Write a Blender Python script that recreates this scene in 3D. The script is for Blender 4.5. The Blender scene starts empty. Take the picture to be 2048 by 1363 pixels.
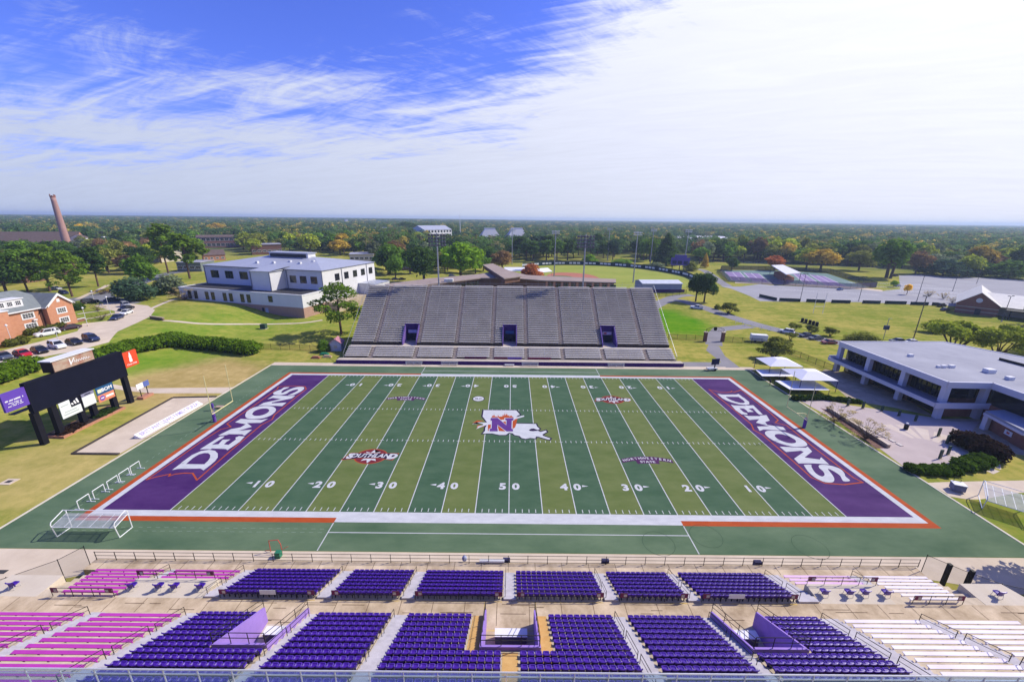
import bpy, bmesh, math, random
import numpy as np
from mathutils import Vector, Matrix
C = bpy.context.scene.collection
D = bpy.data
SC = bpy.context.scene
R = math.radians
# ------------------------------------------------------------------ camera
cam = D.objects.new('camera', D.cameras.new('camera')); C.objects.link(cam)
cam.data.sensor_width = 36.0; cam.data.lens = 799.12 / 2048 * 36
cam.data.clip_start = .1; cam.data.clip_end = 40000
YAW, PITCH, ROLL = -.0023, .2959, .0112
def cam_axes():
    cy, sy, cp, sp, cr, sr = math.cos(YAW), math.sin(YAW), math.cos(PITCH), math.sin(PITCH), math.cos(ROLL), math.sin(ROLL)
    f = Vector((-sy*cp, cy*cp, -sp)); r = Vector((cy, sy, 0)); u = r.cross(f)
    return cr*r + sr*u, -sr*r + cr*u, f
_r, _u, _f = cam_axes()
CAM = Vector((.06, -69.28, 38.06))
cam.matrix_world = Matrix(((_r.x, _u.x, -_f.x, CAM.x), (_r.y, _u.y, -_f.y, CAM.y), (_r.z, _u.z, -_f.z, CAM.z), (0, 0, 0, 1)))
SC.camera = cam
# ------------------------------------------------------------------ light
SUN_ELEV, SUN_AZ = R(42.5), R(71.5)            # azimuth from +Y towards +X
sun = D.objects.new('sun', D.lights.new('sun', 'SUN')); C.objects.link(sun)
sun.data.energy = 5.0; sun.data.angle = R(.53); sun.data.color = (1, .935, .80)
sdir = Vector((math.cos(SUN_ELEV)*math.sin(SUN_AZ), math.cos(SUN_ELEV)*math.cos(SUN_AZ), math.sin(SUN_ELEV)))
sun.rotation_euler = sdir.to_track_quat('Z', 'Y').to_euler()
W = D.worlds.new('World'); SC.world = W; W.use_nodes = True
def world():
    nt = W.node_tree; N = nt.nodes; L = nt.links; N.clear()
    def n(t, **k):
        x = N.new(t)
        for a, b in k.items(): setattr(x, a, b)
        return x
    def mth(op, a, b=None, c=None, clamp=False):
        x = n('ShaderNodeMath', operation=op, use_clamp=clamp)
        for i, v in enumerate((a, b, c)):
            if v is None: continue
            if isinstance(v, (int, float)): x.inputs[i].default_value = v
            else: L.new(v, x.inputs[i])
        return x.outputs[0]
    out = n('ShaderNodeOutputWorld'); bg = n('ShaderNodeBackground'); bg.inputs[1].default_value = .10
    sky = n('ShaderNodeTexSky', sky_type='NISHITA', sun_disc=False, sun_elevation=SUN_ELEV, sun_rotation=SUN_AZ, altitude=40, air_density=1.0, dust_density=.6, ozone_density=2.2)
    tint = n('ShaderNodeMix', data_type='RGBA', blend_type='MULTIPLY'); tint.inputs[0].default_value = 1
    L.new(sky.outputs[0], tint.inputs[6]); tint.inputs[7].default_value = (.72, .84, 2.05, 1)
    tc = n('ShaderNodeTexCoord'); sep = n('ShaderNodeSeparateXYZ'); L.new(tc.outputs['Generated'], sep.inputs[0])
    X, Y, Z = sep.outputs
    zc = mth('MAXIMUM', Z, .012)
    # cloud sheet: direction projected on a flat layer overhead
    u = mth('DIVIDE', X, mth('ADD', zc, .10)); v = mth('DIVIDE', Y, mth('ADD', zc, .10))
    def layer(ax, ay, sx, sy, scale, detail, rough, dist, off):
        cmb = n('ShaderNodeCombineXYZ')
        a = mth('MULTIPLY', mth('ADD', mth('MULTIPLY', u, ax), mth('MULTIPLY', v, ay)), sx)
        b = mth('MULTIPLY', mth('ADD', mth('MULTIPLY', u, -ay), mth('MULTIPLY', v, ax)), sy)
        L.new(a, cmb.inputs[0]); L.new(b, cmb.inputs[1]); cmb.inputs[2].default_value = off
        t = n('ShaderNodeTexNoise'); t.inputs['Scale'].default_value = scale; t.inputs['Detail'].default_value = detail
        t.inputs['Roughness'].default_value = rough; t.inputs['Distortion'].default_value = dist
        L.new(cmb.outputs[0], t.inputs['Vector']); return t.outputs['Fac']
    big = layer(.9, .43, .8, 1.5, .55, 5, .55, .3, 3.7)
    wisp = layer(.93, -.37, 1.0, 3.6, 1.3, 9, .66, .9, 8.1)
    fine = layer(.8, .6, 2.0, 5.5, 2.2, 10, .7, .6, 1.3)
    # how much of the sky the layer covers: thick low down and towards the sun on the right
    edge = mth('ADD', mth('ADD', mth('MULTIPLY', mth('MAXIMUM', X, 0), .62), mth('MULTIPLY', mth('MINIMUM', X, 0), .12)), .262)
    behind = mth('MULTIPLY', mth('MINIMUM', Y, 0), .45)          # unseen cloud behind the camera is thinned to lower the fill light
    cover = mth('ADD', mth('MULTIPLY', mth('SUBTRACT', mth('ADD', edge, behind), Z), 5.0), .5)
    d = mth('ADD', mth('ADD', mth('MULTIPLY', mth('SUBTRACT', big, .5), 1.9), mth('MULTIPLY', mth('SUBTRACT', wisp, .5), 1.7)), mth('MULTIPLY', mth('SUBTRACT', fine, .5), .8))
    fac = mth('ADD', cover, d)
    mr = n('ShaderNodeMapRange', interpolation_type='SMOOTHSTEP'); L.new(fac, mr.inputs[0])
    for i, q in enumerate((.10, 1.0, 0, 1)): mr.inputs[1 + i].default_value = q
    dens = mth('MULTIPLY', mr.outputs[0], .96)
    # one thin contrail crossing the blue
    def dotv(vec):
        q = n('ShaderNodeVectorMath', operation='DOT_PRODUCT'); L.new(tc.outputs['Generated'], q.inputs[0]); q.inputs[1].default_value = vec; return q.outputs['Value']
    off = mth('ABSOLUTE', dotv((-0.22804, 0.10297, -0.96819))); al = dotv((-0.62178, 0.74981, 0.22620))
    m1 = n('ShaderNodeMapRange', interpolation_type='SMOOTHSTEP'); L.new(off, m1.inputs[0])
    for i, q in enumerate((.0045, .0005, 0, 1)): m1.inputs[1 + i].default_value = q
    m2 = n('ShaderNodeMapRange', interpolation_type='SMOOTHSTEP'); L.new(al, m2.inputs[0])
    for i, q in enumerate((0.99515, 1.00215, 0, 1)): m2.inputs[1 + i].default_value = q
    dens = mth('MAXIMUM', dens, mth('MULTIPLY', mth('MULTIPLY', m1.outputs[0], m2.outputs[0]), .42))
    # cloud brightness: brighter towards the sun
    sd = n('ShaderNodeVectorMath', operation='DOT_PRODUCT'); L.new(tc.outputs['Generated'], sd.inputs[0]); sd.inputs[1].default_value = tuple(sdir)
    s01 = mth('MULTIPLY', mth('ADD', sd.outputs['Value'], 1), .5)
    br = mth('ADD', mth('MULTIPLY', mth('POWER', s01, 3.0), 3.4), 7.6)
    low = n('ShaderNodeMapRange'); L.new(Z, low.inputs[0])
    for i, q in enumerate((0, .30, .90, 1.0)): low.inputs[1 + i].default_value = q
    br = mth('MULTIPLY', br, low.outputs[0])
    br = mth('MULTIPLY', br, mth('ADD', .90, mth('MULTIPLY', wisp, .20)))
    cc = n('ShaderNodeCombineXYZ'); wr = mth('ADD', .64, mth('MULTIPLY', s01, .36)); wg = mth('ADD', .77, mth('MULTIPLY', s01, .23))
    L.new(mth('MULTIPLY', br, wr), cc.inputs[0]); L.new(mth('MULTIPLY', br, wg), cc.inputs[1]); L.new(mth('MULTIPLY', br, 1.08), cc.inputs[2])
    mix = n('ShaderNodeMix', data_type='RGBA'); L.new(dens, mix.inputs[0]); L.new(tint.outputs[2], mix.inputs[6]); L.new(cc.outputs[0], mix.inputs[7])
    L.new(mix.outputs[2], bg.inputs[0]); L.new(bg.outputs[0], out.inputs[0])
world()
VS = SC.view_settings; VS.view_transform = 'Standard'; VS.look = 'None'; VS.exposure = .08; VS.gamma = 1; VS.use_curve_mapping = False
SC.render.engine = 'CYCLES'
SC.cycles.max_bounces = 5; SC.cycles.diffuse_bounces = 2; SC.cycles.glossy_bounces = 2; SC.cycles.transparent_max_bounces = 6; SC.cycles.volume_bounces = 0
SC.cycles.use_denoising = True
try: SC.cycles.denoiser = 'OPENIMAGEDENOISE'
except Exception: pass
# ------------------------------------------------------------------ helpers
def lin(c):
    return tuple((x/12.92 if x <= .04045 else ((x+.055)/1.055)**2.4) for x in (v/255 for v in c))
_M = {}
def M(name, col, rough=.85, var=.12, scale=.5, col2=None, metal=0, spec=.12, coords='Object', detail=5, bump=0, alpha=None, objcol=False, stretch=None):
    "procedural material: base colour broken up by noise; col are linear albedos"
    if name in _M: return _M[name]
    m = D.materials.new(name); m.use_nodes = True; nt = m.node_tree; N = nt.nodes; L = nt.links
    b = N['Principled BSDF']; b.inputs['Roughness'].default_value = rough; b.inputs['Metallic'].default_value = metal
    b.inputs['Specular IOR Level'].default_value = spec
    tc = N.new('ShaderNodeTexCoord' if coords != 'World' else 'ShaderNodeNewGeometry'); src = tc.outputs['Position' if coords == 'World' else coords]
    if stretch:
        mp = N.new('ShaderNodeMapping'); mp.inputs['Scale'].default_value = stretch; L.new(src, mp.inputs[0]); src = mp.outputs[0]
    t = N.new('ShaderNodeTexNoise'); t.inputs['Scale'].default_value = scale; t.inputs['Detail'].default_value = detail; t.inputs['Roughness'].default_value = .65
    L.new(src, t.inputs['Vector'])
    r = N.new('ShaderNodeMapRange'); L.new(t.outputs['Fac'], r.inputs[0]); r.inputs[1].default_value = .28; r.inputs[2].default_value = .72
    mix = N.new('ShaderNodeMix'); mix.data_type = 'RGBA'; L.new(r.outputs[0], mix.inputs[0])
    c2 = col2 if col2 else tuple(min(1, x*(1+var)) for x in col)
    c1 = col if col2 else tuple(x*(1-var) for x in col)
    mix.inputs[6].default_value = (*c1, 1); mix.inputs[7].default_value = (*c2, 1)
    o = mix.outputs[2]
    if objcol:
        oi = N.new('ShaderNodeObjectInfo'); m2 = N.new('ShaderNodeMix'); m2.data_type = 'RGBA'; m2.blend_type = 'MULTIPLY'; m2.inputs[0].default_value = 1
        L.new(o, m2.inputs[6]); L.new(oi.outputs['Color'], m2.inputs[7]); o = m2.outputs[2]
    L.new(o, b.inputs['Base Color'])
    if bump:
        bp = N.new('ShaderNodeBump'); bp.inputs['Strength'].default_value = bump; bp.inputs['Distance'].default_value = .1
        L.new(t.outputs['Fac'], bp.inputs['Height']); L.new(bp.outputs[0], b.inputs['Normal'])
    if alpha is not None: b.inputs['Alpha'].default_value = alpha
    _M[name] = m
    return m
class MB:
    "collects faces for ONE mesh object"
    def __init__(s): s.v = []; s.f = []; s.m = []
    def face(s, pts, m=0):
        i = len(s.v); s.v += [tuple(p) for p in pts]; s.f.append(tuple(range(i, i+len(pts)))); s.m.append(m); return s
    def box(s, x0, x1, y0, y1, z0, z1, m=0):
        return s.prism([(x0, y0), (x1, y0), (x1, y1), (x0, y1)], z0, z1, m)
    def prism(s, poly, z0, z1, m=0, mt=None):
        i = len(s.v); n = len(poly); a = sum(poly[k][0]*poly[(k+1) % n][1]-poly[(k+1) % n][0]*poly[k][1] for k in range(n))
        if a < 0: poly = poly[::-1]
        s.v += [(p[0], p[1], z0) for p in poly] + [(p[0], p[1], z1) for p in poly]
        s.f.append(tuple(range(i+n-1, i-1, -1))); s.f.append(tuple(range(i+n, i+2*n)))
        s.m += [m, m if mt is None else mt]
        for k in range(n):
            j = (k+1) % n; s.f.append((i+k, i+j, i+n+j, i+n+k)); s.m.append(m)
        return s
    def xprism(s, prof, x0, x1, m=0):
        "profile in (y,z), extruded along x"
        i = len(s.v); n = len(prof); a = sum(prof[k][0]*prof[(k+1) % n][1]-prof[(k+1) % n][0]*prof[k][1] for k in range(n))
        if a < 0: prof = prof[::-1]
        s.v += [(x0, *p) for p in prof] + [(x1, *p) for p in prof]
        s.f.append(tuple(range(i+n-1, i-1, -1))); s.f.append(tuple(range(i+n, i+2*n))); s.m += [m, m]
        for k in range(n):
            j = (k+1) % n; s.f.append((i+k, i+j, i+n+j, i+n+k)); s.m.append(m)
        return s
    def tube(s, p, q, r=.04, n=6, m=0, r2=None, cap=True):
        p = Vector(p); q = Vector(q); d = (q-p)
        if d.length < 1e-6: return s
        d.normalize(); a = d.orthogonal().normalized(); b = d.cross(a); r2 = r if r2 is None else r2; i = len(s.v)
        for c, rr in ((p, r), (q, r2)):
            for k in range(n):
                t = 2*math.pi*k/n; s.v.append(tuple(c+a*(rr*math.cos(t))+b*(rr*math.sin(t))))
        for k in range(n):
            j = (k+1) % n; s.f.append((i+k, i+j, i+n+j, i+n+k)); s.m.append(m)
        if cap: s.f.append(tuple(range(i+n-1, i-1, -1))); s.f.append(tuple(range(i+n, i+2*n))); s.m += [m, m]
        return s
    def path(s, pts, r=.04, n=6, m=0):
        for a, b in zip(pts, pts[1:]): s.tube(a, b, r, n, m)
        return s
    def lathe(s, prof, c=(0, 0, 0), n=12, m=0):
        i = len(s.v)
        for r, z in prof:
            for k in range(n):
                t = 2*math.pi*k/n; s.v.append((c[0]+r*math.cos(t), c[1]+r*math.sin(t), c[2]+z))
        for a in range(len(prof)-1):
            for k in range(n):
                j = (k+1) % n; s.f.append((i+a*n+k, i+a*n+j, i+(a+1)*n+j, i+(a+1)*n+k)); s.m.append(m)
        s.f.append(tuple(range(i+n-1, i-1, -1))); s.f.append(tuple(range(i+(len(prof)-1)*n, i+len(prof)*n))); s.m += [m, m]
        return s
    def xf(s, mat, start=0):
        for k in range(start, len(s.v)): s.v[k] = tuple(mat @ Vector(s.v[k]))
        return s
    def mesh(s, name, mats):
        me = D.meshes.new(name); me.from_pydata(s.v, [], s.f)
        if not isinstance(mats, (list, tuple)): mats = [mats]
        for m in mats: me.materials.append(m)
        if len(mats) > 1: me.polygons.foreach_set('material_index', s.m)
        me.update(); return me
    def build(s, name, mats, parent=None, smooth=False):
        me = s.mesh(name, mats)
        if smooth: me.polygons.foreach_set('use_smooth', [True]*len(me.polygons))
        return put(name, me, parent)
def put(name, me, parent=None, loc=None, rz=0):
    o = D.objects.new(name, me); C.objects.link(o)
    if parent: o.parent = parent
    if loc is not None: o.location = loc
    if rz: o.rotation_euler.z = rz
    return o
def tag(o, label=None, cat=None, group=None, kind=None):
    if label: o['label'] = label
    if cat: o['category'] = cat
    if group: o['group'] = group
    if kind: o['kind'] = kind
    return o
def thing(name, label, cat, loc=(0, 0, 0), rz=0, group=None):
    o = D.objects.new(name, None); C.objects.link(o); o.location = loc; o.rotation_euler.z = rz; o.empty_display_size = .3
    return tag(o, label, cat, group)
def part(name, mb, mats, parent, smooth=False, label=None, kind=None):
    o = mb.build(name, mats, parent, smooth); return tag(o, label, None, None, kind)
def copy_tree(o, parent=None):
    c = o.copy(); C.objects.link(c)
    if parent: c.parent = parent
    for ch in list(o.children): copy_tree(ch, c)
    return c
def text_mesh(s, size, bold=0.0, mat=None, align='CENTER', shear=0, sx=1.0, spacing=1.0):
    cu = D.curves.new('lettering', 'FONT'); cu.body = s; cu.size = size; cu.offset = bold*size; cu.align_x = align; cu.align_y = 'CENTER'; cu.shear = shear; cu.space_character = spacing; cu.resolution_u = 3
    ob = D.objects.new('lettering', cu); me = D.meshes.new_from_object(ob); D.objects.remove(ob); D.curves.remove(cu)
    for v in me.vertices: v.co.x *= sx
    if mat:
        me.materials.clear(); me.materials.append(mat)
    return me
def text(name, s, size, mat, parent, loc, rot=(0, 0, 0), **k):
    o = put(name, text_mesh(s, size, mat=mat, **k), parent); o.location = loc; o.rotation_euler = rot; return o
def smooth01(t):
    t = min(1, max(0, t)); return t*t*(3-2*t)
TX = [-118+3*i for i in range(11)]
def terr(x, y=0):
    "ground height: a bank climbs to the campus on the left"
    xs = [TX[0]]+TX
    if x <= TX[0]: return 4.0
    if x >= TX[-1]: return 0.0
    i = int((x-TX[0])/3); i = min(i, 9); a, b = TX[i], TX[i+1]
    h = lambda q: 4.0*smooth01((-q-88)/30)
    return h(a)+(h(b)-h(a))*(x-a)/(b-a)
def sheet(name, poly, dz, mat, parent=None, kind=None):
    "a flat painted or paved sheet laid dz above the ground"
    bm = bmesh.new(); vs = [bm.verts.new((p[0], p[1], 0)) for p in poly]; bm.faces.new(vs)
    xs = [p[0] for p in poly]
    if min(xs) < TX[-1]:
        for x in TX:
            if min(xs) < x < max(xs):
                bmesh.ops.bisect_plane(bm, geom=bm.verts[:]+bm.edges[:]+bm.faces[:], plane_co=(x, 0, 0), plane_no=(1, 0, 0))
    bmesh.ops.triangulate(bm, faces=[f for f in bm.faces if len(f.verts) > 4])
    for v in bm.verts: v.co.z = terr(v.co.x)+dz
    bmesh.ops.recalc_face_normals(bm, faces=bm.faces[:])
    for f in bm.faces:
        if f.normal.z < 0: f.normal_flip()
    me = D.meshes.new(name); bm.to_mesh(me); bm.free(); me.materials.append(mat)
    o = put(name, me, parent)
    if kind: o['kind'] = kind
    return o
def strip_poly(pts, w):
    L_, R_ = [], []
    for i, p in enumerate(pts):
        a = Vector(pts[max(0, i-1)]); b = Vector(pts[min(len(pts)-1, i+1)]); d = (b-a).normalized(); n = Vector((-d.y, d.x))*(w/2)
        L_.append((p[0]+n.x, p[1]+n.y)); R_.append((p[0]-n.x, p[1]-n.y))
    return L_+R_[::-1]
def smooth_path(pts, k=6):
    "Catmull-Rom through the points"
    out = []; n = len(pts)
    for i in range(n-1):
        p0, p1, p2, p3 = (Vector(pts[max(0, i-1)]), Vector(pts[i]), Vector(pts[i+1]), Vector(pts[min(n-1, i+2)]))
        for j in range(k):
            t = j/k; out.append(tuple(.5*((2*p1)+(p2-p0)*t+(2*p0-5*p1+4*p2-p3)*t*t+(3*p1-p0-3*p2+p3)*t**3)))
    out.append(tuple(pts[-1])); return out
rnd = random.Random(7)
# ================================================================== GROUND
def ground_mat():
    m = D.materials.new('grass'); m.use_nodes = True; nt = m.node_tree; N = nt.nodes; L = nt.links
    b = N['Principled BSDF']; b.inputs['Roughness'].default_value = .95; b.inputs['Specular IOR Level'].default_value = 0
    geo = N.new('ShaderNodeNewGeometry'); P = geo.outputs['Position']
    def noise(s, d=6, r=.65, st=None):
        src = P
        if st:
            mp = N.new('ShaderNodeMapping'); mp.inputs['Scale'].default_value = st; L.new(src, mp.inputs[0]); src = mp.outputs[0]
        t = N.new('ShaderNodeTexNoise'); t.inputs['Scale'].default_value = s; t.inputs['Detail'].default_value = d; t.inputs['Roughness'].default_value = r
        L.new(src, t.inputs['Vector']); return t.outputs['Fac']
    def rng(x, a, c, lo=0., hi=1.):
        r = N.new('ShaderNodeMapRange'); L.new(x, r.inputs[0]); r.interpolation_type = 'SMOOTHSTEP'
        for i, q in enumerate((a, c, lo, hi)): r.inputs[1+i].default_value = q
        return r.outputs[0]
    def mix(f, a, c):
        x = N.new('ShaderNodeMix'); x.data_type = 'RGBA'; L.new(f, x.inputs[0])
        for i, v in ((6, a), (7, c)):
            if isinstance(v, tuple): x.inputs[i].default_value = (*v, 1)
            else: L.new(v, x.inputs[i])
        return x.outputs[2]
    def add(a, b_, k=1.):
        x = N.new('ShaderNodeMath'); x.operation = 'MULTIPLY_ADD'; L.new(a, x.inputs[0]); x.inputs[1].default_value = k; L.new(b_, x.inputs[2]); return x.outputs[0]
    def zone(cx, cy, rx, ry, soft=.5):
        # irregular patch of ground around a point
        mp = N.new('ShaderNodeMapping'); mp.inputs['Location'].default_value = (-cx/rx, -cy/ry, 0); mp.inputs['Scale'].default_value = (1/rx, 1/ry, 0); L.new(P, mp.inputs[0])
        ln = N.new('ShaderNodeVectorMath'); ln.operation = 'LENGTH'; L.new(mp.outputs[0], ln.inputs[0])
        s = add(patch, ln.outputs['Value'], .9)
        return rng(s, 1.45+soft, 1.45-soft)
    patch = noise(.06, 5)
    f1 = noise(.035, 6); f2 = noise(.45, 8, .7); f3 = noise(.09, 5, .6, (1, 3.2, 1))
    s = add(f2, f1, 1.15); s = add(f3, s, .7); s = add(noise(1.6, 6, .8), s, .35)
    col = mix(rng(s, 1.3, 1.95), (.17, .215, .028), (.40, .335, .085))
    # lawn kept greener on the campus side, bleached behind the goal, lush by the far stand
    col = mix(zone(-105, 65, 40, 30), col, mix(rng(s, 1.25, 1.95), (.13, .225, .02), (.31, .31, .06)))
    col = mix(zone(-92, 25, 14, 16), col, mix(rng(s, 1.25, 1.95), (.10, .21, .015), (.21, .27, .035)))
    col = mix(zone(-77, 20, 15, 15, .35), col, mix(rng(s, 1.25, 2.0), (.33, .25, .085), (.52, .385, .16)))
    col = mix(zone(-72, -16, 12, 10, .5), col, mix(rng(s, 1.25, 2.0), (.29, .26, .07), (.47, .37, .13)))
    col = mix(zone(61, 86, 15, 22, .3), col, mix(rng(s, 1.25, 2.0), (.07, .215, .006), (.17, .28, .016)))
    col = mix(zone(80, -26, 18, 9, .4), col, mix(rng(s, 1.25, 2.0), (.11, .20, .02), (.26, .25, .05)))
    # far country floor under the trees
    ln = N.new('ShaderNodeVectorMath'); ln.operation = 'LENGTH'; L.new(P, ln.inputs[0])
    col = mix(rng(ln.outputs['Value'], 330., 520.), col, mix(rng(f1, .4, .62), (.05, .085, .025), (.15, .17, .06)))
    L.new(col, b.inputs['Base Color'])
    m2 = N.new('ShaderNodeBump'); m2.inputs['Strength'].default_value = .35; m2.inputs['Distance'].default_value = .12; L.new(noise(2.2, 8, .75), m2.inputs['Height']); L.new(m2.outputs[0], b.inputs['Normal'])
    return m
def build_ground():
    xs = [-30000, -9000, -3000, -900, -300, -180]+TX+[-40, 0, 60, 150, 300, 900, 3000, 9000, 30000]
    ys = [-3000, -500, -120, -60, 0, 60, 120, 200, 320, 600, 1200, 3000, 9000, 30000]
    v = [(x, y, terr(x)) for y in ys for x in xs]; nx = len(xs)
    f = [(j*nx+i, j*nx+i+1, (j+1)*nx+i+1, (j+1)*nx+i) for j in range(len(ys)-1) for i in range(nx-1)]
    me = D.meshes.new('ground'); me.from_pydata(v, [], f); me.materials.append(ground_mat()); me.update()
    tag(put('ground', me), kind='structure')
build_ground()
m_conc = M('pale_concrete', (.50, .41, .31), .9, scale=.3, col2=(.63, .53, .41), detail=9)
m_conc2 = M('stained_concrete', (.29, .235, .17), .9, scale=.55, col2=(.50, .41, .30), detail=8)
m_asph = M('worn_asphalt', (.20, .19, .20), .92, scale=.12, col2=(.27, .26, .27), detail=7)
m_lot = M('pale_lot_asphalt', (.27, .265, .285), .92, scale=.06, col2=(.35, .345, .36), detail=8)
m_street = M('street_asphalt', (.15, .15, .165), .92, scale=.15, col2=(.22, .22, .23))
m_paint = M('road_paint', (.72, .72, .70), .8, var=.1, scale=2)
m_white = M('white_paint', (.74, .74, .76), .6, var=.05, scale=1)
m_black = M('black_metal', (.018, .018, .02), .5, var=.2, scale=2)
m_galv = M('galvanised_steel', (.36, .37, .40), .45, var=.12, scale=2, metal=.6)
m_alu = M('aluminium', (.62, .62, .64), .38, var=.08, scale=1.5, metal=.35)
m_glass = M('dark_glass', (.012, .014, .018), .08, var=.3, scale=.4, spec=.6)
def paved(name, poly, mat, dz=.03): return sheet(name, poly, dz, mat, kind='structure')
# concrete lot and streets on the campus side (left)
paved('car_park', [(-124.49,16.82), (-120.58,19.26), (-117.68,22.88), (-113.96,29.78), (-113.12,38.08), (-119.79,47.77), (-123.47,58.67), (-126.58,67.02), (-133.46,77.13), (-142.75,84.78), (-154.69,89.03), (-164.24,88.52), (-161.99,82.85), (-146.22,74.81), (-134.03,61.62), (-139.55,56.66), (-132.03,47.86), (-131.16,36.99), (-132,28.59), (-134.53,24.57)], m_conc, .03)
paved('street', strip_poly(smooth_path([(-176.74,59.74), (-185.38,81.65), (-182.74,93.7), (-181.62,105.14), (-186.14,120.64), (-198.56,145.49), (-209.45,173.16), (-207.31,198.56)]), 9), m_street, .02)
paved('side_street', strip_poly(smooth_path([(-182.45,105.09), (-166.07,94.63), (-151.62,87.21)]), 7), m_street, .025)
for nm, pts, w in (('sidewalk', [(-181.94,95.91), (-196.24,119.99), (-203.84,131.53)], 2), ('sidewalk', [(-136.7,78.7), (-141.7,92.79), (-142.49,98.12)], 1.6),
        ('sidewalk', [(-117.4,61.67), (-106.49,63.16), (-93.26,72.12), (-78.94,75.47), (-72.76,80.38)], 1.5), ('sidewalk', [(-154.56,69.55), (-152.45,73.68), (-149.96,77.18)], 1.4), ('sidewalk', [(-144.98,61.14), (-143.44,65.5), (-143.24,71.67)], 1.4)):
    paved(nm, strip_poly(smooth_path(pts), w), m_conc, .05)
# paths beside the field
paved('walkway', [(-92.74,16.77), (-82.83,15.33), (-64.48,16.37), (-63.38,13.05), (-80.49,12.62), (-91.25,14.81)], m_conc, .012)
paved('goal_plaza', [(-72.62,-11.31), (-73.59,10.44), (-64.63,11.17), (-64.9,-11.32)], m_conc, .014)
paved('track_apron', [(-64.4, 31.05), (66, 31.05), (66, 33.3), (-64.4, 33.3)], m_conc, .012)
paved('apron_walk', [(47.6, 33.32), (62, 33.32), (63, 37), (47.6, 37)], m_asph, .014)
paved('gate_path', [(62.51,32.82), (63.3,42.4), (66.39,52.22), (64.16,54.27), (60.25,47.94), (59.6,37.94), (58.63,32.7)], m_asph, .016)
paved('gate_path', strip_poly([(65.28,53.23), (70.19,63.74), (77.16,73.23), (91.05,78.13)], 5), m_asph, .02)
paved('stadium_road', strip_poly(smooth_path([(58.74,102.51), (76.06,125.82), (84.69,127.56), (88.32,113.45), (92.21,91.04), (97.03,75.45), (105.45,61.42), (112.79,53.82), (121.45,39.83)]), 6.5), m_asph, .024)
paved('stadium_road', strip_poly(smooth_path([(74.33,124.47), (87.84,139.93), (97.28,143.4)]), 6), m_asph, .028)
paved('stadium_road', strip_poly(smooth_path([(131.44,170.21), (137.64,194.77), (145.75,222.02), (155.09,258.49), (146.23,271.51)]), 6), m_asph, .02)
# big parking lot on the right
lot = paved('parking_lot', [(128.1,175.61), (139.81,174.49), (158.68,185.63), (162.75,181.87), (204.73,171.35), (217.35,163.38), (235.2,171.52), (295.05,236.7), (320.7,244.53), (331.2,234.03), (393.66,218.12), (257.07,109.03), (213.73,121.02), (175.22,128.69), (134.33,127.73), (124.76,128.48), (127.57,142.25), (130.11,166.51)], m_lot, .03)
paved('sidewalk', [(144.37,188.78), (162.02,185.86), (209.55,169.86), (215.77,161.59), (220.59,167.03), (216.06,177.68), (167.38,194.72), (147.96,195.52)], m_conc, .034)
def lot_lines():
    mb = MB()
    a, b = Vector((155.4,169.96)), Vector((203.73,152.78)); n = 34
    for i in range(n):
        p = a.lerp(b, i/(n-1)); q = p+Vector((-1.2, -5.2)); mb.face([(p.x, p.y, .036), (p.x+.14, p.y, .036), (q.x+.14, q.y, .036), (q.x, q.y, .036)])
    a, b = Vector((138.67,134.5)), Vector((208.46,131.76))
    for i in range(40):
        p = a.lerp(b, i/39); q = p+Vector((-1.2, 5.2)); mb.face([(p.x, p.y, .036), (q.x, q.y, .036), (q.x+.14, q.y, .036), (p.x+.14, p.y, .036)])
    for r in range(4):
        a, b = Vector((224.07,144.95))+Vector((0, 16*r)), Vector((270.58,136.46))+Vector((0, 16*r))
        for i in range(36):
            p = a.lerp(b, i/35); mb.face([(p.x, p.y, .036), (p.x+.16, p.y, .036), (p.x+.16, p.y+9, .036), (p.x, p.y+9, .036)])
    tag(mb.build('parking_stripes', m_paint, lot), kind='stuff')
lot_lines()
# water beyond the fields
m_water = M('river_water', (.05, .07, .075), .12, var=.3, scale=.05, spec=.6)
paved('river', [(131.93,349.12), (195.39,330.67), (226.16,315.34), (307.38,298.12), (358.79,276.68), (459.2,244.14), (493.02,268.1), (383.57,301.41), (329.96,326), (240.48,340.48), (208.26,357.86), (139.11,372.6)], m_water, .02)
# baseball field
m_out = M('outfield_grass', (.21, .27, .03), .95, scale=.05, col2=(.32, .33, .06), detail=7)
m_dirt = M('infield_clay', (.36, .13, .085), .95, scale=.2, col2=(.42, .17, .11))
m_inf = M('infield_turf', (.04, .15, .05), .95, scale=.2, var=.15)
ball = paved('baseball_outfield', smooth_path([(2.36,221.18), (8.95,269.45), (38.08,287.75), (76.96,283.65), (109.12,261.08), (124.34,222.98), (119.85,195.69), (104.35,170.26), (68.52,141.69), (33.54,139.62), (7.81,162.06), (2.36,221.18)], 5)[:-1], m_out, .02)
sheet('infield_dirt', smooth_path([(20.88,202.14), (30.24,229.11), (43.8,233.16), (56.94,222.93), (59.83,200.37), (54.14,182.4), (34.99,169.32), (18.98,175.9), (20.88,202.14)], 5)[:-1], .03, m_dirt, ball)
sheet('infield_grass', smooth_path([(20.87,197.43), (26.9,212.55), (39.33,213.54), (43.49,201.49), (36.62,181.16), (23.81,178.23), (20.87,197.43)], 5)[:-1], .04, m_inf, ball)
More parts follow.
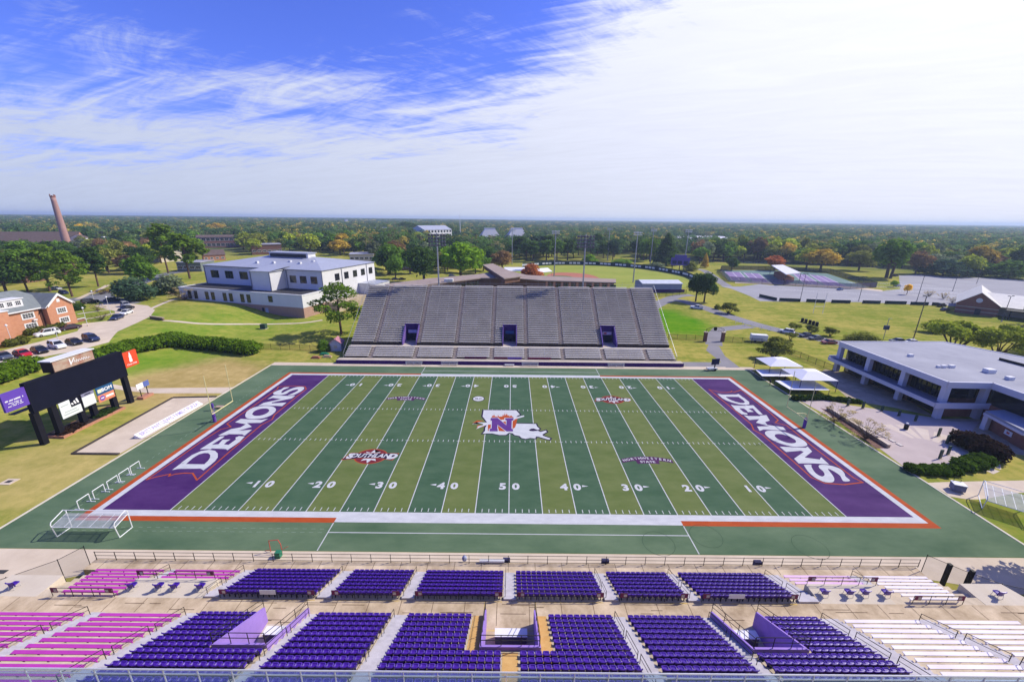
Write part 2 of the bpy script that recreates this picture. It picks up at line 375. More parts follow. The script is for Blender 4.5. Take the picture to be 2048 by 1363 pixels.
# tennis courts
m_court = M('purple_court', (.235, .17, .33), .85, var=.08, scale=.3)
m_court2 = M('green_court_surround', (.14, .22, .20), .85, var=.08, scale=.3)
court = paved('tennis_courts', [(170.86,259.89), (146.25,199.89), (175.44,186.8), (207.91,173.39), (221,178.01), (246.21,244.3), (219.78,260.91)], m_court2, .03)
for a in ([(168.26,249.93), (149.26,202.41), (158.97,198.55), (179.8,247.8)], [(180.5,244.79), (161.07,198.7), (169.44,192.69), (189.94,239.6)], [(217.25,241.88), (189.81,189.88), (197.33,184.24), (224.01,236.61)], [(226.44,236.81), (199.34,184.37), (209.15,179.13), (231.97,228.89)]):
    sheet('court_surface', a, .036, m_court, court)
    lm = MB(); q = [Vector(p) for p in a]
    for t in (.04, .5, .96):
        p0 = q[0].lerp(q[3], t); p1 = q[1].lerp(q[2], t); lm.face([(p0.x, p0.y, .042), (p1.x, p1.y, .042), (p1.x+.3, p1.y, .042), (p0.x+.3, p0.y, .042)])
    part('court_line', lm, m_paint, court)
# plaza by the right-hand building
m_pl1 = M('plaza_paving', (.41, .34, .32), .9, scale=.3, col2=(.50, .42, .39), detail=8)
m_pl2 = M('plaza_pale_band', (.54, .45, .37), .9, scale=.4, col2=(.60, .52, .44))
plaza = paved('memorial_plaza', [(64.58,13.21), (69.99,13.34), (74.19,10.14), (87.25,4.68), (89.32,3.23), (95.02,3.35), (85.92,-2.66), (80.64,-8.29), (76.05,-10.93), (69.31,-13.01), (64.46,-13.22), (65.5,-6.65), (65.9,1.12)], m_pl1, .016)
def plaza_bands():
    c = Vector((75.22,-6.47))
    for k in range(9):
        t0 = -1.2+k*.36; w = .13
        sheet('paving_band', [tuple(c+Vector((math.cos(t0-w), math.sin(t0-w)))*3.0), tuple(c+Vector((math.cos(t0-w), math.sin(t0-w)))*8.2), tuple(c+Vector((math.cos(t0+w), math.sin(t0+w)))*8.2), tuple(c+Vector((math.cos(t0+w), math.sin(t0+w)))*3.0)], .021, m_pl2, plaza)
plaza_bands()
paved('walkway', smooth_path([(64.28,-16.83), (68.07,-16.53), (80.22,-15.97), (86.3,-15.62), (81.97,-18.91), (75.89,-19), (68.19,-20.56), (64.72,-20.06), (64.55,-19.17), (64.28,-16.83)], 4)[:-1], m_conc, .012)
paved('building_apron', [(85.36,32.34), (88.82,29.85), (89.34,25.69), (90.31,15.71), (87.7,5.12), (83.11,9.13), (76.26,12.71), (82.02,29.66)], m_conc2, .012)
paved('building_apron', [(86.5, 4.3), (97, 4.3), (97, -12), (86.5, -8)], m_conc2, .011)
# pale concrete either side of the near stand
paved('end_concourse', [(-90, -31.1), (-64.4, -31.1), (-46.4, -31.1), (-46.4, -34.5), (-60, -38.5), (-90, -38.5)], m_conc, .012)
paved('end_concourse', [(46, -31.1), (90, -31.1), (90, -36.0), (55, -36.0), (46, -34.0)], m_conc, .012)
paved('front_kerb_walk', [(-46.4, -31.1), (46, -31.1), (46, -33.4), (-46.4, -33.4)], m_conc, .013)
# ================================================================== FOOTBALL FIELD
YD = .9144
def turf(name, col, col2=None, s=.35, var=.1): return M(name, col, .85, var=var, scale=s, col2=col2, spec=.12, detail=9, stretch=(1, 2.2, 1))
t_apron = turf('turf_apron', (.050, .10, .052), (.14, .20, .115), .07)
t_dark = turf('turf_dark', (.038, .088, .046), (.072, .128, .074), .22)
t_light = turf('turf_light', (.088, .128, .032), (.145, .175, .06), .22)
t_purple = turf('turf_purple', (.040, .010, .085), (.085, .035, .14), .14)
t_white = turf('turf_white', (.42, .43, .45), (.56, .57, .58), .5)
t_orange = turf('turf_orange', (.33, .05, .012), (.42, .085, .022), .5)
t_navy = turf('turf_navy', (.022, .013, .045))
t_maroon = turf('turf_maroon', (.15, .02, .03))
field = sheet('football_field', [(-64.1, -31.05), (64.0, -31.05), (63.7, 31.0), (-63.9, 31.0)], .02, t_apron, kind='structure')
def fs(name, poly, dz, mat): return sheet(name, poly, dz, mat, field)
def rect(x0, x1, y0, y1): return [(x0, y0), (x1, y0), (x1, y1), (x0, y1)]
HY = 24.384
for i in range(20):
    x0 = -45.72+i*5*YD; k = i if i < 10 else 19-i
    fs('turf_stripe', rect(x0, x0+5*YD, -HY, HY), .024, t_dark if k % 2 else t_light)
for s in (-1, 1):
    fs('end_zone', rect(*sorted((s*45.72, s*54.864)), -HY, HY), .024, t_purple)
    # white and orange bands round the corners; the white is double width between the 25-yard lines
    fs('sideline_band', rect(*sorted((s*54.864, s*55.75)), -25.5, 25.3), .025, t_white)
    fs('orange_band', rect(*sorted((s*55.76, s*56.6)), -26.4, 26.0), .025, t_orange)
    for q, a, b in ((-1, 25.5, 26.4), (1, 25.3, 26.0)):
        fs('sideline_band', rect(*sorted((s*54.864, s*22.8)), *sorted((q*HY, q*a))), .025, t_white)
        fs('orange_band', rect(*sorted((s*55.75, s*22.8)), *sorted((q*(a+.01), q*b))), .025, t_orange)
        fs('restraining_line', rect(*sorted((s*22.75, s*22.87)), *sorted((q*(b+.01), q*31.0))), .026, t_white)
for q, b in ((-1, 26.3), (1, 25.9)):
    fs('sideline_band', rect(-22.8, 22.8, *sorted((q*HY, q*b))), .0255, t_white)
    fs('coaching_line', rect(-22.75, 22.75, *sorted((q*28.02, q*28.14))), .026, t_white)
for i in range(21):
    x = -45.72+i*5*YD; fs('yard_line', rect(x-.065, x+.065, -HY, HY), .028, t_white)
def hashes():
    mb = MB()
    for i in range(1, 100):
        if i % 5 == 0:
            x = -45.72+i*YD
            for y in (-6.1, 6.1): mb.face([(x-.35, y-.05, .030), (x+.35, y-.05, .030), (x+.35, y+.05, .030), (x-.35, y+.05, .030)])
            continue
        x = -45.72+i*YD
        for y0 in (-24.2, 23.5, -6.4, 5.8): mb.face([(x-.05, y0, .030), (x+.05, y0, .030), (x+.05, y0+.65, .030), (x-.05, y0+.65, .030)])
    tag(mb.build('hash_marks', t_white, field), kind='stuff')
    mb = MB()
    for i in range(30):
        for y in (-27.55, -28.15):
            x = -56+i*1.1; mb.face([(x, y, .027), (x+.55, y, .027), (x+.55, y+.06, .027), (x, y+.06, .027)])
    for i in range(44):
        y = -25+i*1.15; mb.face([(-58.6, y, .027), (-58.5, y, .027), (-58.5, y+.5, .027), (-58.6, y+.5, .027)])
    tag(mb.build('faint_dashes', M('faint_paint', (.2, .27, .2)), field), kind='stuff')
hashes()
def serif_digit(ch):
    me = text_mesh(ch, 1.95, bold=.045, mat=t_white, sx=1.1); return me
_dg = {}
for i, n in enumerate((10, 20, 30, 40, 50, 40, 30, 20, 10)):
    x = -36.576+i*10*YD
    for q in (-1, 1):
        yc = -18.75 if q < 0 else 18.65
        for j, ch in enumerate(str(n)):
            if ch not in _dg: _dg[ch] = serif_digit(ch)
            o = put('yard_number', _dg[ch], field); dx = (-.98, .98)[j]
            o.location = (x+(dx if q < 0 else -dx), yc, .034)
            if q > 0: o.rotation_euler.z = math.pi
        if n != 50:
            d = -1 if i < 4 else 1; ya = yc+(.3 if q < 0 else -.3); xa = x+d*1.75
            mb = MB(); mb.face([(xa, ya-.22, .034), (xa+d*.95, ya, .034), (xa, ya+.22, .034)][::(1 if d > 0 else -1)]); part('arrow', mb, t_white, field)
# ---- end zone words, outlined as painted on the left-hand end zone (the other end is the same, turned half a turn)
def poly_part(name, pts, dz, mat, hole=None, turn=False):
    if turn: pts = [(-p[0], -p[1]) for p in pts]; hole = [(-p[0], -p[1]) for p in hole] if hole else None
    if hole is None: return fs(name, pts, dz, mat)
    cu = D.curves.new('outline', 'CURVE'); cu.dimensions = '2D'; cu.fill_mode = 'BOTH'
    for ring in (pts, hole):
        sp = cu.splines.new('POLY'); sp.points.add(len(ring)-1); sp.use_cyclic_u = True
        for k, p in enumerate(ring): sp.points[k].co = (p[0], p[1], 0, 1)
    ob = D.objects.new('outline', cu); me = D.meshes.new_from_object(ob); D.objects.remove(ob); D.curves.remove(cu)
    me.materials.clear(); me.materials.append(mat)
    o = put(name, me, field); o.location.z = dz
    return o
def flip(p): return [(-a, -b) for a, b in p]
def rounded(p, k=4): return smooth_path(p+[p[0]], k)[:-1]
LET = [
 ([(-52.71,-15.48),(-52.73,-13.48),(-51.76,-13.88),(-48.87,-13.88),(-48.95,-12.92),(-49.25,-12.05),(-49.82,-11.22),(-50.54,-10.73),(-51.21,-10.7),(-51.79,-11.12),(-51.96,-12.25),(-51.79,-13.84),(-52.81,-13.56),(-52.79,-11.32),(-52.16,-10.11),(-51.13,-9.74),(-49.9,-10),(-48.88,-10.8),(-48.08,-11.91),(-47.76,-13),(-47.74,-14.07),(-47.8,-15.46),(-48.62,-15.03),(-50.62,-15.1),(-52.02,-15.17)], None),
 ([(-52.74,-9.62),(-52.23,-5.35),(-51.47,-5.31),(-51.46,-6.05),(-51.79,-8.17),(-50.75,-7.96),(-51.03,-6.49),(-49.74,-6.36),(-49.86,-7.18),(-49.78,-7.99),(-48.89,-8.12),(-48.76,-6.39),(-49.26,-5.74),(-48.99,-5.21),(-47.87,-5.32),(-47.59,-7.14),(-47.95,-9.8),(-48.45,-9.45),(-50.92,-9.3),(-50.97,-9.59),(-51.56,-9.51)], None),
 ([(-52.83,-5.09),(-52.09,-2.77),(-50.74,-2.08),(-50.48,-0.89),(-53.05,-0.13),(-52.81,1.21),(-48.61,0.89),(-47.58,1.45),(-48.06,-0.27),(-50.57,-0.41),(-48.77,-1.81),(-50.3,-3.31),(-48.09,-2.89),(-48.08,-5),(-48.84,-4.58),(-51.23,-4.57),(-51.42,-4.9)], None),
 (rounded([(-52.94,2.72),(-53.64,4.55),(-53.26,6.24),(-51.88,6.88),(-49.87,6.74),(-48.38,5.53),(-47.82,4),(-47.99,2.41),(-48.95,1.45),(-50.48,1.23),(-51.93,1.61)]), rounded([(-51.88,3.24),(-52.2,4.52),(-51.69,5.5),(-50.58,5.77),(-49.65,5.26),(-49.18,4.31),(-49.28,3.3),(-49.96,2.62),(-51.02,2.6)])),
 (flip([(47.86,-6.94),(50.37,-7.11),(52.31,-7.21),(52.91,-6.79),(52.57,-8.41),(49.96,-10.26),(52.1,-10.84),(52.84,-10.13),(52.63,-12.21),(50.3,-11.96),(48.32,-12),(47.75,-12.01),(47.89,-10.67),(50.99,-8.57),(50.75,-8.18),(47.88,-8.63)]), None),
 (rounded(flip([(48.3,-12.42),(49.55,-12.33),(49.14,-13.04),(48.64,-14.63),(48.94,-15.49),(49.74,-15.09),(50.2,-14.16),(50.26,-13.25),(50.71,-12.55),(51.59,-12.3),(52.72,-12.63),(53.48,-13.43),(53.27,-14.55),(52.76,-15.43),(52.64,-16.49),(51.49,-16.61),(52.06,-15.23),(51.93,-14.02),(51.47,-13.46),(51.05,-14.81),(50.62,-15.89),(49.9,-16.74),(49.12,-17),(48.25,-16.77),(47.71,-15.73),(47.74,-14.2)]), 3), None)]
OUTL = [(-47,-17.9),(-47.3,-9.6),(-47.43,-1.07),(-46.62,1.09),(-47.26,3.01),(-47.23,12.97),(-47.13,15.74),(-48.2,17.18),(-50.96,17.47),(-54.26,16.89),(-53.77,15.7),(-53.81,7.38),(-54.18,-0.76),(-52.66,-1.92),(-53.9,-2.95),(-54.3,-6.5),(-54.36,-12.24),(-54.56,-17.92),(-53.81,-17.31),(-52.17,-16.46),(-51.94,-17.03),(-51.43,-16.5),(-50.22,-16.23),(-48.9,-16.25)]
for turn in (False, True):
    for p, h in LET:
        poly_part('end_zone_letter', p, .031, t_white, h, turn)
    mb = MB(); n = len(OUTL)
    for k in range(n):
        a, b = Vector(OUTL[k]), Vector(OUTL[(k+1) % n])
        if turn: a, b = -a, -b
        d = (b-a).normalized(); nn = Vector((-d.y, d.x))*.11; a = a-d*.08; b = b+d*.08
        z = .029+.0004*(k % 3); mb.face([(a.x+nn.x, a.y+nn.y, z), (a.x-nn.x, a.y-nn.y, z), (b.x-nn.x, b.y-nn.y, z), (b.x+nn.x, b.y+nn.y, z)])
    part('word_outline', mb, t_orange, field)
# ---- midfield emblem
STATE = [(-5.5,6.04),(1.27,6.09),(1.62,5.2),(2.01,4.15),(1.6,3.85),(1.11,2.81),(0.92,0.47),(5.06,0.38),(5.22,-0.65),(5.67,-1.52),(5.13,-2.15),(5.76,-2.66),(6.79,-2.12),(6.93,-2.61),(6.02,-3.58),(6.15,-4.08),(7.4,-4.98),(7.16,-5.36),(6.7,-5.19),(5.32,-4.41),(4.84,-4.31),(4.64,-4.97),(3.69,-4.82),(2.88,-5.19),(2.17,-4.9),(1.78,-4.17),(0.89,-3.87),(0.49,-3.22),(-0.17,-3.07),(-0.73,-3.87),(-1.94,-3.9),(-3.26,-3.37),(-5.05,-3.44),(-4.66,-2.51),(-4.69,-1.19),(-4.29,0.19),(-4.5,0.88),(-5.11,2.31),(-5.53,3.23)]
c0 = Vector((sum(p[0] for p in STATE)/len(STATE), sum(p[1] for p in STATE)/len(STATE)))
def grow(poly, r):
    out = []; n = len(poly); ar = sum(poly[k][0]*poly[(k+1) % n][1]-poly[(k+1) % n][0]*poly[k][1] for k in range(n)); s = 1 if ar > 0 else -1
    for k in range(n):
        a, b, c = Vector(poly[k-1]), Vector(poly[k]), Vector(poly[(k+1) % n]); d1 = (b-a).normalized(); d2 = (c-b).normalized()
        nn = Vector((d1.y+d2.y, -d1.x-d2.x)); l = nn.length
        nn = nn/l*min(1.6, 2/max(l, .8)) if l > .05 else Vector((d1.x, d1.y)); out.append(tuple(b+nn*(r*s)))
    return out
fs('emblem_edge', grow(STATE, .28), .030, t_navy)
fs('emblem_state', STATE, .032, t_white)
fs('emblem_lake', [(3.56,-2.02),(4,-1.52),(4.5,-1.37),(4.99,-1.75),(5.63,-2.14),(5.04,-2.32),(4.29,-2.43),(3.79,-2.34)], .034, t_navy)
fs('emblem_flame', [(-4.13,-2.5),(-4.27,-0.16),(-3.78,0.2),(-3.82,2.71),(-3.58,3.27),(-3.65,3.84),(-3.41,3.37),(-3.27,4.13),(-3.06,3.38),(-2.48,3.26),(-2.46,3.96),(-2.21,3.21),(-1.55,3.35),(-1.44,4.36),(-1.24,3.41),(-1.09,4.85),(-0.89,3.7),(-0.68,4.67),(-0.44,3.62),(-0.22,3.91),(-0.09,3.35),(0.22,3.82),(0.49,3.26),(0.84,2.9),(2.08,3.2),(1.45,2.27),(1.17,-0.05),(0.99,-1.08),(0.66,-1.42),(0.57,-2.73),(-2.15,-2.46)], .034, t_orange)
fs('emblem_trident', [(-7.34,0.04),(-6.56,0.84),(-7.35,0.12),(-6.22,0.85),(-5,0.7),(-3.82,0.99),(0.67,2.8),(2.81,3.88),(2.88,3.37),(0.84,2.07),(-3.6,0.11),(-4.59,-0.34),(-4.92,-0.52),(-6.41,-1.89),(-6.06,-1.05),(-6.33,-0.89),(-5.27,-0.35),(-5.13,0.08)], .036, t_white)
fs('emblem_trident', [(-7.34,0.47),(-6.45,1.56),(-5.14,1.4),(-5.97,1)], .035, t_orange)
fs('emblem_trident', [(-6.31,-1.56),(-6.24,-0.37),(-4.84,-0.43),(-4.98,-0.86)], .0355, t_orange)
NLET = [(-3.81,2.61),(-2.5,2.74),(-0.7,-0.26),(-0.68,1.68),(-0.95,1.85),(-0.96,2.58),(0.71,2.71),(0.71,1.89),(0.36,1.52),(0.32,-1.59),(0.61,-1.75),(0.57,-2.6),(-0.58,-2.63),(-2.4,-0.12),(-2.39,-1.64),(-2.3,-1.81),(-2.27,-2.63),(-3.79,-2.66),(-3.84,-1.76),(-3.48,-1.5),(-3.58,1.44),(-3.9,1.7)]
fs('emblem_letter', grow(NLET, .16), .038, t_white)
fs('emblem_letter', NLET, .040, turf('turf_violet', (.10, .035, .19)))
# ---- conference and school marks on the turf
def southland(cx, cy, w):
    k = w/10.0
    e = lambda rx, ry, n=36: [(cx+rx*k*math.cos(2*math.pi*i/n), cy+ry*k*math.sin(2*math.pi*i/n)) for i in range(n)]
    fs('mark_oval', e(3.05, 2.45), .030, t_orange); fs('mark_oval', e(2.85, 2.28), .032, t_maroon)
    for s in (1, -1):
        pts = []
        for i in range(9):
            a = math.pi*(i/8); r = (2.05 if i % 2 == 0 else 1.15); r = 2.35 if i == 4 else r
            pts.append((cx+r*k*math.cos(a)*.95, cy+s*(.3*k+(r*k*math.sin(a)*.82))))
        fs('mark_star', pts, .034, t_white)
    fs('mark_banner', [(cx-5.1*k, cy-1.35*k), (cx-4.1*k, cy+1.1*k), (cx+5.0*k, cy+1.1*k), (cx+4.35*k, cy-1.3*k), (cx+2*k, cy-.75*k), (cx-1.5*k, cy-.75*k)], .035, t_orange)
    fs('mark_banner', [(cx-4.9*k, cy-1.2*k), (cx-4.0*k, cy+1.0*k), (cx+4.8*k, cy+1.0*k), (cx+4.2*k, cy-1.15*k), (cx+2*k, cy-.6*k), (cx-1.5*k, cy-.6*k)], .037, t_navy)
    o = text('mark_lettering', 'SOUTHLAND', 1.75*k, t_white, field, (cx, cy+.15*k, .039), bold=.03, shear=.25, sx=.86)
    o = text('mark_lettering', 'S', 2.3*k, t_white, field, (cx-3.95*k, cy-.08*k, .0395), bold=.04, shear=.25)
    o = text('mark_lettering', 'D', 2.3*k, t_white, field, (cx+3.85*k, cy-.08*k, .0395), bold=.04, shear=.25)
a, b = Vector((-27.57,-11.25)), Vector((-18.33,-10.95)); c = Vector((-23.1,-11.18)); southland(c.x, c.y, (b-a).length*.97)
c = Vector((22.68,11.7)); a, b = Vector((18.38,11.86)), Vector((26.89,11.29)); southland(c.x, c.y, (b-a).length*.97)
def school(cx, cy, w, turn=0):
    k = w/10
    arc = lambda r0, y0, x: y0-.028*x*x
    up = [(cx+x*k, cy+k*(1.15-.04*x*x)) for x in np.linspace(-5, 5, 15)]; dn = [(cx+x*k, cy+k*((-.15 if abs(x) > 2.2 else -1.25)-.04*x*x)) for x in (5, 4, 3, 2.3, 2.15, 1, 0, -1, -2.15, -2.3, -3, -4, -5)]
    fs('mark_panel', up+dn, .030, turf('turf_plum', (.07, .02, .08)))
    s = 'NORTHWESTERN'
    for i, ch in enumerate(s):
        x = (i-(len(s)-1)/2)*.80; o = text('mark_lettering', ch, 1.0*k, t_white, field, (cx+x*k, cy+k*(.5-.04*x*x), .033), bold=.02, sx=.95); o.rotation_euler.z = -math.atan(.08*x)
    text('mark_lettering', 'STATE', .95*k, t_white, field, (cx, cy-.72*k, .033), bold=.02, sx=1.1)
c = Vector((22.8,-11.4)); a, b = Vector((18.5,-11.62)), Vector((26.91,-11.76)); school(c.x, c.y, (b-a).length)
c = Vector((-22.9,11.39)); a, b = Vector((-27.07,11.29)), Vector((-18.62,11.49)); school(c.x, c.y, (b-a).length)
c = Vector((-7.02,11.51)); r = 1.3
fs('mark_disc', [(c.x+r*1.05*math.cos(i*.35), c.y+r*1.05*math.sin(i*.35)) for i in range(18)], .030, t_navy)
fs('mark_disc', [(c.x+r*.92*math.cos(i*.35), c.y+r*.92*math.sin(i*.35)) for i in range(18)], .032, t_white)
text('mark_lettering', 'SLC', .95, t_navy, field, (c.x, c.y, .034), bold=.03)
# thin dark circles on the turf near the front
for px in ((24.98,-28.07), (18.51,-29.37), (37.01,-29.7)):
    mb = MB(); n = 40; r = 1.9
    for i in range(n):
        a0, a1 = 2*math.pi*i/n, 2*math.pi*(i+1)/n
        mb.face([(px[0]+r*math.cos(a0), px[1]+r*math.sin(a0), .029), (px[0]+(r+.045)*math.cos(a0), px[1]+(r+.045)*math.sin(a0), .029), (px[0]+(r+.045)*math.cos(a1), px[1]+(r+.045)*math.sin(a1), .029), (px[0]+r*math.cos(a1), px[1]+r*math.sin(a1), .029)])
    part('circle_mark', mb, M('faint_dark_turf', (.03, .06, .035)), field)
# concrete kerb round the turf
kb = MB()
for x0, x1, y0, y1 in ((-64.4, -64.1, -31.2, 31.1), (64.0, 64.3, -31.2, 31.1)): kb.box(x0, x1, y0, y1, 0, .06)
tag(kb.build('turf_kerb', M('kerb_concrete', (.6, .55, .45)), None), kind='structure')
# ================================================================== NEAR GRANDSTAND
near = thing('grandstand', 'near concrete grandstand with purple seats and pink and white bleachers', 'grandstand', (0, 0, 0))
m_step = M('stand_concrete', (.38, .31, .22), .9, scale=.7, col2=(.66, .55, .41), detail=10, bump=.1)
m_aislec = M('aisle_concrete', (.30, .22, .135), .9, scale=.5, col2=(.68, .55, .39), detail=9, bump=.1)
m_stair = M('stair_concrete', (.40, .375, .40), .9, scale=1.2, col2=(.56, .53, .56), detail=7)
m_yel = M('yellow_stair', (.52, .29, .09), .9, scale=1.5, col2=(.62, .40, .16), detail=8)
m_seat = M('purple_plastic', (.034, .005, .21), .4, scale=1.3, col2=(.075, .018, .34), spec=.4, coords='World', detail=9)
m_seatd = M('seat_bracket', (.03, .028, .035), .6, var=.2, scale=3)
m_pink = M('pink_bench_paint', (.42, .045, .36), .6, var=.10, scale=.8)
m_pale = M('faded_bench_paint', (.66, .58, .68), .6, scale=.35, col2=(.80, .77, .81), detail=7)
m_wallp = M('lilac_wall_paint', (.30, .19, .55), .7, var=.12, scale=.8)
m_rail = M('dark_handrail', (.035, .03, .03), .45, var=.2, scale=2)
AZ = 3.52                                                     # cross aisle level
def P_x(x, y, z):
    d = Vector((x, y, z))-CAM; return (d.dot(_r)/d.dot(_f))*799.12/1024
def lo(i): return (-35.5-.76*i, 1.96+.39*i-.80)               # (y of the seat back, tread level) of lower row i
def up(i): return (-43.4-.76*i, 5.62+.45*i-.80)
def stepped(name, rows, x0, x1, front, back, base=0.0):
    "a run of steps from x0 to x1 as one profile"
    prof = [(front, base), (front, rows[0][1])]
    for k, (y, z) in enumerate(rows):
        yb = y-.16; prof.append((yb, z))
        if k+1 < len(rows): prof.append((yb, rows[k+1][1]))
    prof[-1] = (back, rows[-1][1]); prof.append((back, base))
    return MB().xprism(prof, x0, x1)
def joints():
    mb = MB(); r_ = random.Random(2)
    for k in range(42): x = -61+3*k; mb.box(x-.025, x+.025, -42.7, -40.3, AZ+.001, AZ+.004)
    for k in range(31): x = -45+3*k; mb.box(x-.025, x+.025, -34.85, -33.42, 1.001, 1.004)
    for k in range(60): x, y, l = r_.uniform(-60, 60), r_.uniform(-42.6, -40.6), r_.uniform(.4, 1.6); mb.box(x-l, x+l, y-.03, y+.03, AZ+.001, AZ+.0035)
    part('joint_lines', mb, M('joint_dirt', (.12, .08, .05), .95, var=.4, scale=2), near, kind='stuff')
    mb = MB()
    for x in (-2.15, 2.6): mb.box(x-.06, x+.06, -47.8, -40.35, AZ+.003, AZ+.006)
    mb.box(-2.1, 2.55, -43.2, -43.05, AZ+.003, AZ+.006)
    for a, b in ((-27.2, -18.2), (-16.6, -10.2), (-8.75, -.55), (.9, 9.05), (10.6, 17.0), (18.4, 27.4)): mb.box(a, b, -40.42, -40.32, AZ+.003, AZ+.006)
    part('yellow_line', mb, M('worn_yellow_paint', (.62, .42, .10), .9, scale=1.2, col2=(.50, .41, .26)), near, kind='stuff')
def build_concrete():
    joints()
    L_ = [lo(i) for i in range(7)]; U_ = [up(i) for i in range(14)]
    y0 = L_[0][0]+.62
    for a, b in ((-44.5, -36.9), (-28.9, 29.7), (36.9, 45.4)): part('lower_terrace', stepped('', L_, a, b, y0, -40.25), m_step, near)
    for a, b in ((-36.9, -28.9), (29.7, 36.9)): part('lower_terrace', stepped('', L_[:4], a, b, y0, -38.095), m_step, near)
    for a, b in ((-36.88, -28.92), (29.72, 36.88)): part('platform', MB().box(a, b, -40.25, -38.1, 0, AZ-.004), m_pale_c, near)
    part('platform', MB().prism([(-44.52, -37.9), (-44.52, -40.25), (-50.5, -40.25), (-49.6, -37.9)], 0, AZ-.004), m_pale_c, near)
    part('platform', MB().prism([(45.42, -37.9), (45.42, -40.25), (50.5, -40.25), (49.6, -37.9)], 0, AZ-.004), m_pale_c, near)
    part('front_walk', MB().box(-46.4, 46, y0+.004, -33.4, 0, 1.0), m_aislec, near)
    part('cross_aisle', MB().box(-62, 62, -42.74, -40.254, 0, AZ), m_aislec, near)
    notch = ((-21.5, -17.5), (-2.0, 2.45), (17.95, 22.05))
    xs = [-62]+[v for n in notch for v in n]+[62]
    yf = U_[0][0]+.62
    for a, b in zip(xs[::2], xs[1::2]): part('upper_terrace', stepped('', U_, a, b, yf, -57.2), m_step, near)
    yb = -48.06; yt = up(6)[0]-.16
    for a, b in notch:
        part('upper_terrace', stepped('', U_[7:], a, b, yb+.1, -57.2), m_step, near)
        part('tunnel_floor', MB().box(a+.002, b-.002, yb+.1, -42.742, 0, AZ+.002), m_aislec if a == -2.0 else m_pale_c, near)
        # coping walls round the notch follow the slope of the rows
        for x in (a, b):
            s = .14; x0, x1 = (x-.02, x+s) if x == a else (x-s, x+.02)
            part('tunnel_wall', MB().xprism([(yf+.3, AZ), (yf+.3, 5.15), (yb+.1, 8.28), (yb+.1, AZ)], x0, x1), m_wallp, near)
        part('tunnel_wall', MB().box(a+.145, b-.145, yb+.102, yb+.26, AZ, 8.3), m_wallp, near)
        w = b-a
        o = part('tunnel_counter', MB().box(a+w*.22, a+w*.82, -44.3, -43.65, AZ+.004, 4.36, 0).box(a+w*.21, a+w*.83, -44.34, -43.6, 4.364, 4.44, 1), [M('grey_panel', (.10, .10, .14)), m_white], near)
        r = MB()
        for z in (8.85, 9.35): r.tube((a+.05, yb+.18, z), (b-.05, yb+.18, z), .028)
        for t in (.02, .35, .68, .98): r.tube((a+w*t, yb+.18, 8.3), (a+w*t, yb+.18, 9.36), .028)
        part('guard_rail', r, m_rail, near)
        for x in (a+.06, b-.06):
            r = MB()
            for dz in (.5, .95): r.tube((x, yf+.3, 5.15+dz), (x, yb+.18, 8.28+dz), .026)
            for t in (0, .33, .66, 1):
                y = yf+.3+(yb+.18-yf-.3)*t; z = 5.15+(8.28-5.15)*t; r.tube((x, y, z), (x, y, z+.97), .026)
            part('guard_rail', r, m_rail, near)
m_pale_c = M('swept_concrete', (.52, .45, .36), .9, scale=.5, col2=(.60, .53, .43), detail=6)
build_concrete()
# stairs: half steps in every gangway
def gangway(f, rows, x0, x1, mat, dz):
    mb = MB()
    for i in rows:
        y, z = f(i); yb = y-.16
        mb.box(x0+.05, x1-.05, yb+.004, yb+.36, z+.003, z+dz/2)
    part('gangway_steps', mb, mat, near, kind='stuff')
    tm = MB()
    for i in rows:
        y, z = f(i); tm.box(x0+.05, x1-.05, y-.16+.364, y-.16+.755, z+.002, z+.012)
    part('gangway_treads', tm, mat, near, kind='stuff')
LG = ((-18.1, -16.7), (-10.1, -8.85), (-.45, .78), (9.15, 10.5), (17.1, 18.3), (-28.75, -27.35), (27.6, 29.6))
for a, b in LG: gangway(lo, range(0, 7), a, b, m_stair, .39)
for a, b in ((-36.85, -35.85), (36.95, 38.2)): gangway(lo, range(0, 3), a, b, m_stair, .39)
UG = (((-28.1, -26.7), 0, m_stair), ((-17.4, -16.45), 0, m_stair), ((-10.0, -8.65), 0, m_stair), ((-3.05, -2.06), 0, m_yel), ((2.5, 3.45), 0, m_yel), ((-.38, .84), 7, m_yel),
      ((9.1, 10.35), 0, m_stair), ((16.85, 17.9), 0, m_stair), ((27.05, 29.05), 0, m_stair), ((-36.4, -35.1), 0, m_stair), ((35.65, 37.1), 0, m_stair))
for (a, b), i0, mt in UG: gangway(up, range(i0, 13), a, b, mt, .45)
# handrails up the gangways
def handrail(f, i0, i1, x):
    y0, z0 = f(i0); y1, z1 = f(i1); r = MB()
    a = Vector((x, y0+.35, z0+.02)); b = Vector((x, y1+.1, z1+.02))
    r.tube(a, a+Vector((0, 0, .98)), .026); r.tube(b, b+Vector((0, 0, .98)), .026)
    r.tube(a+Vector((0, 0, .96)), b+Vector((0, 0, .96)), .026); r.tube(a+Vector((0, 0, .55)), b+Vector((0, 0, .55)), .02)
    part('handrail', r, m_rail, near)
for a, b in LG:
    for i0, i1 in ((0, 3), (4, 6)): handrail(lo, i0, i1, a+.2)
for a, b in ((-36.85, -35.85), (36.95, 38.2)): handrail(lo, 0, 2, a+.3)
for (a, b), i, mt in UG:
    if mt is m_yel: continue
    for i0, i1 in ((0, 3), (4, 7), (8, 11)): handrail(up, i0, i1, a+.18 if a < 16 or a > 20 else a+.6)
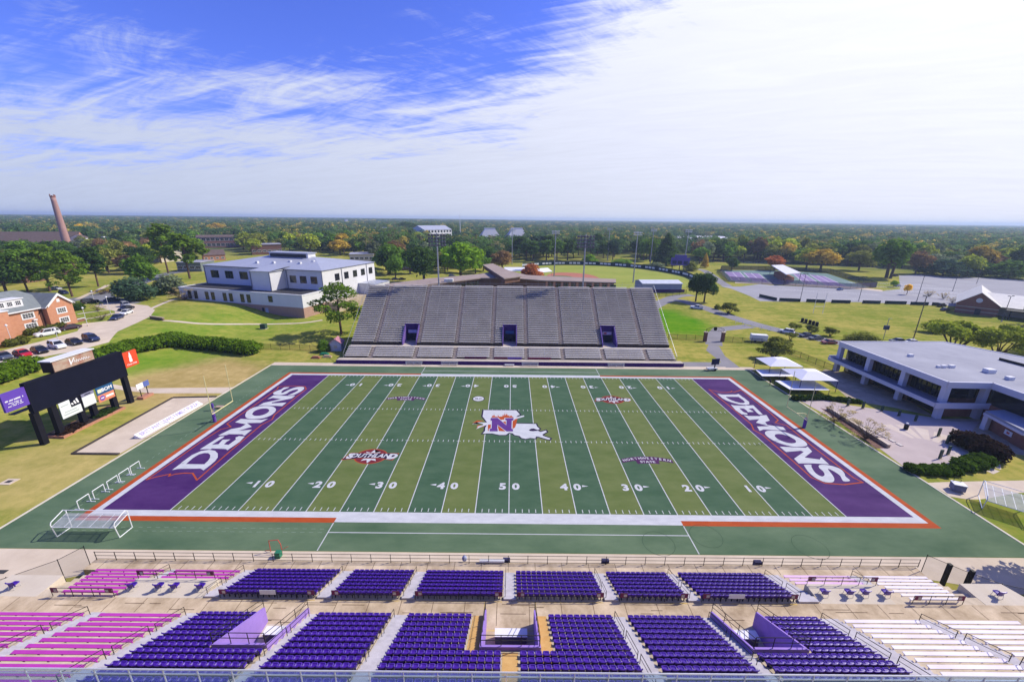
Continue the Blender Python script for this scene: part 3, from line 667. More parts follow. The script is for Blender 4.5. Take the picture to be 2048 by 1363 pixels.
# ---- seats
def seat_mesh():
    mb = MB(); w = .258
    # back: a curved shell with a rolled top
    xs = (-w, -.15, 0, .15, w); yo = (.06, .012, 0, .012, .06)
    for k in range(4):
        for z0, z1, t0, t1 in ((.27, .55, .02, -.02), (.55, .80, -.02, -.085)):
            a = (xs[k], yo[k]+t0, z0); b = (xs[k+1], yo[k+1]+t0, z0); c = (xs[k+1], yo[k+1]+t1, z1); d = (xs[k], yo[k]+t1, z1)
            mb.face([b, a, d, c]); mb.face([(p[0], p[1]+.03, p[2]) for p in (a, b, c, d)])
        z1, t1 = .80, -.085
        a = (xs[k], yo[k]+t1, z1); b = (xs[k+1], yo[k+1]+t1, z1)
        mb.face([a, (a[0], a[1]-.03, z1-.02), (b[0], b[1]-.03, z1-.02), b]); mb.face([(a[0], a[1]+.035, z1+.008), a, b, (b[0], b[1]+.035, z1+.008)])
        mb.face([(a[0], a[1]-.03, z1-.02), (a[0], a[1]-.03, z1-.06), (b[0], b[1]-.03, z1-.06), (b[0], b[1]-.03, z1-.02)])
    # pan: dished, with a raised rolled rim
    o = [(-.25, .06), (-.16, .02), (.16, .02), (.25, .06), (.245, .40), (.17, .46), (-.17, .46), (-.245, .40)]
    inn = [(x*.78, .05+(y-.05)*.80+.03) for x, y in o]
    for k in range(8):
        j = (k+1) % 8
        mb.face([(*o[k], .43), (*o[j], .43), (*inn[j], .455), (*inn[k], .455)])
        mb.face([(*o[j], .43), (*o[k], .43), (*o[k], .385), (*o[j], .385)])
        mb.face([(*inn[k], .455), (*inn[j], .455), (inn[j][0]*.7, .23+(inn[j][1]-.23)*.7, .405), (inn[k][0]*.7, .23+(inn[k][1]-.23)*.7, .405)])
    mb.face([(p[0]*.7, .23+(p[1]-.23)*.7, .405) for p in inn])
    mb.box(-.025, .025, .02, .34, .33, .385, 1); mb.box(-.03, .03, -.03, .06, 0, .40, 1)
    return mb
SEAT = seat_mesh(); seat_me = SEAT.mesh('seat', [m_seat, m_seatd])
spots = []
def row_of(f, i, x0, x1):
    n = max(1, round((x1-x0)/.535)); p = (x1-x0)/n; y, z = f(i)
    for k in range(n): spots.append((x0+p*(k+.5), y, z))
for a, b in ((-27.2, -18.15), (-16.65, -10.15), (-8.8, -.5), (.82, 9.1), (10.55, 17.05), (18.35, 27.5)):
    for i in range(7): row_of(lo, i, a, b)
for a, b, i0 in ((-26.6, -21.75, 0), (-16.4, -10.05, 0), (-8.6, -3.1, 0), (3.5, 9.05, 0), (10.4, 16.8, 0), (22.35, 26.95, 0)):
    for i in range(12):
        x0, x1 = a, b
        if i >= 7:
            if a == -26.6: x1 = -17.5
            if a == -8.6: x1 = -.42
            if a == 3.5: x0 = .9
            if a == 22.35: x0 = 17.95
        row_of(up, i, x0, x1)
spots.sort(key=lambda s: (Vector(s)-CAM).dot(_f))
for s in spots[:298]:
    o = put('seat', seat_me, near); o.location = s
def rest_of_seats():
    n = len(SEAT.v); sp = np.array(spots[298:]); V = np.array(SEAT.v); allv = (V[None]+sp[:, None]).reshape(-1, 3)
    f = []; mi = []
    for k in range(len(sp)):
        f += [tuple(i+k*n for i in q) for q in SEAT.f]; mi += SEAT.m
    me = D.meshes.new('seat_rows'); me.from_pydata(allv.tolist(), [], f); me.materials.append(m_seat); me.materials.append(m_seatd); me.polygons.foreach_set('material_index', mi); me.update()
    tag(put('seat_rows', me, near), kind='stuff')
rest_of_seats()
# ---- bleacher planks
def plank(f, i, x0, x1, mat):
    y, z = f(i); mb = MB().box(x0, x1, y-.07, y+.20, z+.38, z+.43)
    n = int((x1-x0)/1.8)+1
    for k in range(n+1):
        x = x0+.1+(x1-x0-.2)*k/n; mb.box(x-.03, x+.03, y+.03, y+.1, z+.002, z+.378)
    part('bench_plank', mb, mat, near)
for a, b, mt in ((-61.5, -54.6, m_pink), (-53.2, -45.1, m_pink), (-43.8, -36.45, m_pink), (-35.05, -28.15, m_pink), (29.1, 35.6, m_pale), (37.15, 44.2, m_pale), (45.5, 53, m_pale), (54.4, 61.5, m_pale)):
    for i in range(13):
        y, z = up(i)
        if abs(P_x(a, y, z)) < 1.08 or abs(P_x(b, y, z)) < 1.08: plank(up, i, a, b, mt)
for a, b, n, mt in ((-44.3, -37.0, 7, m_pink), (-35.8, -28.85, 3, m_pink), (29.75, 36.85, 3, M('pinkish_bench_paint', (.62, .36, .60), .6, scale=.35, col2=(.72, .52, .72))), (38.3, 45.2, 7, m_pale)):
    for i in range(n):
        k = i*.0; plank(lo, i, a+(.35*i if a == -44.3 else 0), b-(.35*i if b == 45.2 else 0), mt)
# ---- rails behind the lower blocks, with small section signs
m_sign = M('section_sign', (.16, .03, .09), .6); m_signw = M('section_sign_pale', (.45, .42, .42), .6)
def aisle_rail(x0, x1, y=-40.2, z=AZ, signs=True):
    r = MB(); n = max(2, round((x1-x0)/1.9))
    for dz in (.55, 1.0): r.tube((x0, y, z+dz), (x1, y, z+dz), .026)
    for k in range(n+1):
        x = x0+(x1-x0)*k/n; r.tube((x, y, z), (x, y, z+1.0), .026)
    part('guard_rail', r, m_rail, near)
    if signs:
        for x in (x0+.35, x1-.35):
            part('section_sign', MB().box(x-.33, x+.33, y-.05, y-.03, z+.5, z+1.02, 0).box(x-.02 if x < (x0+x1)/2 else x-.28, x+.28 if x < (x0+x1)/2 else x+.02, y-.056, y-.052, z+.6, z+.92, 1), [m_sign, m_signw], near)
for a, b in ((-27.2, -18.2), (-16.6, -10.2), (-8.75, -.55), (.9, 9.05), (10.6, 17.0), (18.4, 27.4), (-43, -37.2), (38.4, 43.2)): aisle_rail(a, b)
for a, b in ((-36.7, -29.1), (29.8, 36.7)): aisle_rail(a, b, -38.2, AZ+.002)
for x, s in ((-22.6, 'SALARY'), (21.6, None)):
    part('rail_placard', MB().box(x-.75, x+.75, -40.25, -40.23, AZ+.5, AZ+1.0), m_white, near)
# ---- front fence of the stand: dark posts and rails along the field
def front_fence():
    r = MB(); xs = [-46.2+i*2.2 for i in range(43)]
    for dz in (.15, .6, 1.08): r.tube((-46.3, -33.55, 1+dz), (46.2, -33.55, 1+dz), .026)
    part('top_rails', r, m_rail, ff)
    for x in xs: part('fence_post', MB().tube((x, -33.55, 1.0), (x, -33.55, 2.12), .035), m_rail, ff)
ff = thing('fence', 'dark three-rail fence along the front walk of the near grandstand', 'fence')
front_fence()
def line_fence(name, label, pts, h, step, mat, rails=(.1, .55, 1.0), mesh=None, group=None, r=.035, cat='fence'):
    "posts and rails along a polyline of (x, y, z)"
    t = thing(name, label, cat, pts[0], 0, group); o = Vector(pts[0]); rr = MB(); first = True
    for a, b in zip(pts, pts[1:]):
        a = Vector(a)-o; b = Vector(b)-o; n = max(1, round((b-a).length/step))
        for f in rails: rr.tube(a+Vector((0, 0, h*f)), b+Vector((0, 0, h*f)), r*.75, 4)
        for k in range(n+1):
            if k == 0 and not first: continue
            p = a.lerp(b, k/n); part('fence_post', MB().tube(p, p+Vector((0, 0, h)), r, 5), mat, t)
        first = False
        if mesh: part('fence_mesh', MB().face([a+Vector((0, 0, .05)), b+Vector((0, 0, .05)), b+Vector((0, 0, h*.97)), a+Vector((0, 0, h*.97))]), mesh, t)
    part('rails', rr, mat, t); return t
m_mesh = M('chain_link', (.05, .05, .045), .7, var=.3, scale=3, alpha=.18)
line_fence('fence', 'black chain-link fence curving down from the left end of the near stand', [(-46.3, -34.2, .05), (-47.2, -36.0, .05), (-49.9, -38.2, .05), (-52.5, -39.7, .05), (-56.5, -41.6, .05), (-64, -43, .05)], 1.9+1.6, 3.2, m_black, (.02, .97), m_mesh)
line_fence('fence', 'black fence running down from the right end of the near stand', [(46.2, -34.0, .05), (48.3, -36.2, .05), (50.2, -37.6, .05), (55, -39.2, .05), (62, -40.5, .05)], 3.2, 2.6, m_black, (.02, .97), m_mesh)
for x, y in ((46.9, -35.6), (48.4, -36.4)):
    tag(MB().box(x-.16, x+.16, y-.16, y+.16, .05, 3.6).build('gate_post', m_black), 'thick black gate post by the right end of the near stand, %s of the pair' % ('outer' if x > 47.5 else 'inner'), 'post', 'gate posts at the right end of the near stand')
# ---- loose purple chairs on the flat platforms
def loose_chair():
    t = thing('chair', 'x', 'chair', (0, 0, 0), 0, 'single purple chairs on the flat platforms')
    mb = MB(); mb.v = list(SEAT.v[:-16]); keep = [i for i, q in enumerate(SEAT.f) if max(q) < len(mb.v)]; mb.f = [SEAT.f[i] for i in keep]; mb.m = [0]*len(mb.f)
    part('seat_shell', mb, m_seat, t)
    for x in (-.2, .2):
        for y in (.03, .38): part('leg', MB().tube((x, y, .40), (x*1.08, y+(.04 if y > .2 else -.04), 0), .016, 5), m_alu, t)
    t.scale = (1.25, 1.25, 1.15); return t
lc = loose_chair()
CH = [(-47.6, 'far outer end of the left platform, beside the curved fence'), (-36.2, 'left-hand purple platform edge, next to the pink bleacher steps'), (-33.6, 'left platform, second chair from the pink steps'), (-32.1, 'left platform, third chair from the pink steps'), (-29.6, 'left platform, next to the purple seating block'),
      (30.6, 'right platform, next to the purple seating block'), (33.0, 'right platform, second chair from the purple block'), (34.5, 'right platform, third chair from the purple block'), (36.6, 'right platform, next to the white bleacher steps'), (47.5, 'far outer end of the right platform, in the fence shade')]
for i, (x, d) in enumerate(CH):
    o = lc if i == 0 else copy_tree(lc); o.location = (x, -39.6, AZ); o['label'] = 'single purple chair on the '+d
# ---- press level balcony rail in front of the camera and the building under it
pb = thing('press_box', 'press box building with a glass balcony rail above the near stand', 'building', (0, 0, 0))
part('lower_floor', MB().box(-40, 40, -68.55, -57.25, 0, 17.9), M('press_wall', (.4, .38, .36)), pb)
part('upper_floor', MB().box(-40, 40, -85, -68.6, 0, 36.0), M('press_wall', (.4, .38, .36)), pb)
r = MB()
for z, rr in ((19.13, .035), (18.86, .03)): r.tube((-39, -56.8, z), (39, -56.8, z), rr)
part('top_rail', r, m_alu, pb)
for k in range(53):
    x = -39+1.5*k; part('rail_post', MB().tube((x, -56.8, 17.9), (x, -56.8, 19.13), .028), m_alu, pb)
part('balcony_slab', MB().box(-40, 40, -57.24, -56.6, 17.6, 17.9), m_alu, pb)
def glassm():
    m = D.materials.new('tinted_glass'); m.use_nodes = True; N = m.node_tree.nodes; L = m.node_tree.links; N.clear()
    o = N.new('ShaderNodeOutputMaterial'); t = N.new('ShaderNodeBsdfTransparent'); t.inputs[0].default_value = (.80, .89, .97, 1)
    g = N.new('ShaderNodeBsdfGlossy'); g.inputs['Roughness'].default_value = .05; d = N.new('ShaderNodeBsdfDiffuse'); d.inputs[0].default_value = (.25, .42, .6, 1)
    m1 = N.new('ShaderNodeMixShader'); m1.inputs[0].default_value = .20; m2 = N.new('ShaderNodeMixShader'); m2.inputs[0].default_value = .06
    L.new(t.outputs[0], m1.inputs[1]); L.new(d.outputs[0], m1.inputs[2]); L.new(m1.outputs[0], m2.inputs[1]); L.new(g.outputs[0], m2.inputs[2]); L.new(m2.outputs[0], o.inputs[0]); return m
m_tint = glassm()
for k in range(52):
    x = -39+1.5*k; part('glass_panel', MB().box(x+.04, x+1.46, -56.806, -56.794, 17.95, 19.09), m_tint, pb)
# ================================================================== FAR GRANDSTAND
far = thing('grandstand', 'far grey concrete grandstand with long aluminium benches and a purple front wall', 'grandstand', (-.15, 33.0, 0))
m_fst = M('shade_dark_concrete', (.022, .018, .016), .92, scale=.35, col2=(.07, .058, .048), detail=8, stretch=(.35, 1, 1))  # near black: the shade on the risers is put into the concrete colour
m_fwalk = M('walk_concrete', (.42, .36, .28), .9, scale=.5, col2=(.52, .46, .38), detail=7)
m_fste = M('brown_steps', (.30, .24, .19), .9, scale=1.5, col2=(.46, .39, .32))
m_bench = M('bench_aluminium', (.55, .52, .49), .55, scale=.25, col2=(.80, .77, .73), metal=0, detail=7)
m_pwall = M('purple_wall_paint', (.045, .015, .12), .55, var=.15, scale=.5)
m_pwall2 = M('violet_wall_paint', (.15, .095, .30), .6, var=.12, scale=.6)
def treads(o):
    'level faces take a lit tone, risers keep the painted-in shade'
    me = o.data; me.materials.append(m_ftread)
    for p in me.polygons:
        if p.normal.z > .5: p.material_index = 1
m_ftread = M('lit_tread', (.30, .27, .23), .9, scale=.4, col2=(.46, .42, .37), detail=8)
FW = 45.9                                                       # half width of the seating
TD = .69
def frow(i):
    "y offset of the tread front and its level; i 0-5 below the gangway, 6-33 above"
    if i < 6: return (2.05+TD*i, 1.30+.315*i)
    return (2.05+TD*6+1.55+TD*(i-6), 1.30+.315*6+.62+.485*(i-6))
def far_concrete():
    prof = [(1.9, 0), (1.9, 1.0)]
    for i in range(34):
        y, z = frow(i); prof += [(y, prof[-1][1]), (y, z)] if i else [(y, 1.0), (y, z)]
        if i == 5: prof += [(y+TD, z), (y+TD, z+.10)]
    y, z = frow(33); prof += [(y+TD+.5, z), (y+TD+.5, 0)]
    tun = ((-31.1, -27.1), (-2.2, 1.75), (26.65, 30.75))
    y6 = frow(6)[0]; y13 = frow(13)[0]
    xs = [-FW]+[v for n in tun for v in n]+[FW]
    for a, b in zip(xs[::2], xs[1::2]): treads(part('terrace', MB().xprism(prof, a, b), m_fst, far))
    low = prof[:2]+[p for p in prof[2:] if p[0] <= frow(5)[0]+TD+.001]
    low = [(1.9, 0), (1.9, 1.0)]
    for i in range(6):
        y, z = frow(i); low += [(y, low[-1][1]), (y, z)]
    low += [(y6-.001, frow(5)[1]+.0)]; low += [(y6-.001, 0)]
    hi = [(y13, 0)]
    for i in range(13, 34):
        y, z = frow(i); hi += [(y, hi[-1][1] if i > 13 else z), (y, z)]
    y, z = frow(33); hi += [(y+TD+.5, z), (y+TD+.5, 0)]
    for j, (a, b) in enumerate(tun):
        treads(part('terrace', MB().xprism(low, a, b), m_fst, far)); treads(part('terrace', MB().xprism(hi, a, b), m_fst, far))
        fz = frow(5)[1]+.10
        part('tunnel_floor', MB().box(a+.01, b-.01, y6-1.5, y13-.01, fz-.3, fz+.012), m_fwalk, far)
        for x0, x1 in ((a-.12, a+.12), (b-.12, b+.12)):
            part('tunnel_wall', MB().xprism([(y6-.2, fz), (y6-.2, fz+1.1), (y13, frow(13)[1]+.9), (y13, fz)], x0, x1), m_pwall2, far)
        part('tunnel_head', MB().box(a-.12, b+.12, y13-.25, y13-.02, fz+2.3, frow(13)[1]+.95), m_pwall, far)
        part('tunnel_shade_panel', MB().box(a+.2, b-.2, y13-.14, y13-.05, fz, fz+2.3), M('tunnel_dark', (.02, .025, .045), .7), far)  # flat dark panel painted as the unlit tunnel interior
        sg = MB().box(a+.7, b-.7, y13-.32, y13-.26, fz+2.4, fz+3.3, 0)
        if j == 2: sg.box(a+1.1, a+2.0, y13-.335, y13-.325, fz+2.6, fz+3.1, 1)
        part('tunnel_sign', sg, [M('tunnel_sign_%d' % j, ((.35, .35, .62), (.04, .10, .25), (.5, .42, .55))[j], .6), M('red_sign', (.4, .06, .08))], far)
        rl = MB()
        for x in (a, b): rl.tube((x, y6-.1, fz+1.1), (x, y6-.1, fz+2.0), .03).tube((x, y6-.1, fz+2.0), (x, y13, frow(13)[1]+1.7), .03)
        rl.tube((a, y13-.15, frow(13)[1]+1.9), (b, y13-.15, frow(13)[1]+1.9), .035)
        part('guard_rail', rl, M('violet_rail', (.10, .06, .20)), far)
    part('gangway_floor', MB().box(-FW, FW, frow(5)[0]+.42, y6-.01, frow(5)[1]+.104, frow(5)[1]+.114), m_fwalk, far)
    part('front_walk', MB().box(-47.2, 47.2, .0, 1.89, 0, 1.0), m_fwalk, far)
    part('front_wall', MB().box(-47.3, 47.3, -.12, -.002, 0, .98), m_pwall, far)
    part('end_rail', MB().path([(FW+.1, 1.9, 1), (FW+.1, 1.9, 2.3), (FW+.1, frow(33)[0], frow(33)[1]+1.2), (FW+.1, frow(33)[0]+1, frow(33)[1])], .05), m_galv, far)
    part('end_rail', MB().path([(-FW-.1, 1.9, 1), (-FW-.1, 1.9, 2.3), (-FW-.1, frow(33)[0], frow(33)[1]+1.2), (-FW-.1, frow(33)[0]+1, frow(33)[1])], .05), m_galv, far)
    z = frow(33)[1]; y = frow(33)[0]+TD+.45; r = MB(); r.tube((-FW, y, z+1.05), (FW, y, z+1.05), .03)
    for k in range(48): x = -FW+k*2*FW/47; r.tube((x, y, z), (x, y, z+1.9 if k % 2 == 0 else z+1.05), .03, 4)
    part('back_rail', r, m_galv, far)
    return tun, y13
tun, y13 = far_concrete()
GX = [-38.6, -26.35, -15.4, -5.1, 4.55, 14.7, 25.95, 38.0]
# gangway positions read at the back of the stand
def far_rows():
    cuts = [-FW]+GX+[FW]; hw = .62
    for i in range(34):
        y, z = frow(i)
        for k in range(len(cuts)-1):
            a = cuts[k]+(hw if k else .1); b = cuts[k+1]-(hw if k < len(cuts)-2 else .1)
            segs = [(a, b)]
            if 6 <= i < 13:
                for t0, t1 in tun:
                    ns = []
                    for s0, s1 in segs:
                        if t1+.15 < s0 or t0-.15 > s1: ns.append((s0, s1)); continue
                        if t0-.2-s0 > .5: ns.append((s0, t0-.2))
                        if s1-(t1+.2) > .5: ns.append((t1+.2, s1))
                    segs = ns
            for s0, s1 in segs: benches.append((s0, s1, y+.10, z))
benches = []
far_rows()
def bench_mb(s0, s1, y, z, mb=None):
    mb = mb or MB(); mb.box(s0, s1, y-.02, y+.33, z+.30, z+.40)
    for k in range(max(2, int((s1-s0)/2.4))):
        x = s0+.3+(s1-s0-.6)*k/max(1, int((s1-s0)/2.4)-1); mb.box(x-.03, x+.03, y+.1, y+.18, z, z+.30)
    return mb
for s0, s1, y, z in benches[:298]: part('bench', bench_mb(s0, s1, y, z), m_bench, far)
if len(benches) > 298:
    mb = MB()
    for b in benches[298:]: bench_mb(*b, mb)
    tag(part('bench_rows', mb, m_bench, far), kind='stuff')
for gx in GX:
    mb = MB()
    for i in range(34):
        if i == 6: continue
        y, z = frow(i); mb.box(gx-.56, gx+.56, y-.02, y+TD-.03, z-.46, z+.025)
        mb.box(gx-.5, gx+.5, y-.30, y-.021, z-.45, z-.22)
    part('gangway_steps', mb, m_fste, far, kind='stuff')
# handrail loops at the mid gangway
for gx in GX:
    y = frow(6)[0]; z = frow(5)[1]+.1; r = MB()
    r.path([(gx-.6, y-.2, z), (gx-.6, y-.2, z+1), (gx-.6, y+1.2, z+1.7), (gx-.6, y+1.2, z+.9)], .03)
    part('handrail', r, m_rail, far)
# banners hung along the foot of the seating
for x0, x1, c in ((-12.6, -6.5, (.10, .02, .06)), (-4.5, -.8, (.16, .03, .06)), (-.7, 3.2, (.13, .07, .33)), (4.8, 11.3, (.20, .05, .08))):
    part('hung_banner', MB().box(x0, x1, 1.80, 1.86, 1.05, 1.62), M('banner_%d' % int(x0*10), c, .7), far)
# aluminium team benches along the purple wall
def team_bench(x, label):
    t = thing('team_bench', label, 'bench', (x, 32.2, .03), 0, 'team benches along the purple wall')
    part('seat', MB().box(-2.3, 2.3, -.15, .15, .42, .47), m_alu, t)
    part('backrest', MB().box(-2.3, 2.3, .22, .26, .72, .98), m_alu, t)
    f = MB()
    for k in (-2, 0, 2): f.box(k-.04, k+.04, -.12, .12, 0, .42).tube((k, .12, .3), (k, .22, .9), .025)
    part('frame', f, m_alu, t); return t
for p, l in (((-26.18,32.91), 'aluminium team bench on the purple wall, leftmost of the row'), ((-16.56,33.2), 'aluminium team bench on the purple wall, second of the row'), ((5.28,33.07), 'aluminium team bench on the purple wall, just past the wide white bench'), ((28.56,33.37), 'aluminium team bench on the purple wall, last before the gate gap')):
    team_bench(p[0], l)
t = thing('bench', 'short white bench in the middle of the purple wall', 'bench', ((-0.32,33.29)[0], 32.2, .03))
part('seat', MB().box(-1.3, 1.3, -.2, .2, .40, .46), m_white, t); part('leg', MB().box(-1.1, -1.0, -.15, .15, 0, .4), m_white, t); part('leg', MB().box(1.0, 1.1, -.15, .15, 0, .4), m_white, t)
# ---- stadium light towers behind the far stand
def light_tower(x, y, label, group, top=33.6, rows=4, cols=6, w=5.8, h=4.2, r0=.34, z0=0, rz=0, lamp=None):
    t = thing('light_tower', label, 'light tower', (x, y, z0), rz, group)
    part('pole', MB().tube((0, 0, 0), (0, 0, top), r0, 10, r2=r0*.55), m_galv, t)
    fr = MB()
    for k in range(rows):
        z = top-h+h*(k+.5)/rows; fr.box(-w/2, w/2, -.10, .06, z-.06, z+.06)
    for x_ in (-w*.3, w*.3): fr.box(x_-.05, x_+.05, .062, .16, top-h, top)
    part('crossarms', fr, m_galv, t)
    hd = _heads.get((rows, w))
    if hd is None:
        hd = MB().lathe([(.10, 0), (.40, .18), (.42, .42)], (0, 0, 0), 8); hd.xf(Matrix.Rotation(R(115), 4, 'X')); hd = hd.mesh('lamp_head', [lamp or M('lamp_housing', (.12, .12, .14), .4)]); _heads[(rows, w)] = hd
    for k in range(rows):
        z = top-h+h*(k+.5)/rows
        for c in range(cols):
            o = put('lamp_head', hd, t); o.location = (-w/2+w*(c+.5)/cols, -.16, z)
    return t
_heads = {}
light_tower(-24.0, 62.4, 'tall floodlight tower behind the left half of the far stand', 'floodlight towers behind the far stand')
light_tower(23.6, 62.4, 'tall floodlight tower behind the right half of the far stand', 'floodlight towers behind the far stand')
m_lampw = M('pale_lamp_housing', (.6, .62, .68), .35)
for p, h, lb in (((29.47,210.2), 31.2, 'behind the clay infield'), ((95.11,334.53), 31, 'at the outfield fence, before the round hedge'), ((77.63,186.15), 31.7, 'beside the long blue-grey shed'), ((123.48,292.23), 31.4, 'rising from the outfield fence corner'), ((139.04,257.05), 32, 'next to the purple scoreboard'), ((0.12,287.99), 30.2, 'beyond the white batting cage roofs')):
    light_tower(p[0], p[1], 'grey baseball floodlight pole '+lb, 'baseball floodlight poles', top=h, rows=2, cols=6, w=5.5, h=2.6, r0=.42, lamp=m_lampw)
# ================================================================== BUILDINGS
m_bwhite = M('white_metal_siding', (.62, .62, .64), .55, var=.05, scale=.4)
m_brickp = M('pinkish_brick', (.34, .21, .16), .9, scale=1.2, col2=(.42, .27, .21), detail=9)
m_bricko = M('orange_brick', (.43, .19, .11), .9, scale=1.4, col2=(.52, .26, .16), detail=9)
m_brickr = M('red_brick', (.22, .09, .065), .9, scale=1.4, col2=(.30, .14, .10), detail=9)
m_brickd = M('dark_brick', (.16, .085, .06), .9, scale=1.4, col2=(.22, .12, .09), detail=9)
m_roofm = M('grey_metal_roof', (.40, .42, .48), .45, var=.07, scale=.25, metal=.2)
m_roofs = M('grey_shingles', (.17, .19, .20), .9, var=.15, scale=.8)
m_roofb = M('brown_roof', (.13, .095, .085), .9, var=.2, scale=.6)
m_membr = M('brown_membrane_roof', (.27, .21, .185), .9, scale=.18, col2=(.36, .29, .25), detail=8)
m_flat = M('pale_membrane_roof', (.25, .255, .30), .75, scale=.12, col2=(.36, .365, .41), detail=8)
m_dark = M('dark_membrane', (.05, .05, .055), .9, var=.2)  # plain dark tone for roofs, doors, louvres and grates
m_trim = M('white_trim', (.66, .66, .68), .6, var=.05)
m_cream = M('cream_wall', (.50, .45, .36), .8, var=.1, scale=.6)
def window(parent, x, z, w, h, y, nx, nz, frame=m_trim, d=1, fr=.08):
    "a framed window on a wall facing -Y (d=1) at plane y; frame with panes as sub-parts"
    mb = MB(); fw = fr
    mb.box(x-w/2, x-w/2+fw, y-.06*d, y-.005*d, z, z+h).box(x+w/2-fw, x+w/2, y-.06*d, y-.005*d, z, z+h)
    mb.box(x-w/2+fw, x+w/2-fw, y-.06*d, y-.005*d, z, z+fw).box(x-w/2+fw, x+w/2-fw, y-.06*d, y-.005*d, z+h-fw, z+h)
    iw = (w-2*fw); ih = h-2*fw; b = .07
    for k in range(1, nx): xx = x-w/2+fw+iw*k/nx; mb.box(xx-b/2, xx+b/2, y-.058*d, y-.01*d, z+fw, z+h-fw)
    for k in range(1, nz): zz = z+fw+ih*k/nz; mb.box(x-w/2+fw, x+w/2-fw, y-.056*d, y-.012*d, zz-b/2, zz+b/2)
    f = part('window', mb, frame, parent)
    part('pane', MB().box(x-w/2+fw, x+w/2-fw, y-.03*d, y-.006*d, z+fw, z+h-fw), m_glass, f)
    return f
def gable_roof(mb, x0, x1, y0, y1, z, rise, ov=.4, th=.25, m=0):
    "ridge along x"
    ym = (y0+y1)/2; k = rise/(ym-y0); zo = z-ov*k
    for s, ya in ((1, y0-ov), (-1, y1+ov)):
        mb.face([(x0-ov, ya, zo), (x1+ov, ya, zo), (x1+ov, ym, z+rise), (x0-ov, ym, z+rise)][::s], m)
        mb.face([(x0-ov, ya, zo-th), (x1+ov, ya, zo-th), (x1+ov, ym, z+rise-th), (x0-ov, ym, z+rise-th)][::-s], m)
        mb.face([(x0-ov, ya, zo-th), (x1+ov, ya, zo-th), (x1+ov, ya, zo), (x0-ov, ya, zo)][::s], m)
        for x in (x0-ov, x1+ov): mb.face([(x, ya, zo-th), (x, ya, zo), (x, ym, z+rise), (x, ym, z+rise-th)], m)
    return mb
def hip_roof(mb, x0, x1, y0, y1, z, rise, ov=.5, m=0):
    x0 -= ov; x1 += ov; y0 -= ov; y1 += ov; ym = (y0+y1)/2; r = (y1-y0)/2
    if x1-x0 <= 2*r: r = (x1-x0)/2-.01
    a, b = (x0+r, ym, z+rise), (x1-r, ym, z+rise)
    mb.face([(x0, y0, z), (x1, y0, z), b, a], m).face([(x1, y1, z), (x0, y1, z), a, b], m).face([(x0, y1, z), (x0, y0, z), a], m).face([(x1, y0, z), (x1, y1, z), b], m)
    mb.face([(x0, y0, z-.01), (x0, y1, z-.01), (x1, y1, z-.01), (x1, y0, z-.01)], m); return mb
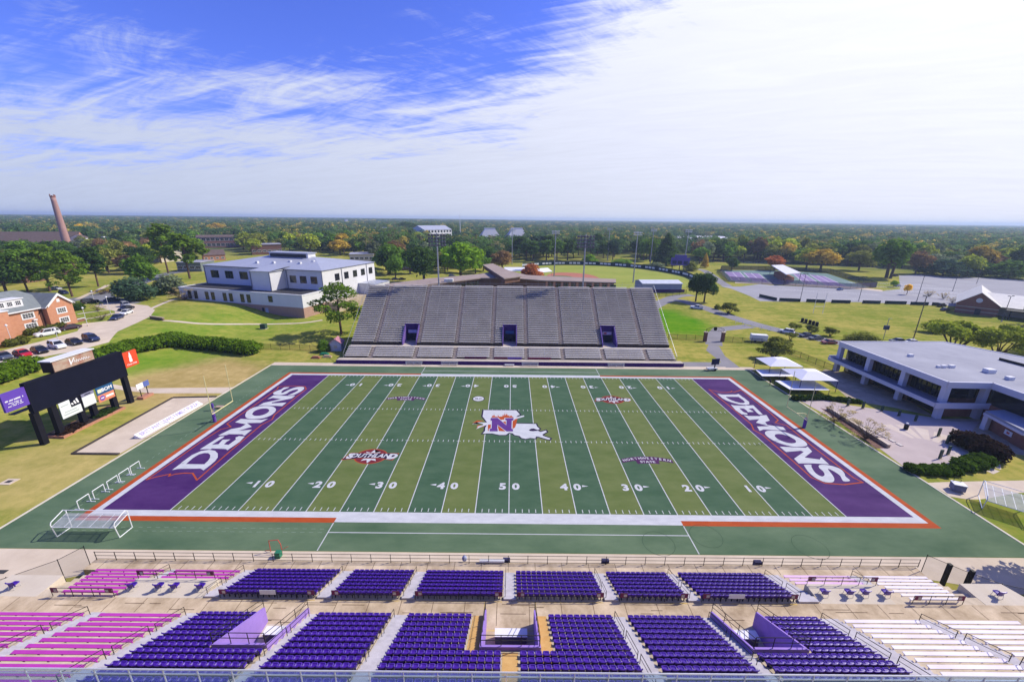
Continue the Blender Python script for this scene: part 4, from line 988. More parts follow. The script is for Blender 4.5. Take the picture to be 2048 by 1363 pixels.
# ---- white field house (left of the far stand): local x runs along its front from the right corner to the left
def field_house():
    bx, by = -80.97, 83.28; ang = math.atan2(.257, -.966)      # direction of local +x (towards the left end)
    # use a frame with local X = right along the front, so mirror: X' = -u
    t = thing('field_house', 'white metal field house with brick base, grey hip roof and dark square windows', 'building', (bx, by, 0), ang+math.pi)
    Lb, dp = 62.4, 49.5; z0, zb, zt = -1.5, 4.0, 9.0
    # local: x from -Lb (left end) to 0 (right corner), y from 0 (front) back to dp
    part('brick_base', MB().box(-Lb, 0, 0, dp, z0, zb), m_brickp, t)
    part('lower_wall', MB().box(-Lb+.02, -.02, .02, 12.4, zb+.002, zt-.3), m_bwhite, t)
    part('lower_coping', MB().box(-Lb-.12, .12, -.12, .5, zt-.3, zt+.12).box(-.5, .12, .5, 12.3, zt-.3, zt+.12).box(-Lb-.12, -Lb+.5, .5, 12.3, zt-.3, zt+.12), m_trim, t)
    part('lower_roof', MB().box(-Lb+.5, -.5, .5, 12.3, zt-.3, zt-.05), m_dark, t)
    ze = 17.0
    up_ = part('upper_wall', MB().box(-Lb+.5, 0, 12.45, dp, zb+.002, ze).box(-28, -18.6, 4.6, 12.44, zt-.3, ze-.2), m_bwhite, t)
    rf = hip_roof(MB(), -Lb+.5, 0, 12.45, dp, ze+.05, 3.4, .55)
    roof = part('roof', rf, m_roofm, t)
    part('bay_roof', MB().face([(-28.5, 4.1, ze-.15), (-18.1, 4.1, ze-.15), (-18.1, 16.0, ze+.95), (-28.5, 16.0, ze+.95)]).face([(-28.5, 4.1, ze-.35), (-28.5, 16, ze-.35), (-18.1, 16, ze-.35), (-18.1, 4.1, ze-.35)]).box(-28.5, -18.1, 4.08, 4.12, ze-.36, ze-.15), m_roofm, t)
    mon = part('roof_monitor', MB().box(-41.5, -20, 28.6, 33.4, ze+2.4, ze+5.0), m_bwhite, roof)
    part('monitor_louvre', MB().box(-41, -21, 28.5, 28.59, ze+3.1, ze+4.6), m_dark, roof)
    part('monitor_cap', MB().box(-42, -19.5, 28.0, 34, ze+5.0, ze+5.25), m_roofm, roof)
    for x, y in ((-17, 20), (-24, 22), (-13.5, 24), (-38, 18), (-30, 19)):
        part('roof_vent', MB().box(x-.6, x+.6, y-.5, y+.5, ze+.6, ze+2.0+(y-18)*.1), m_bwhite, roof)
    g = M('grey_gutter', (.2, .21, .26), .5)
    for x, y, za in ((-Lb+.45, 12.35, zt), (-28.1, 4.5, zt), (-18.5, 4.5, zt), (-17.6, 12.35, zt), (-.1, 12.35, zt)): part('downpipe', MB().box(x-.16, x+.16, y-.16, y+.08, za, ze-.1), g, t)
    part('gutter', MB().box(-Lb+.2, -28.3, 11.75, 11.95, ze-.25, ze).box(-18.0, .5, 11.75, 11.95, ze-.25, ze), g, t)
    m_fr = M('dark_window_frame', (.06, .065, .08), .5)
    for x in (-56.5, -48.5, -40.5, -32.5): window(t, x, 11.6, 4.4, 3.3, 12.44, 3, 2, m_fr, fr=.14)
    for x in (-14.7, -9.6, -4.3): window(t, x, 11.4, 3.2, 3.0, 12.44, 3, 2, m_fr, fr=.14)
    for x in (-57, -53.6, -47.6, -44.4, -38.2, -35.0, -29.2, -26.0): window(t, x, 4.5, 1.9, 3.4, 0.0+.02, 1, 2, m_fr)
    window(t, -15.2, 5.4, 2.2, 2.6, .02, 1, 2, M('blue_grey_louvre', (.2, .22, .32)))
    for x in (-19.6, -17.6): part('door', MB().box(x-.55, x+.55, -.06, -.002, .6, 2.9), m_dark, t)
    part('door', MB().box(-18.5, -17.0+.0, -.075, -.062, .6, 2.9), M('pale_door', (.4, .42, .55)), t)
    # right-hand wall (faces +x): windows and doors
    def side(o): o.location = (0, 12.45, 0); o.rotation_euler.z = math.pi/2; return o
    for k, y in enumerate((9.0, 15.2, 21.4, 27.4, 33.6)): side(window(t, y, 11.8, 3.0, 3.0, -.002, 3, 2, m_fr, fr=.12))
    for y in (15.5, 20.5, 27.2, 33.8): side(part('loading_door', MB().box(y-1.8, y+1.8, -.07, -.004, 4.05, 8.2), m_trim, t))
    for y in (12.1, 30.4): side(part('downpipe', MB().box(y-.12, y+.12, -.2, -.004, 4.0, 17), g, t))
    part('annex', MB().box(.01, 9, dp-14, dp-2, 0, 8.4), m_bwhite, t); part('annex_roof', MB().box(-.0+.02, 9.2, dp-14.2, dp-1.8, 8.402, 8.6), m_roofm, t)
    part('loading_dock', MB().box(.02, 6, 12.4, dp-14.1, -.5, 3.9), m_conc2, t)
    return t
field_house()
# ---- orange brick hall on the left edge; its long front faces the car park
def hall():
    t = thing('brick_hall', 'orange brick hall with white windows, gabled wings and grey roof by the car park', 'building', (-142.2, 54.1, 4.0), math.pi/2)
    # local x: + = towards +Y world (right in the photo); local -y = facing +X world (the car park)
    h = 7.0
    part('gable_wall', MB().box(-3.75, 3.75, 0, 12, -.3, h).face([(-3.75, 0, h), (3.75, 0, h), (0, 0, h+3.3)]), m_bricko, t)
    r = MB()
    for s in (1, -1):
        r.face([(0, -.5, h+3.55), (s*4.3, -.5, h-.25), (s*4.3, 12, h-.25), (0, 12, h+3.55)][::s], 0)
        r.face([(0, -.5, h+3.3), (s*4.3, -.5, h-.5), (s*4.3, -.5, h-.25), (0, -.5, h+3.55)][::-s], 1)
        r.face([(0, -.5, h+3.3), (s*3.6, -.5, h+.1), (s*3.6, -.5, h-.4), (0, -.5, h+2.7)][::s], 1)
        r.face([(s*4.3, -.5, h-.25), (s*4.3, 12, h-.25), (s*4.3, 12, h-.6), (s*4.3, -.5, h-.6)], 1)
    part('gable_roof', r, [m_roofs, m_trim], t)
    for z in (.9, 4.0): window(t, .2, z, 3.0, 2.0, 0, 4, 3, fr=.35)
    part('gable_vent', MB().box(-.45, .45, -.06, -.004, h+.7, h+1.7), m_trim, t)
    # long middle wing, set back
    part('wing_wall', MB().box(-17.5, -3.76, 1.6, 13, -.3, h), m_bricko, t)
    hr = MB().face([(-30, .9, h-.1), (-3.7, .9, h-.1), (-3.7, 7.6, h+5), (-30, 7.6, h+5)]).face([(-3.7, 14.3, h-.1), (-30, 14.3, h-.1), (-30, 7.6, h+5), (-3.7, 7.6, h+5)]).face([(-3.7, .9, h-.1), (-3.7, 14.3, h-.1), (-3.7, 7.6, h+5)])
    hr.face([(-3.7, .9, h-.1), (4.5, 5.5, h-.1), (-3.7, 7.6, h+5)])
    part('wing_roof', hr, m_roofs, t)
    part('eaves', MB().box(-17.5, -4.3, .85, 1.2, h-.45, h-.09), m_trim, t)
    d = part('dormer', MB().box(-15.6, -7.2, 2.3, 6.5, h+.8, h+3.2), m_trim, t)
    part('dormer_roof', MB().box(-15.9, -6.9, 2.0, 7.5, h+3.2, h+3.4), m_trim, t)
    for k in range(4): window(t, -14.5+2.05*k, h+1.3, 1.6, 1.5, 2.29, 3, 2, fr=.2)
    for x, w in ((-14.4, 1.9), (-7.6, 3.4)):
        for z in (.9, 4.0): window(t, x, z, w, 2.0, 1.6, 4 if w > 2 else 2, 3, fr=.35)
    for x, z in ((-13.4, 3.3), (-6.5, 3.3)): part('wall_unit', MB().box(x-.5, x+.5, 1.0, 1.59, z, z+.4), m_trim, t)
    # second gabled wing cut by the frame
    part('end_wing', MB().box(-27, -17.6, -5.6, 12, -.3, 8.7), m_bricko, t)
    part('end_wing_coping', MB().box(-27.2, -17.4, -5.8, 12, 8.7, 8.95), m_trim, t)
    # thin dark brick slab painted as the shade between gable and wing
    part('recess_shade', MB().box(-4.6, -3.77, 1.45, 1.595, -.3, h-.5), M('recess_shade_brick', (.10, .045, .03)), t)
    part('steps', MB().box(3.77, 6.5, .5, 3.5, -.2, .9), m_brickr, t)
    part('steps_coping', MB().box(3.77, 6.6, .3, .6, .9, 1.1), m_trim, t)
hall()
# ---- old steam plant with its chimney
def lot_box(name, label, cat, p0, p1, depth, h, wall, roof, rise=0, wins=None, wm=None, storeys=2, zbase=None, flatroof=True, ov=.4, hip=False):
    "a building whose front runs from ground point p0 to p1 (left to right)"
    a, b = Vector(p0), Vector(p1); d = b-a; w = d.length; rz = math.atan2(d.y, d.x); z = terr(a.x) if zbase is None else zbase
    t = thing(name, label, cat, (a.x, a.y, z), rz)
    mb = MB().box(0, w, 0, depth, -.5, h)
    if rise and not hip:
        mb.face([(0, 0, h), (0, depth, h), (0, depth/2, h+rise)]).face([(w, 0, h), (w, depth/2, h+rise), (w, depth, h)])
    part('wall', mb, wall, t)
    if hip: part('roof', hip_roof(MB(), 0, w, 0, depth, h+.02, rise, ov), roof, t)
    elif rise: part('roof', gable_roof(MB(), 0, w, 0, depth, h+.12, rise, ov), roof, t)
    else: part('roof', MB().box(-ov, w+ov, -ov, depth+ov, h+.002, h+.35), roof, t)
    if wins:
        n, ww, wh = wins
        for s in range(storeys):
            for k in range(n): window(t, w*(k+.5)/n, (s+.28)*h/storeys, ww, wh, 0, 2, 2, wm or m_trim, fr=.2)
    return t
t = lot_box('plant_hall', 'old brown-roofed brick plant building at the foot of the tall chimney', 'building', (-473.34,293.12), (-412.14,318.89), 20, 9, m_bricko, m_roofb, 9, (9, 3, 4), storeys=1, ov=.2)
part('white_lean_to', MB().box(18, 60, -7, -.01, -.5, 4.4), m_cream, t); part('lean_to_roof', MB().box(17.5, 72, -7.4, -.01, 4.402, 4.9), m_trim, t)
part('dormer', MB().prism([(62, 1), (72, 1), (72, 9), (62, 9)], 9, 13).face([(62, .9, 13), (72, .9, 13), (67, .9, 15.5)]), m_trim, t)
part('dormer_roof', gable_roof(MB(), 1, 9, -5.4, 5.4, 13, 2.5, .3).xf(Matrix.Translation((67, 0, 0)) @ Matrix.Rotation(math.pi/2, 4, 'Z')), m_roofb, t)
t = lot_box('plant_annex', 'pale annex with a flat grey roof in front of the plant building', 'building', (-541.68,339.04), (-508.95,351.42), 26, 15, m_cream, m_roofm, 0, (6, 4, 5), storeys=1)
cx, cy = (-414.45,312.56)
ch = thing('chimney', 'tall tapering pinkish brick factory chimney with a ragged top', 'chimney', (cx, cy, 4))
pf = [(3.4, -.5)]+[(3.3-1.55*k/12, 49*k/12) for k in range(13)]
part('shaft', MB().lathe(pf, (0, 0, 0), 20), M('chimney_brick', (.33, .185, .165), .9, scale=.5, col2=(.42, .26, .23), detail=8, stretch=(1, 1, .5)), ch, True)
part('crown', MB().lathe([(1.75, 48), (1.95, 48.4), (1.95, 49.4), (1.7, 49.6)], (0, 0, 0), 16), m_brickr, ch)
tm = MB()
for k in range(7):
    a = k*.9; tm.box(1.7*math.cos(a)-.25, 1.7*math.cos(a)+.25, 1.7*math.sin(a)-.25, 1.7*math.sin(a)+.25, 49.55, 50.0+.5*(k % 3))
part('broken_rim', tm, m_brickr, ch)
cols = []
for i, (px, py) in enumerate(((-423.44,357.49), (-419.36,358.12), (-415.27,358.76))):
    t = thing('column', 'white old stone column standing alone in the trees, %s of three' % ('leftmost', 'middle one', 'rightmost')[i], 'column', (px, py, 4), 0, 'three white columns')
    part('shaft', MB().lathe([(1.0, 1), (.95, 4), (.8, 11.2)], (0, 0, 0), 12), m_white, t, True); part('base', MB().box(-1.3, 1.3, -1.3, 1.3, 0, 1), m_white, t); part('capital', MB().box(-1.15, 1.15, -1.15, 1.15, 11.2, 12.2), m_white, t)
lot_box('campus_building', 'long low building with a mottled grey roof beyond the pines', 'building', (-302.01,237.32), (-263.07,234.15), 24, 5, m_cream, M('mottled_roof', (.30, .30, .31), .9, scale=.3, col2=(.42, .42, .43)), 3.2, (7, 2.2, 1.6), storeys=1)
lot_box('campus_building', 'long two-storey red brick building with a row of white windows in the trees', 'building', (-343.25,377.72), (-303.13,400.59), 16, 11.5, m_brickr, m_roofb, 2.0, (11, 3.6, 3.4), storeys=2)
lot_box('campus_building', 'low brown-roofed brick house behind the white field house', 'building', (-240.9,247.74), (-229.99,256.91), 16, 4.5, m_bricko, m_roofb, 3.5, (4, 2, 1.6), storeys=1)
lot_box('campus_building', 'small flat-roofed building with a brick base behind the gym hedge', 'building', (-211.09,185.02), (-196.85,186.26), 14, 5.6, M('teal_grey_wall', (.16, .19, .18)), m_flat, 0, (4, 3, 2), storeys=1)
lot_box('campus_building', 'pale flat-roofed building peeking over the field house roof at its left', 'building', (-237.09,302.61), (-217.13,316.11), 20, 9, m_brickd, m_flat, 0, (6, 3, 2), storeys=1)
lot_box('campus_building', 'pale flat-roofed building peeking over the field house roof at its right', 'building', (-129.9,255.84), (-112.48,261.27), 20, 5.5, m_cream, m_flat, 0, (5, 3, 2), storeys=1)
lot_box('campus_building', 'dark brick building with a white roof edge behind the round trees', 'building', (-84.28,237.1), (-72.36,238.17), 14, 9.5, m_brickd, m_flat, 0, (4, 2, 2), storeys=2)
lot_box('campus_building', 'dark red hut under the pines behind the brick hall', 'building', (-259.15,134.19), (-248.08,134.98), 10, 4, m_brickd, m_flat, 2, None)
# far buildings standing in the woods
lot_box('far_building', 'large white building with rows of dormers among the far trees', 'building', (-131.82,552.64), (-98.03,600.79), 30, 17, m_bwhite, m_roofm, 6, (9, 4, 3), m_dark, storeys=3)
def tent_roof(name, label, p0, p1, h, rise, wall):
    a, b = Vector(p0), Vector(p1); d = b-a; w = d.length; t = thing(name, label, 'building', (a.x, a.y, 0), math.atan2(d.y, d.x))
    part('wall', MB().box(0, w, 0, w*.8, -.5, h), wall, t); r = MB(); k = .22
    lo_ = [(-2, -2, h), (w+2, -2, h), (w+2, w*.8+2, h), (-2, w*.8+2, h)]; hi = [(w*k, w*.25, h+rise), (w*(1-k), w*.25, h+rise), (w*(1-k), w*.55, h+rise), (w*k, w*.55, h+rise)]
    for i in range(4): r.face([lo_[i], lo_[(i+1) % 4], hi[(i+1) % 4], hi[i]])
    r.face(hi); r.face(lo_[::-1]); part('roof', r, M('bluish_roof', (.40, .43, .48), .6, scale=.15, col2=(.50, .48, .46)), t)
    part('ridge_vent', MB().box(w*k, w*(1-k), w*.3, w*.5, h+rise, h+rise+2.5), m_trim, t)
    for j in range(4): window(t, w*(j+.5)/4, h*.3, w*.12, h*.4, 0, 2, 1, m_trim)
tent_roof('far_building', 'far building with a steep grey tent roof, left one of the pair', (-50.72,600.2), (-19.1,606.28), 7, 14, m_brickd)
tent_roof('far_building', 'far building with a steep grey tent roof, right one of the pair', (-6.25,638.66), (27.6,645.44), 7, 14, m_brickd)
lot_box('far_building', 'grey flat-roofed block far off above the dark oak', 'building', (-283.18,764.71), (-242.13,776.57), 30, 14, m_cream, m_flat, 0, (6, 4, 3), storeys=2)
lot_box('far_building', 'long low white-roofed warehouse far off behind the light poles', 'building', (306.11,684.7), (403.04,687.39), 60, 8, m_cream, m_bwhite, 3, None)
lot_box('far_building', 'far pale roofed shed right of the long warehouse', 'building', (579.28,1018.7), (654.17,1038.49), 50, 8, m_cream, m_bwhite, 3, None)
lot_box('far_building', 'tiny white tower block far off over the woods', 'building', (-663.79,1589.13), (-655.87,1594.36), 20, 26, m_bwhite, m_flat, 0, None)
for p0, p1, lb in (((-636.33,951.07), (-579,930.5), 'left of the tall grey block'), ((615.65,711.75), (645.17,701.35), 'behind the yellow-green riverside trees'), ((751.63,661.58), (775.52,652.08), 'behind the bushy riverside bank'), ((795.51,839.47), (829.55,846.61), 'above the big willow'), ((-598.02,673.71), (-579.62,679.03), 'above the pines'), ((-521.02,1222.61), (-489.4,1238.01), 'under the tiny tower')):
    lot_box('far_building', 'pale roofed house among the far trees '+lb, 'building', p0, p1, 14, 6, m_cream, m_flat, 3.5, None)
mp = (-90.56,651.98); t = thing('radio_mast', 'thin white radio mast rising from the far woods', 'mast', (*mp, 0)); part('pole', MB().tube((0, 0, 0), (0, 0, 46), .8, 6, r2=.3), m_white, t)
# ---- brown-roofed athletic complex right behind the far stand
def complex_():
    t = thing('athletic_complex', 'long brown flat-roofed brick building right behind the far stand', 'building', (0, 0, 0))
    zr = 9.0
    A = [(-55.88,110.14), (-40.35,128.39), (-17.07,146.85), (-3.98,167.64), (7.64,144.88), (51.9,133.56), (49.44,123.46), (16.19,127.53), (0.17,134.95), (-16.05,133.71), (-33.28,116.1), (-48.19,102.47)]
    part('wall', MB().prism([( x*1.0, y) for x, y in A], 0, zr), m_brickd, t)
    part('roof', MB().prism(grow(A, .9), zr+.002, zr+.5), m_membr, t)
    q = [(-16.53,170.91), (-11.77,176.97), (3.98,122.54), (-3.07,115.23)]
    part('raised_roof', MB().prism(q, zr+.5, 11.6), m_brickd, t); part('raised_roof_cap', MB().prism(grow(q, .7), 11.602, 12), m_membr, t)
    for i in range(9):
        x, y = Vector(A[7]).lerp(Vector(A[6]), (i+.3)/9)
        part('brick_pier', MB().box(x-.5, x+.5, y-.7, y+.1, 0, 8.9), m_bricko, t)
        part('window', MB().box(x+.9, x+3.6, y-.35, y+.02, 5.2, 8.2), m_glass, t)
    for i in range(8):
        x, y = Vector(A[10]).lerp(Vector(A[9]), (i+.3)/8); part('window', MB().box(x-1.5, x+1.2, y-.9, y+.3, 4.8, 8.0), m_glass, t)
    for px, py in (((-30.72,119.15), 0), ((-28.62,119.3), 0)): part('roof_unit', MB().box(px[0]-1, px[0]+1, px[1]-1, px[1]+1, 9.5, 10.9), m_trim, t)
complex_()
def cage(p0, p1, label):
    a, b = Vector(p0), Vector(p1); d = b-a; w = d.length; t = thing('batting_cage', label, 'canopy', (a.x, a.y, 0), math.atan2(d.y, d.x), 'white batting cage roofs')
    part('roof', gable_roof(MB(), 0, w, 0, 9, 5, 1.8, .3, .15), m_white, t)
    for x in (0.2, w/2, w-.2):
        for y in (.2, 8.8): part('post', MB().tube((x, y, 0), (x, y, 5), .1), m_galv, t)
cage((-4.5,200.19), (9.66,201.28), 'white batting cage roof left of the red-leaved tree'); cage((16.58,192.55), (26.8,200.22), 'white batting cage roof right of the red-leaved tree')
t = lot_box('shed_building', 'long blue-grey metal shed with a pale roof beside the baseball field', 'building', (72,149.48), (94.1,150.83), 12, 5.0, M('blue_metal_siding', (.24, .28, .44), .6, var=.1), M('pale_blue_roof', (.55, .58, .63), .5), 1.2, None)
part('dark_band', MB().box(0.1, 24, -.06, -.004, .2, 1.8), m_pwall, t)
# outfield wall with white panels
wl = thing('outfield_wall', 'long dark green outfield wall with small white panels round the baseball field', 'wall', (0, 0, 0))
OW = smooth_path([(8.86,265.79), (37.67,283.71), (76.96,283.65), (109.12,261.08), (124.34,222.98), (122.25,195.87)], 6)
mb = MB(); m_wallg = M('dark_green_wall', (.015, .035, .045), .8)
for a, b in zip(OW, OW[1:]): mb.face([(a[0], a[1], 0), (b[0], b[1], 0), (b[0], b[1], 3.4), (a[0], a[1], 3.4)]).face([(a[0], a[1]+.3, 0), (a[0], a[1]+.3, 3.4), (b[0], b[1]+.3, 3.4), (b[0], b[1]+.3, 0)]).face([(a[0], a[1], 3.4), (b[0], b[1], 3.4), (b[0], b[1]+.3, 3.4), (a[0], a[1]+.3, 3.4)])
part('wall', mb, m_wallg, wl)
for i, (a, b) in enumerate(zip(OW, OW[1:])):
    for tt in (.2, .7):
        c = Vector(a).lerp(Vector(b), tt); d = (Vector(b)-Vector(a)).normalized()
        if (i*2+int(tt > .5)) % 4 == 3: continue
        pb_ = MB().box(-1.3, 1.3, -.12, -.05, 1.1, 2.5).xf(Matrix.Translation((c.x, c.y, 0)) @ Matrix.Rotation(math.atan2(d.y, d.x), 4, 'Z')); part('panel', pb_, m_white, wl)
p = (127.71,256.04); t = thing('scoreboard', 'purple baseball scoreboard in front of the dark conifer', 'scoreboard', (p[0], p[1], 0), -.25)
part('board', MB().box(0, 14, 0, .8, 4, 10), M('scoreboard_purple', (.10, .07, .30), .6), t); part('top_sign', MB().box(2.5, 11.5, 0, .8, 10.02, 12.2), M('scoreboard_purple', (.10, .07, .30), .6), t)
for x in (1.5, 7, 12.5): part('post', MB().box(x-.3, x+.3, .9, 1.4, 0, 9), m_black, t)
for x in (1, 5, 9.5): part('panel', MB().box(x, x+3.2, -.06, -.01, 5, 7.6), M('scoreboard_dark', (.03, .03, .08)), t)
# tennis stand roof, courts' windscreens
q = [(195.39,235.13), (207.05,239.75), (186.64,190.37), (171.3,181.76)]
t = thing('tennis_pavilion', 'white-roofed open pavilion between the purple tennis courts', 'canopy', (0, 0, 0))
part('roof', MB().prism(q, 6.6, 7.0), m_trim, t)
for x, y in q: part('post', MB().tube((x, y, 0), (x, y, 6.6), .15), m_black, t)
c = sum((Vector(p) for p in q), Vector((0, 0)))/4
part('stand', MB().prism([tuple(c.lerp(Vector(p), .7)) for p in q], 0, 3), m_brickr, t)
m_screen = M('green_windscreen', (.03, .055, .055), .8, alpha=.82); m_screen2 = M('mauve_windscreen', (.13, .11, .20), .8, alpha=.7)
line_fence('fence', 'dark screened fence along the near side of the tennis courts', [(*p, 0) for p in ((161.73,243.19), (143.82,195.22), (172.66,182.55), (203.19,169.45), (224.87,176.37))], 3.4, 6, m_black, (.02, .99), m_screen2, r=.07)
line_fence('fence', 'dark green screened fence along the far side of the tennis courts', [(*p, 0) for p in ((161.73,243.19), (172.63,263.43), (222.06,264.47), (250.75,247.69), (224.87,176.37))], 3.4, 6, m_black, (.02, .99), m_screen, r=.07)
# ---- right-hand modern building
def modern():
    t = thing('field_building', 'modern two-storey building with white frame, dark glass and pale flat roof', 'building', (0, 0, 0))
    m_fr = M('white_stucco', (.58, .58, .64), .7, var=.05, scale=.6)
    zt = 8.0
    xw = 87.2
    roofp = [(87.0, 4.3), (95.6, 4.1), (95.4, -12), (135, -12), (128, 8), (115.4, 32.4), (87.0, 31.6)]
    part('roof', MB().prism(roofp[:], zt-.15, zt+.02), m_flat, t)
    fas = MB()
    for a, b in zip(roofp, roofp[1:]+roofp[:1]):
        a, b = Vector(a), Vector(b); d = (b-a).normalized(); n = Vector((d.y, -d.x))*.25
        fas.prism([tuple(a-n*.4), tuple(b-n*.4), tuple(b+n), tuple(a+n)], zt-1.15, zt+.14)
    part('fascia', fas, m_fr, t)
    part('core', MB().prism([(89.3, 6.2), (97.4, 5.6), (97.4, -11), (133, -11), (126, 7), (114.6, 31.2), (89.3, 31.0)], .0, zt-.2), m_brickd, t)
    ys = (31.3, 22.4, 13.4, 4.75)
    for y in ys: part('pier', MB().box(87.0, 88.0, y-.5, y+.5, 0, zt-1.16), m_fr, t)
    part('pier', MB().box(95.0, 96.0, 4.3, 5.3, 0, zt-1.16), m_fr, t)
    part('balcony', MB().box(85.2, 89.28, 3.6, 31.8, 3.15, 3.5), M('balcony_floor', (.20, .20, .25), .8), t)
    part('balcony_edge', MB().box(85.0, 85.19, 3.5, 31.9, 2.9, 3.75).box(85.2, 87.0, 31.81, 32.0, 2.9, 4.2).box(85.0, 96.2, 3.35, 3.59, 2.7, 3.9), m_fr, t)
    for y0, y1 in zip(ys[1:], ys[:-1]):
        w = part('window', MB().box(88.75, 88.85, y0+.5, y1-.5, 3.6, zt-1.2), m_glass, t)
        mu = MB()
        for k in range(1, 7): yy = y0+.5+(y1-y0-1)*k/7; mu.box(88.6, 88.74, yy-.06, yy+.06, 3.6, zt-1.2)
        part('mullions', mu, m_black, w)
        part('window', MB().box(89.15, 89.25, y0+.5, y1-.5, .2, 2.8), m_glass, t)
    part('window', MB().box(88.4, 95.0, 5.6, 5.7, 4.0, zt-1.2), m_glass, t)
    part('brick_panel', MB().box(88.2, 95, 5.3, 5.59, 0, 2.7), m_brickr, t)
    part('window', MB().box(95.9, 96.0, -11, 4.0, 3.7, zt-1.3), m_glass, t)
    part('brick_panel', MB().box(95.85, 96.05, -11, 4.0, 0, 3.6), m_brickr, t)
    pr = [(91.69,0.6), (89.74,-7.05), (96.5, -13), (96.5, 1.2)]
    part('porch_roof', MB().prism(pr, 3.3, 3.72), m_flat, t)
    part('porch_fascia', MB().prism(grow(pr, .12), 2.85, 3.3), m_fr, t)
    part('porch_pier', MB().box(pr[0][0]-.1, pr[0][0]+.7, pr[0][1]-.9, pr[0][1]-.1, 0, 2.85), m_fr, t)
    part('porch_wall', MB().prism([(pr[0][0]+1.2, pr[0][1]-.6), (pr[1][0]+1.0, pr[1][1]), (96.4, -12.5), (96.4, .9)], 0, 2.84), m_brickr, t)
    c = Vector((pr[0][0]+1.2, pr[0][1]-.6)).lerp(Vector((pr[1][0]+1, pr[1][1])), .55)
    sg = MB().box(-.75, .75, -.08, -.02, 1.0, 1.9, 0).box(-.3, .3, -.09, -.082, 1.25, 1.65, 1); dv = Vector(pr[1])-Vector(pr[0])
    part('wall_sign', sg.xf(Matrix.Translation((c.x-.05, c.y, 0)) @ Matrix.Rotation(math.atan2(dv.y, dv.x), 4, 'Z')), [m_white, M('red_print', (.55, .12, .08))], t)
    for p, s in (((101.47,9.97), .85), ((101.18,6.07), .6), ((94.48,20.12), .5), ((94.69,12.77), .45), ((96.5,12.82), .5), ((93.56,12.74), .35)):
        part('roof_vent', MB().box(p[0]-s, p[0]+s, p[1]-s*.7, p[1]+s*.7, zt+.02, zt+.25+s*.7), m_trim, t)
    part('back_parapet', MB().prism([(113.29,17.8), (114.24,10.77), ((114.24,10.77)[0], (114.24,10.77)[1]+.5), ((113.29,17.8)[0], (113.29,17.8)[1]+.5)], zt+.02, 8.6), m_black, t)
    part('wall_lamp', MB().box(95.0, 95.2, -2.2, -1.4, 7.2, 7.5), m_trim, t)
modern()
# ---- brick building with a white roof at the right edge
def rec():
    a, b = Vector((199.93,107.31)), Vector((208.22,98.06)); d = b-a; w = d.length
    t = thing('recreation_building', 'striped brick building with a white gable roof beyond the practice field', 'building', (a.x, a.y, 0), math.atan2(d.y, d.x))
    h = 4.6; rise = 5.0; dp = 34
    part('wall', MB().box(0, w, 0, dp, 0, h).face([(0, 0, h), (w, 0, h), (w*.5, 0, h+rise)]), m_brickr, t)
    r = MB()
    for s in (0, 1):
        x0, x1 = (-.6, w*.5) if s == 0 else (w+.6, w*.5); z0 = h-.25
        r.face([(x0, -.6, z0), (x1, -.6, h+rise+.2), (x1, dp, h+rise+.2), (x0, dp, z0)][::(-1 if s == 0 else 1)])
        r.face([(x0, -.6, z0-.2), (x1, -.6, h+rise), (x1, -.6, h+rise+.2), (x0, -.6, z0)])
    part('roof', r, M('cream_metal_roof', (.62, .60, .55), .5), t)
    for z in (1.3, 3.0): part('pale_band', MB().box(-.02, w+.02, -.05, -.004, z, z+.3), m_cream, t)
    part('door', MB().box(w*.47, w*.53+1, -.08, -.055, 0, 2.6), m_dark, t)
    part('round_emblem', MB().lathe([(1.0, 0), (1.0, .08)], (0, 0, 0), 16).xf(Matrix.Translation((w*.5, -.08, h+1.7)) @ Matrix.Rotation(R(90), 4, 'X')), m_trim, t)
    part('wing', MB().box(w+.01, w+26, 6, dp-6, 0, 3.6), m_cream, t); part('wing_roof', MB().face([(w-6, 3, 4.2), (w+30, 3, 3.6), (w+30, dp/2, 7.6), (w-6, dp/2, 8.4)]).face([(w-6, dp/2, 8.4), (w+30, dp/2, 7.6), (w+30, dp-3, 3.6), (w-6, dp-3, 4.2)]), M('cream_metal_roof', (.62, .60, .55), .5), t)
    part('canopy', MB().box(w+2, w+32, -3, 5.9, 3.4, 3.75), m_black, t)
    for x in (3, 9, 15, 21, 27): part('canopy_post', MB().box(w+x, w+x+.4, -2.8, -2.4, 0, 3.4), m_black, t)
rec()
# ================================================================== OBJECTS ROUND THE FIELD
# ---- goal posts
def goalpost(s, label):
    t = thing('goalpost', label, 'goalpost', (s*57.0, 0, .02), 0 if s > 0 else math.pi, 'football goalposts')
    m_y = M('yellow_goal_paint', (.66, .60, .30), .45, var=.06)
    part('pad', MB().lathe([(.28, 0), (.28, 2.0), (.2, 2.05)], (0, 0, 0), 10), M('purple_pad', (.12, .06, .34), .6), t)
    part('gooseneck', MB().path([(0, 0, 2.0), (0, 0, 2.5), (-.25, 0, 2.9), (-.8, 0, 3.05), (-2.1, 0, 3.05)], .09, 8), m_y, t)
    part('crossbar', MB().tube((-2.1, -2.85, 3.05), (-2.1, 2.85, 3.05), .085, 8), m_y, t)
    for y in (-2.82, 2.82): part('upright', MB().tube((-2.1, y, 3.05), (-2.1, y, 10.6), .06, 6), m_y, t)
    return t
goalpost(-1, 'yellow goalpost with a purple pad behind the left end zone'); g = goalpost(1, 'yellow goalpost with a purple pad behind the right end zone')
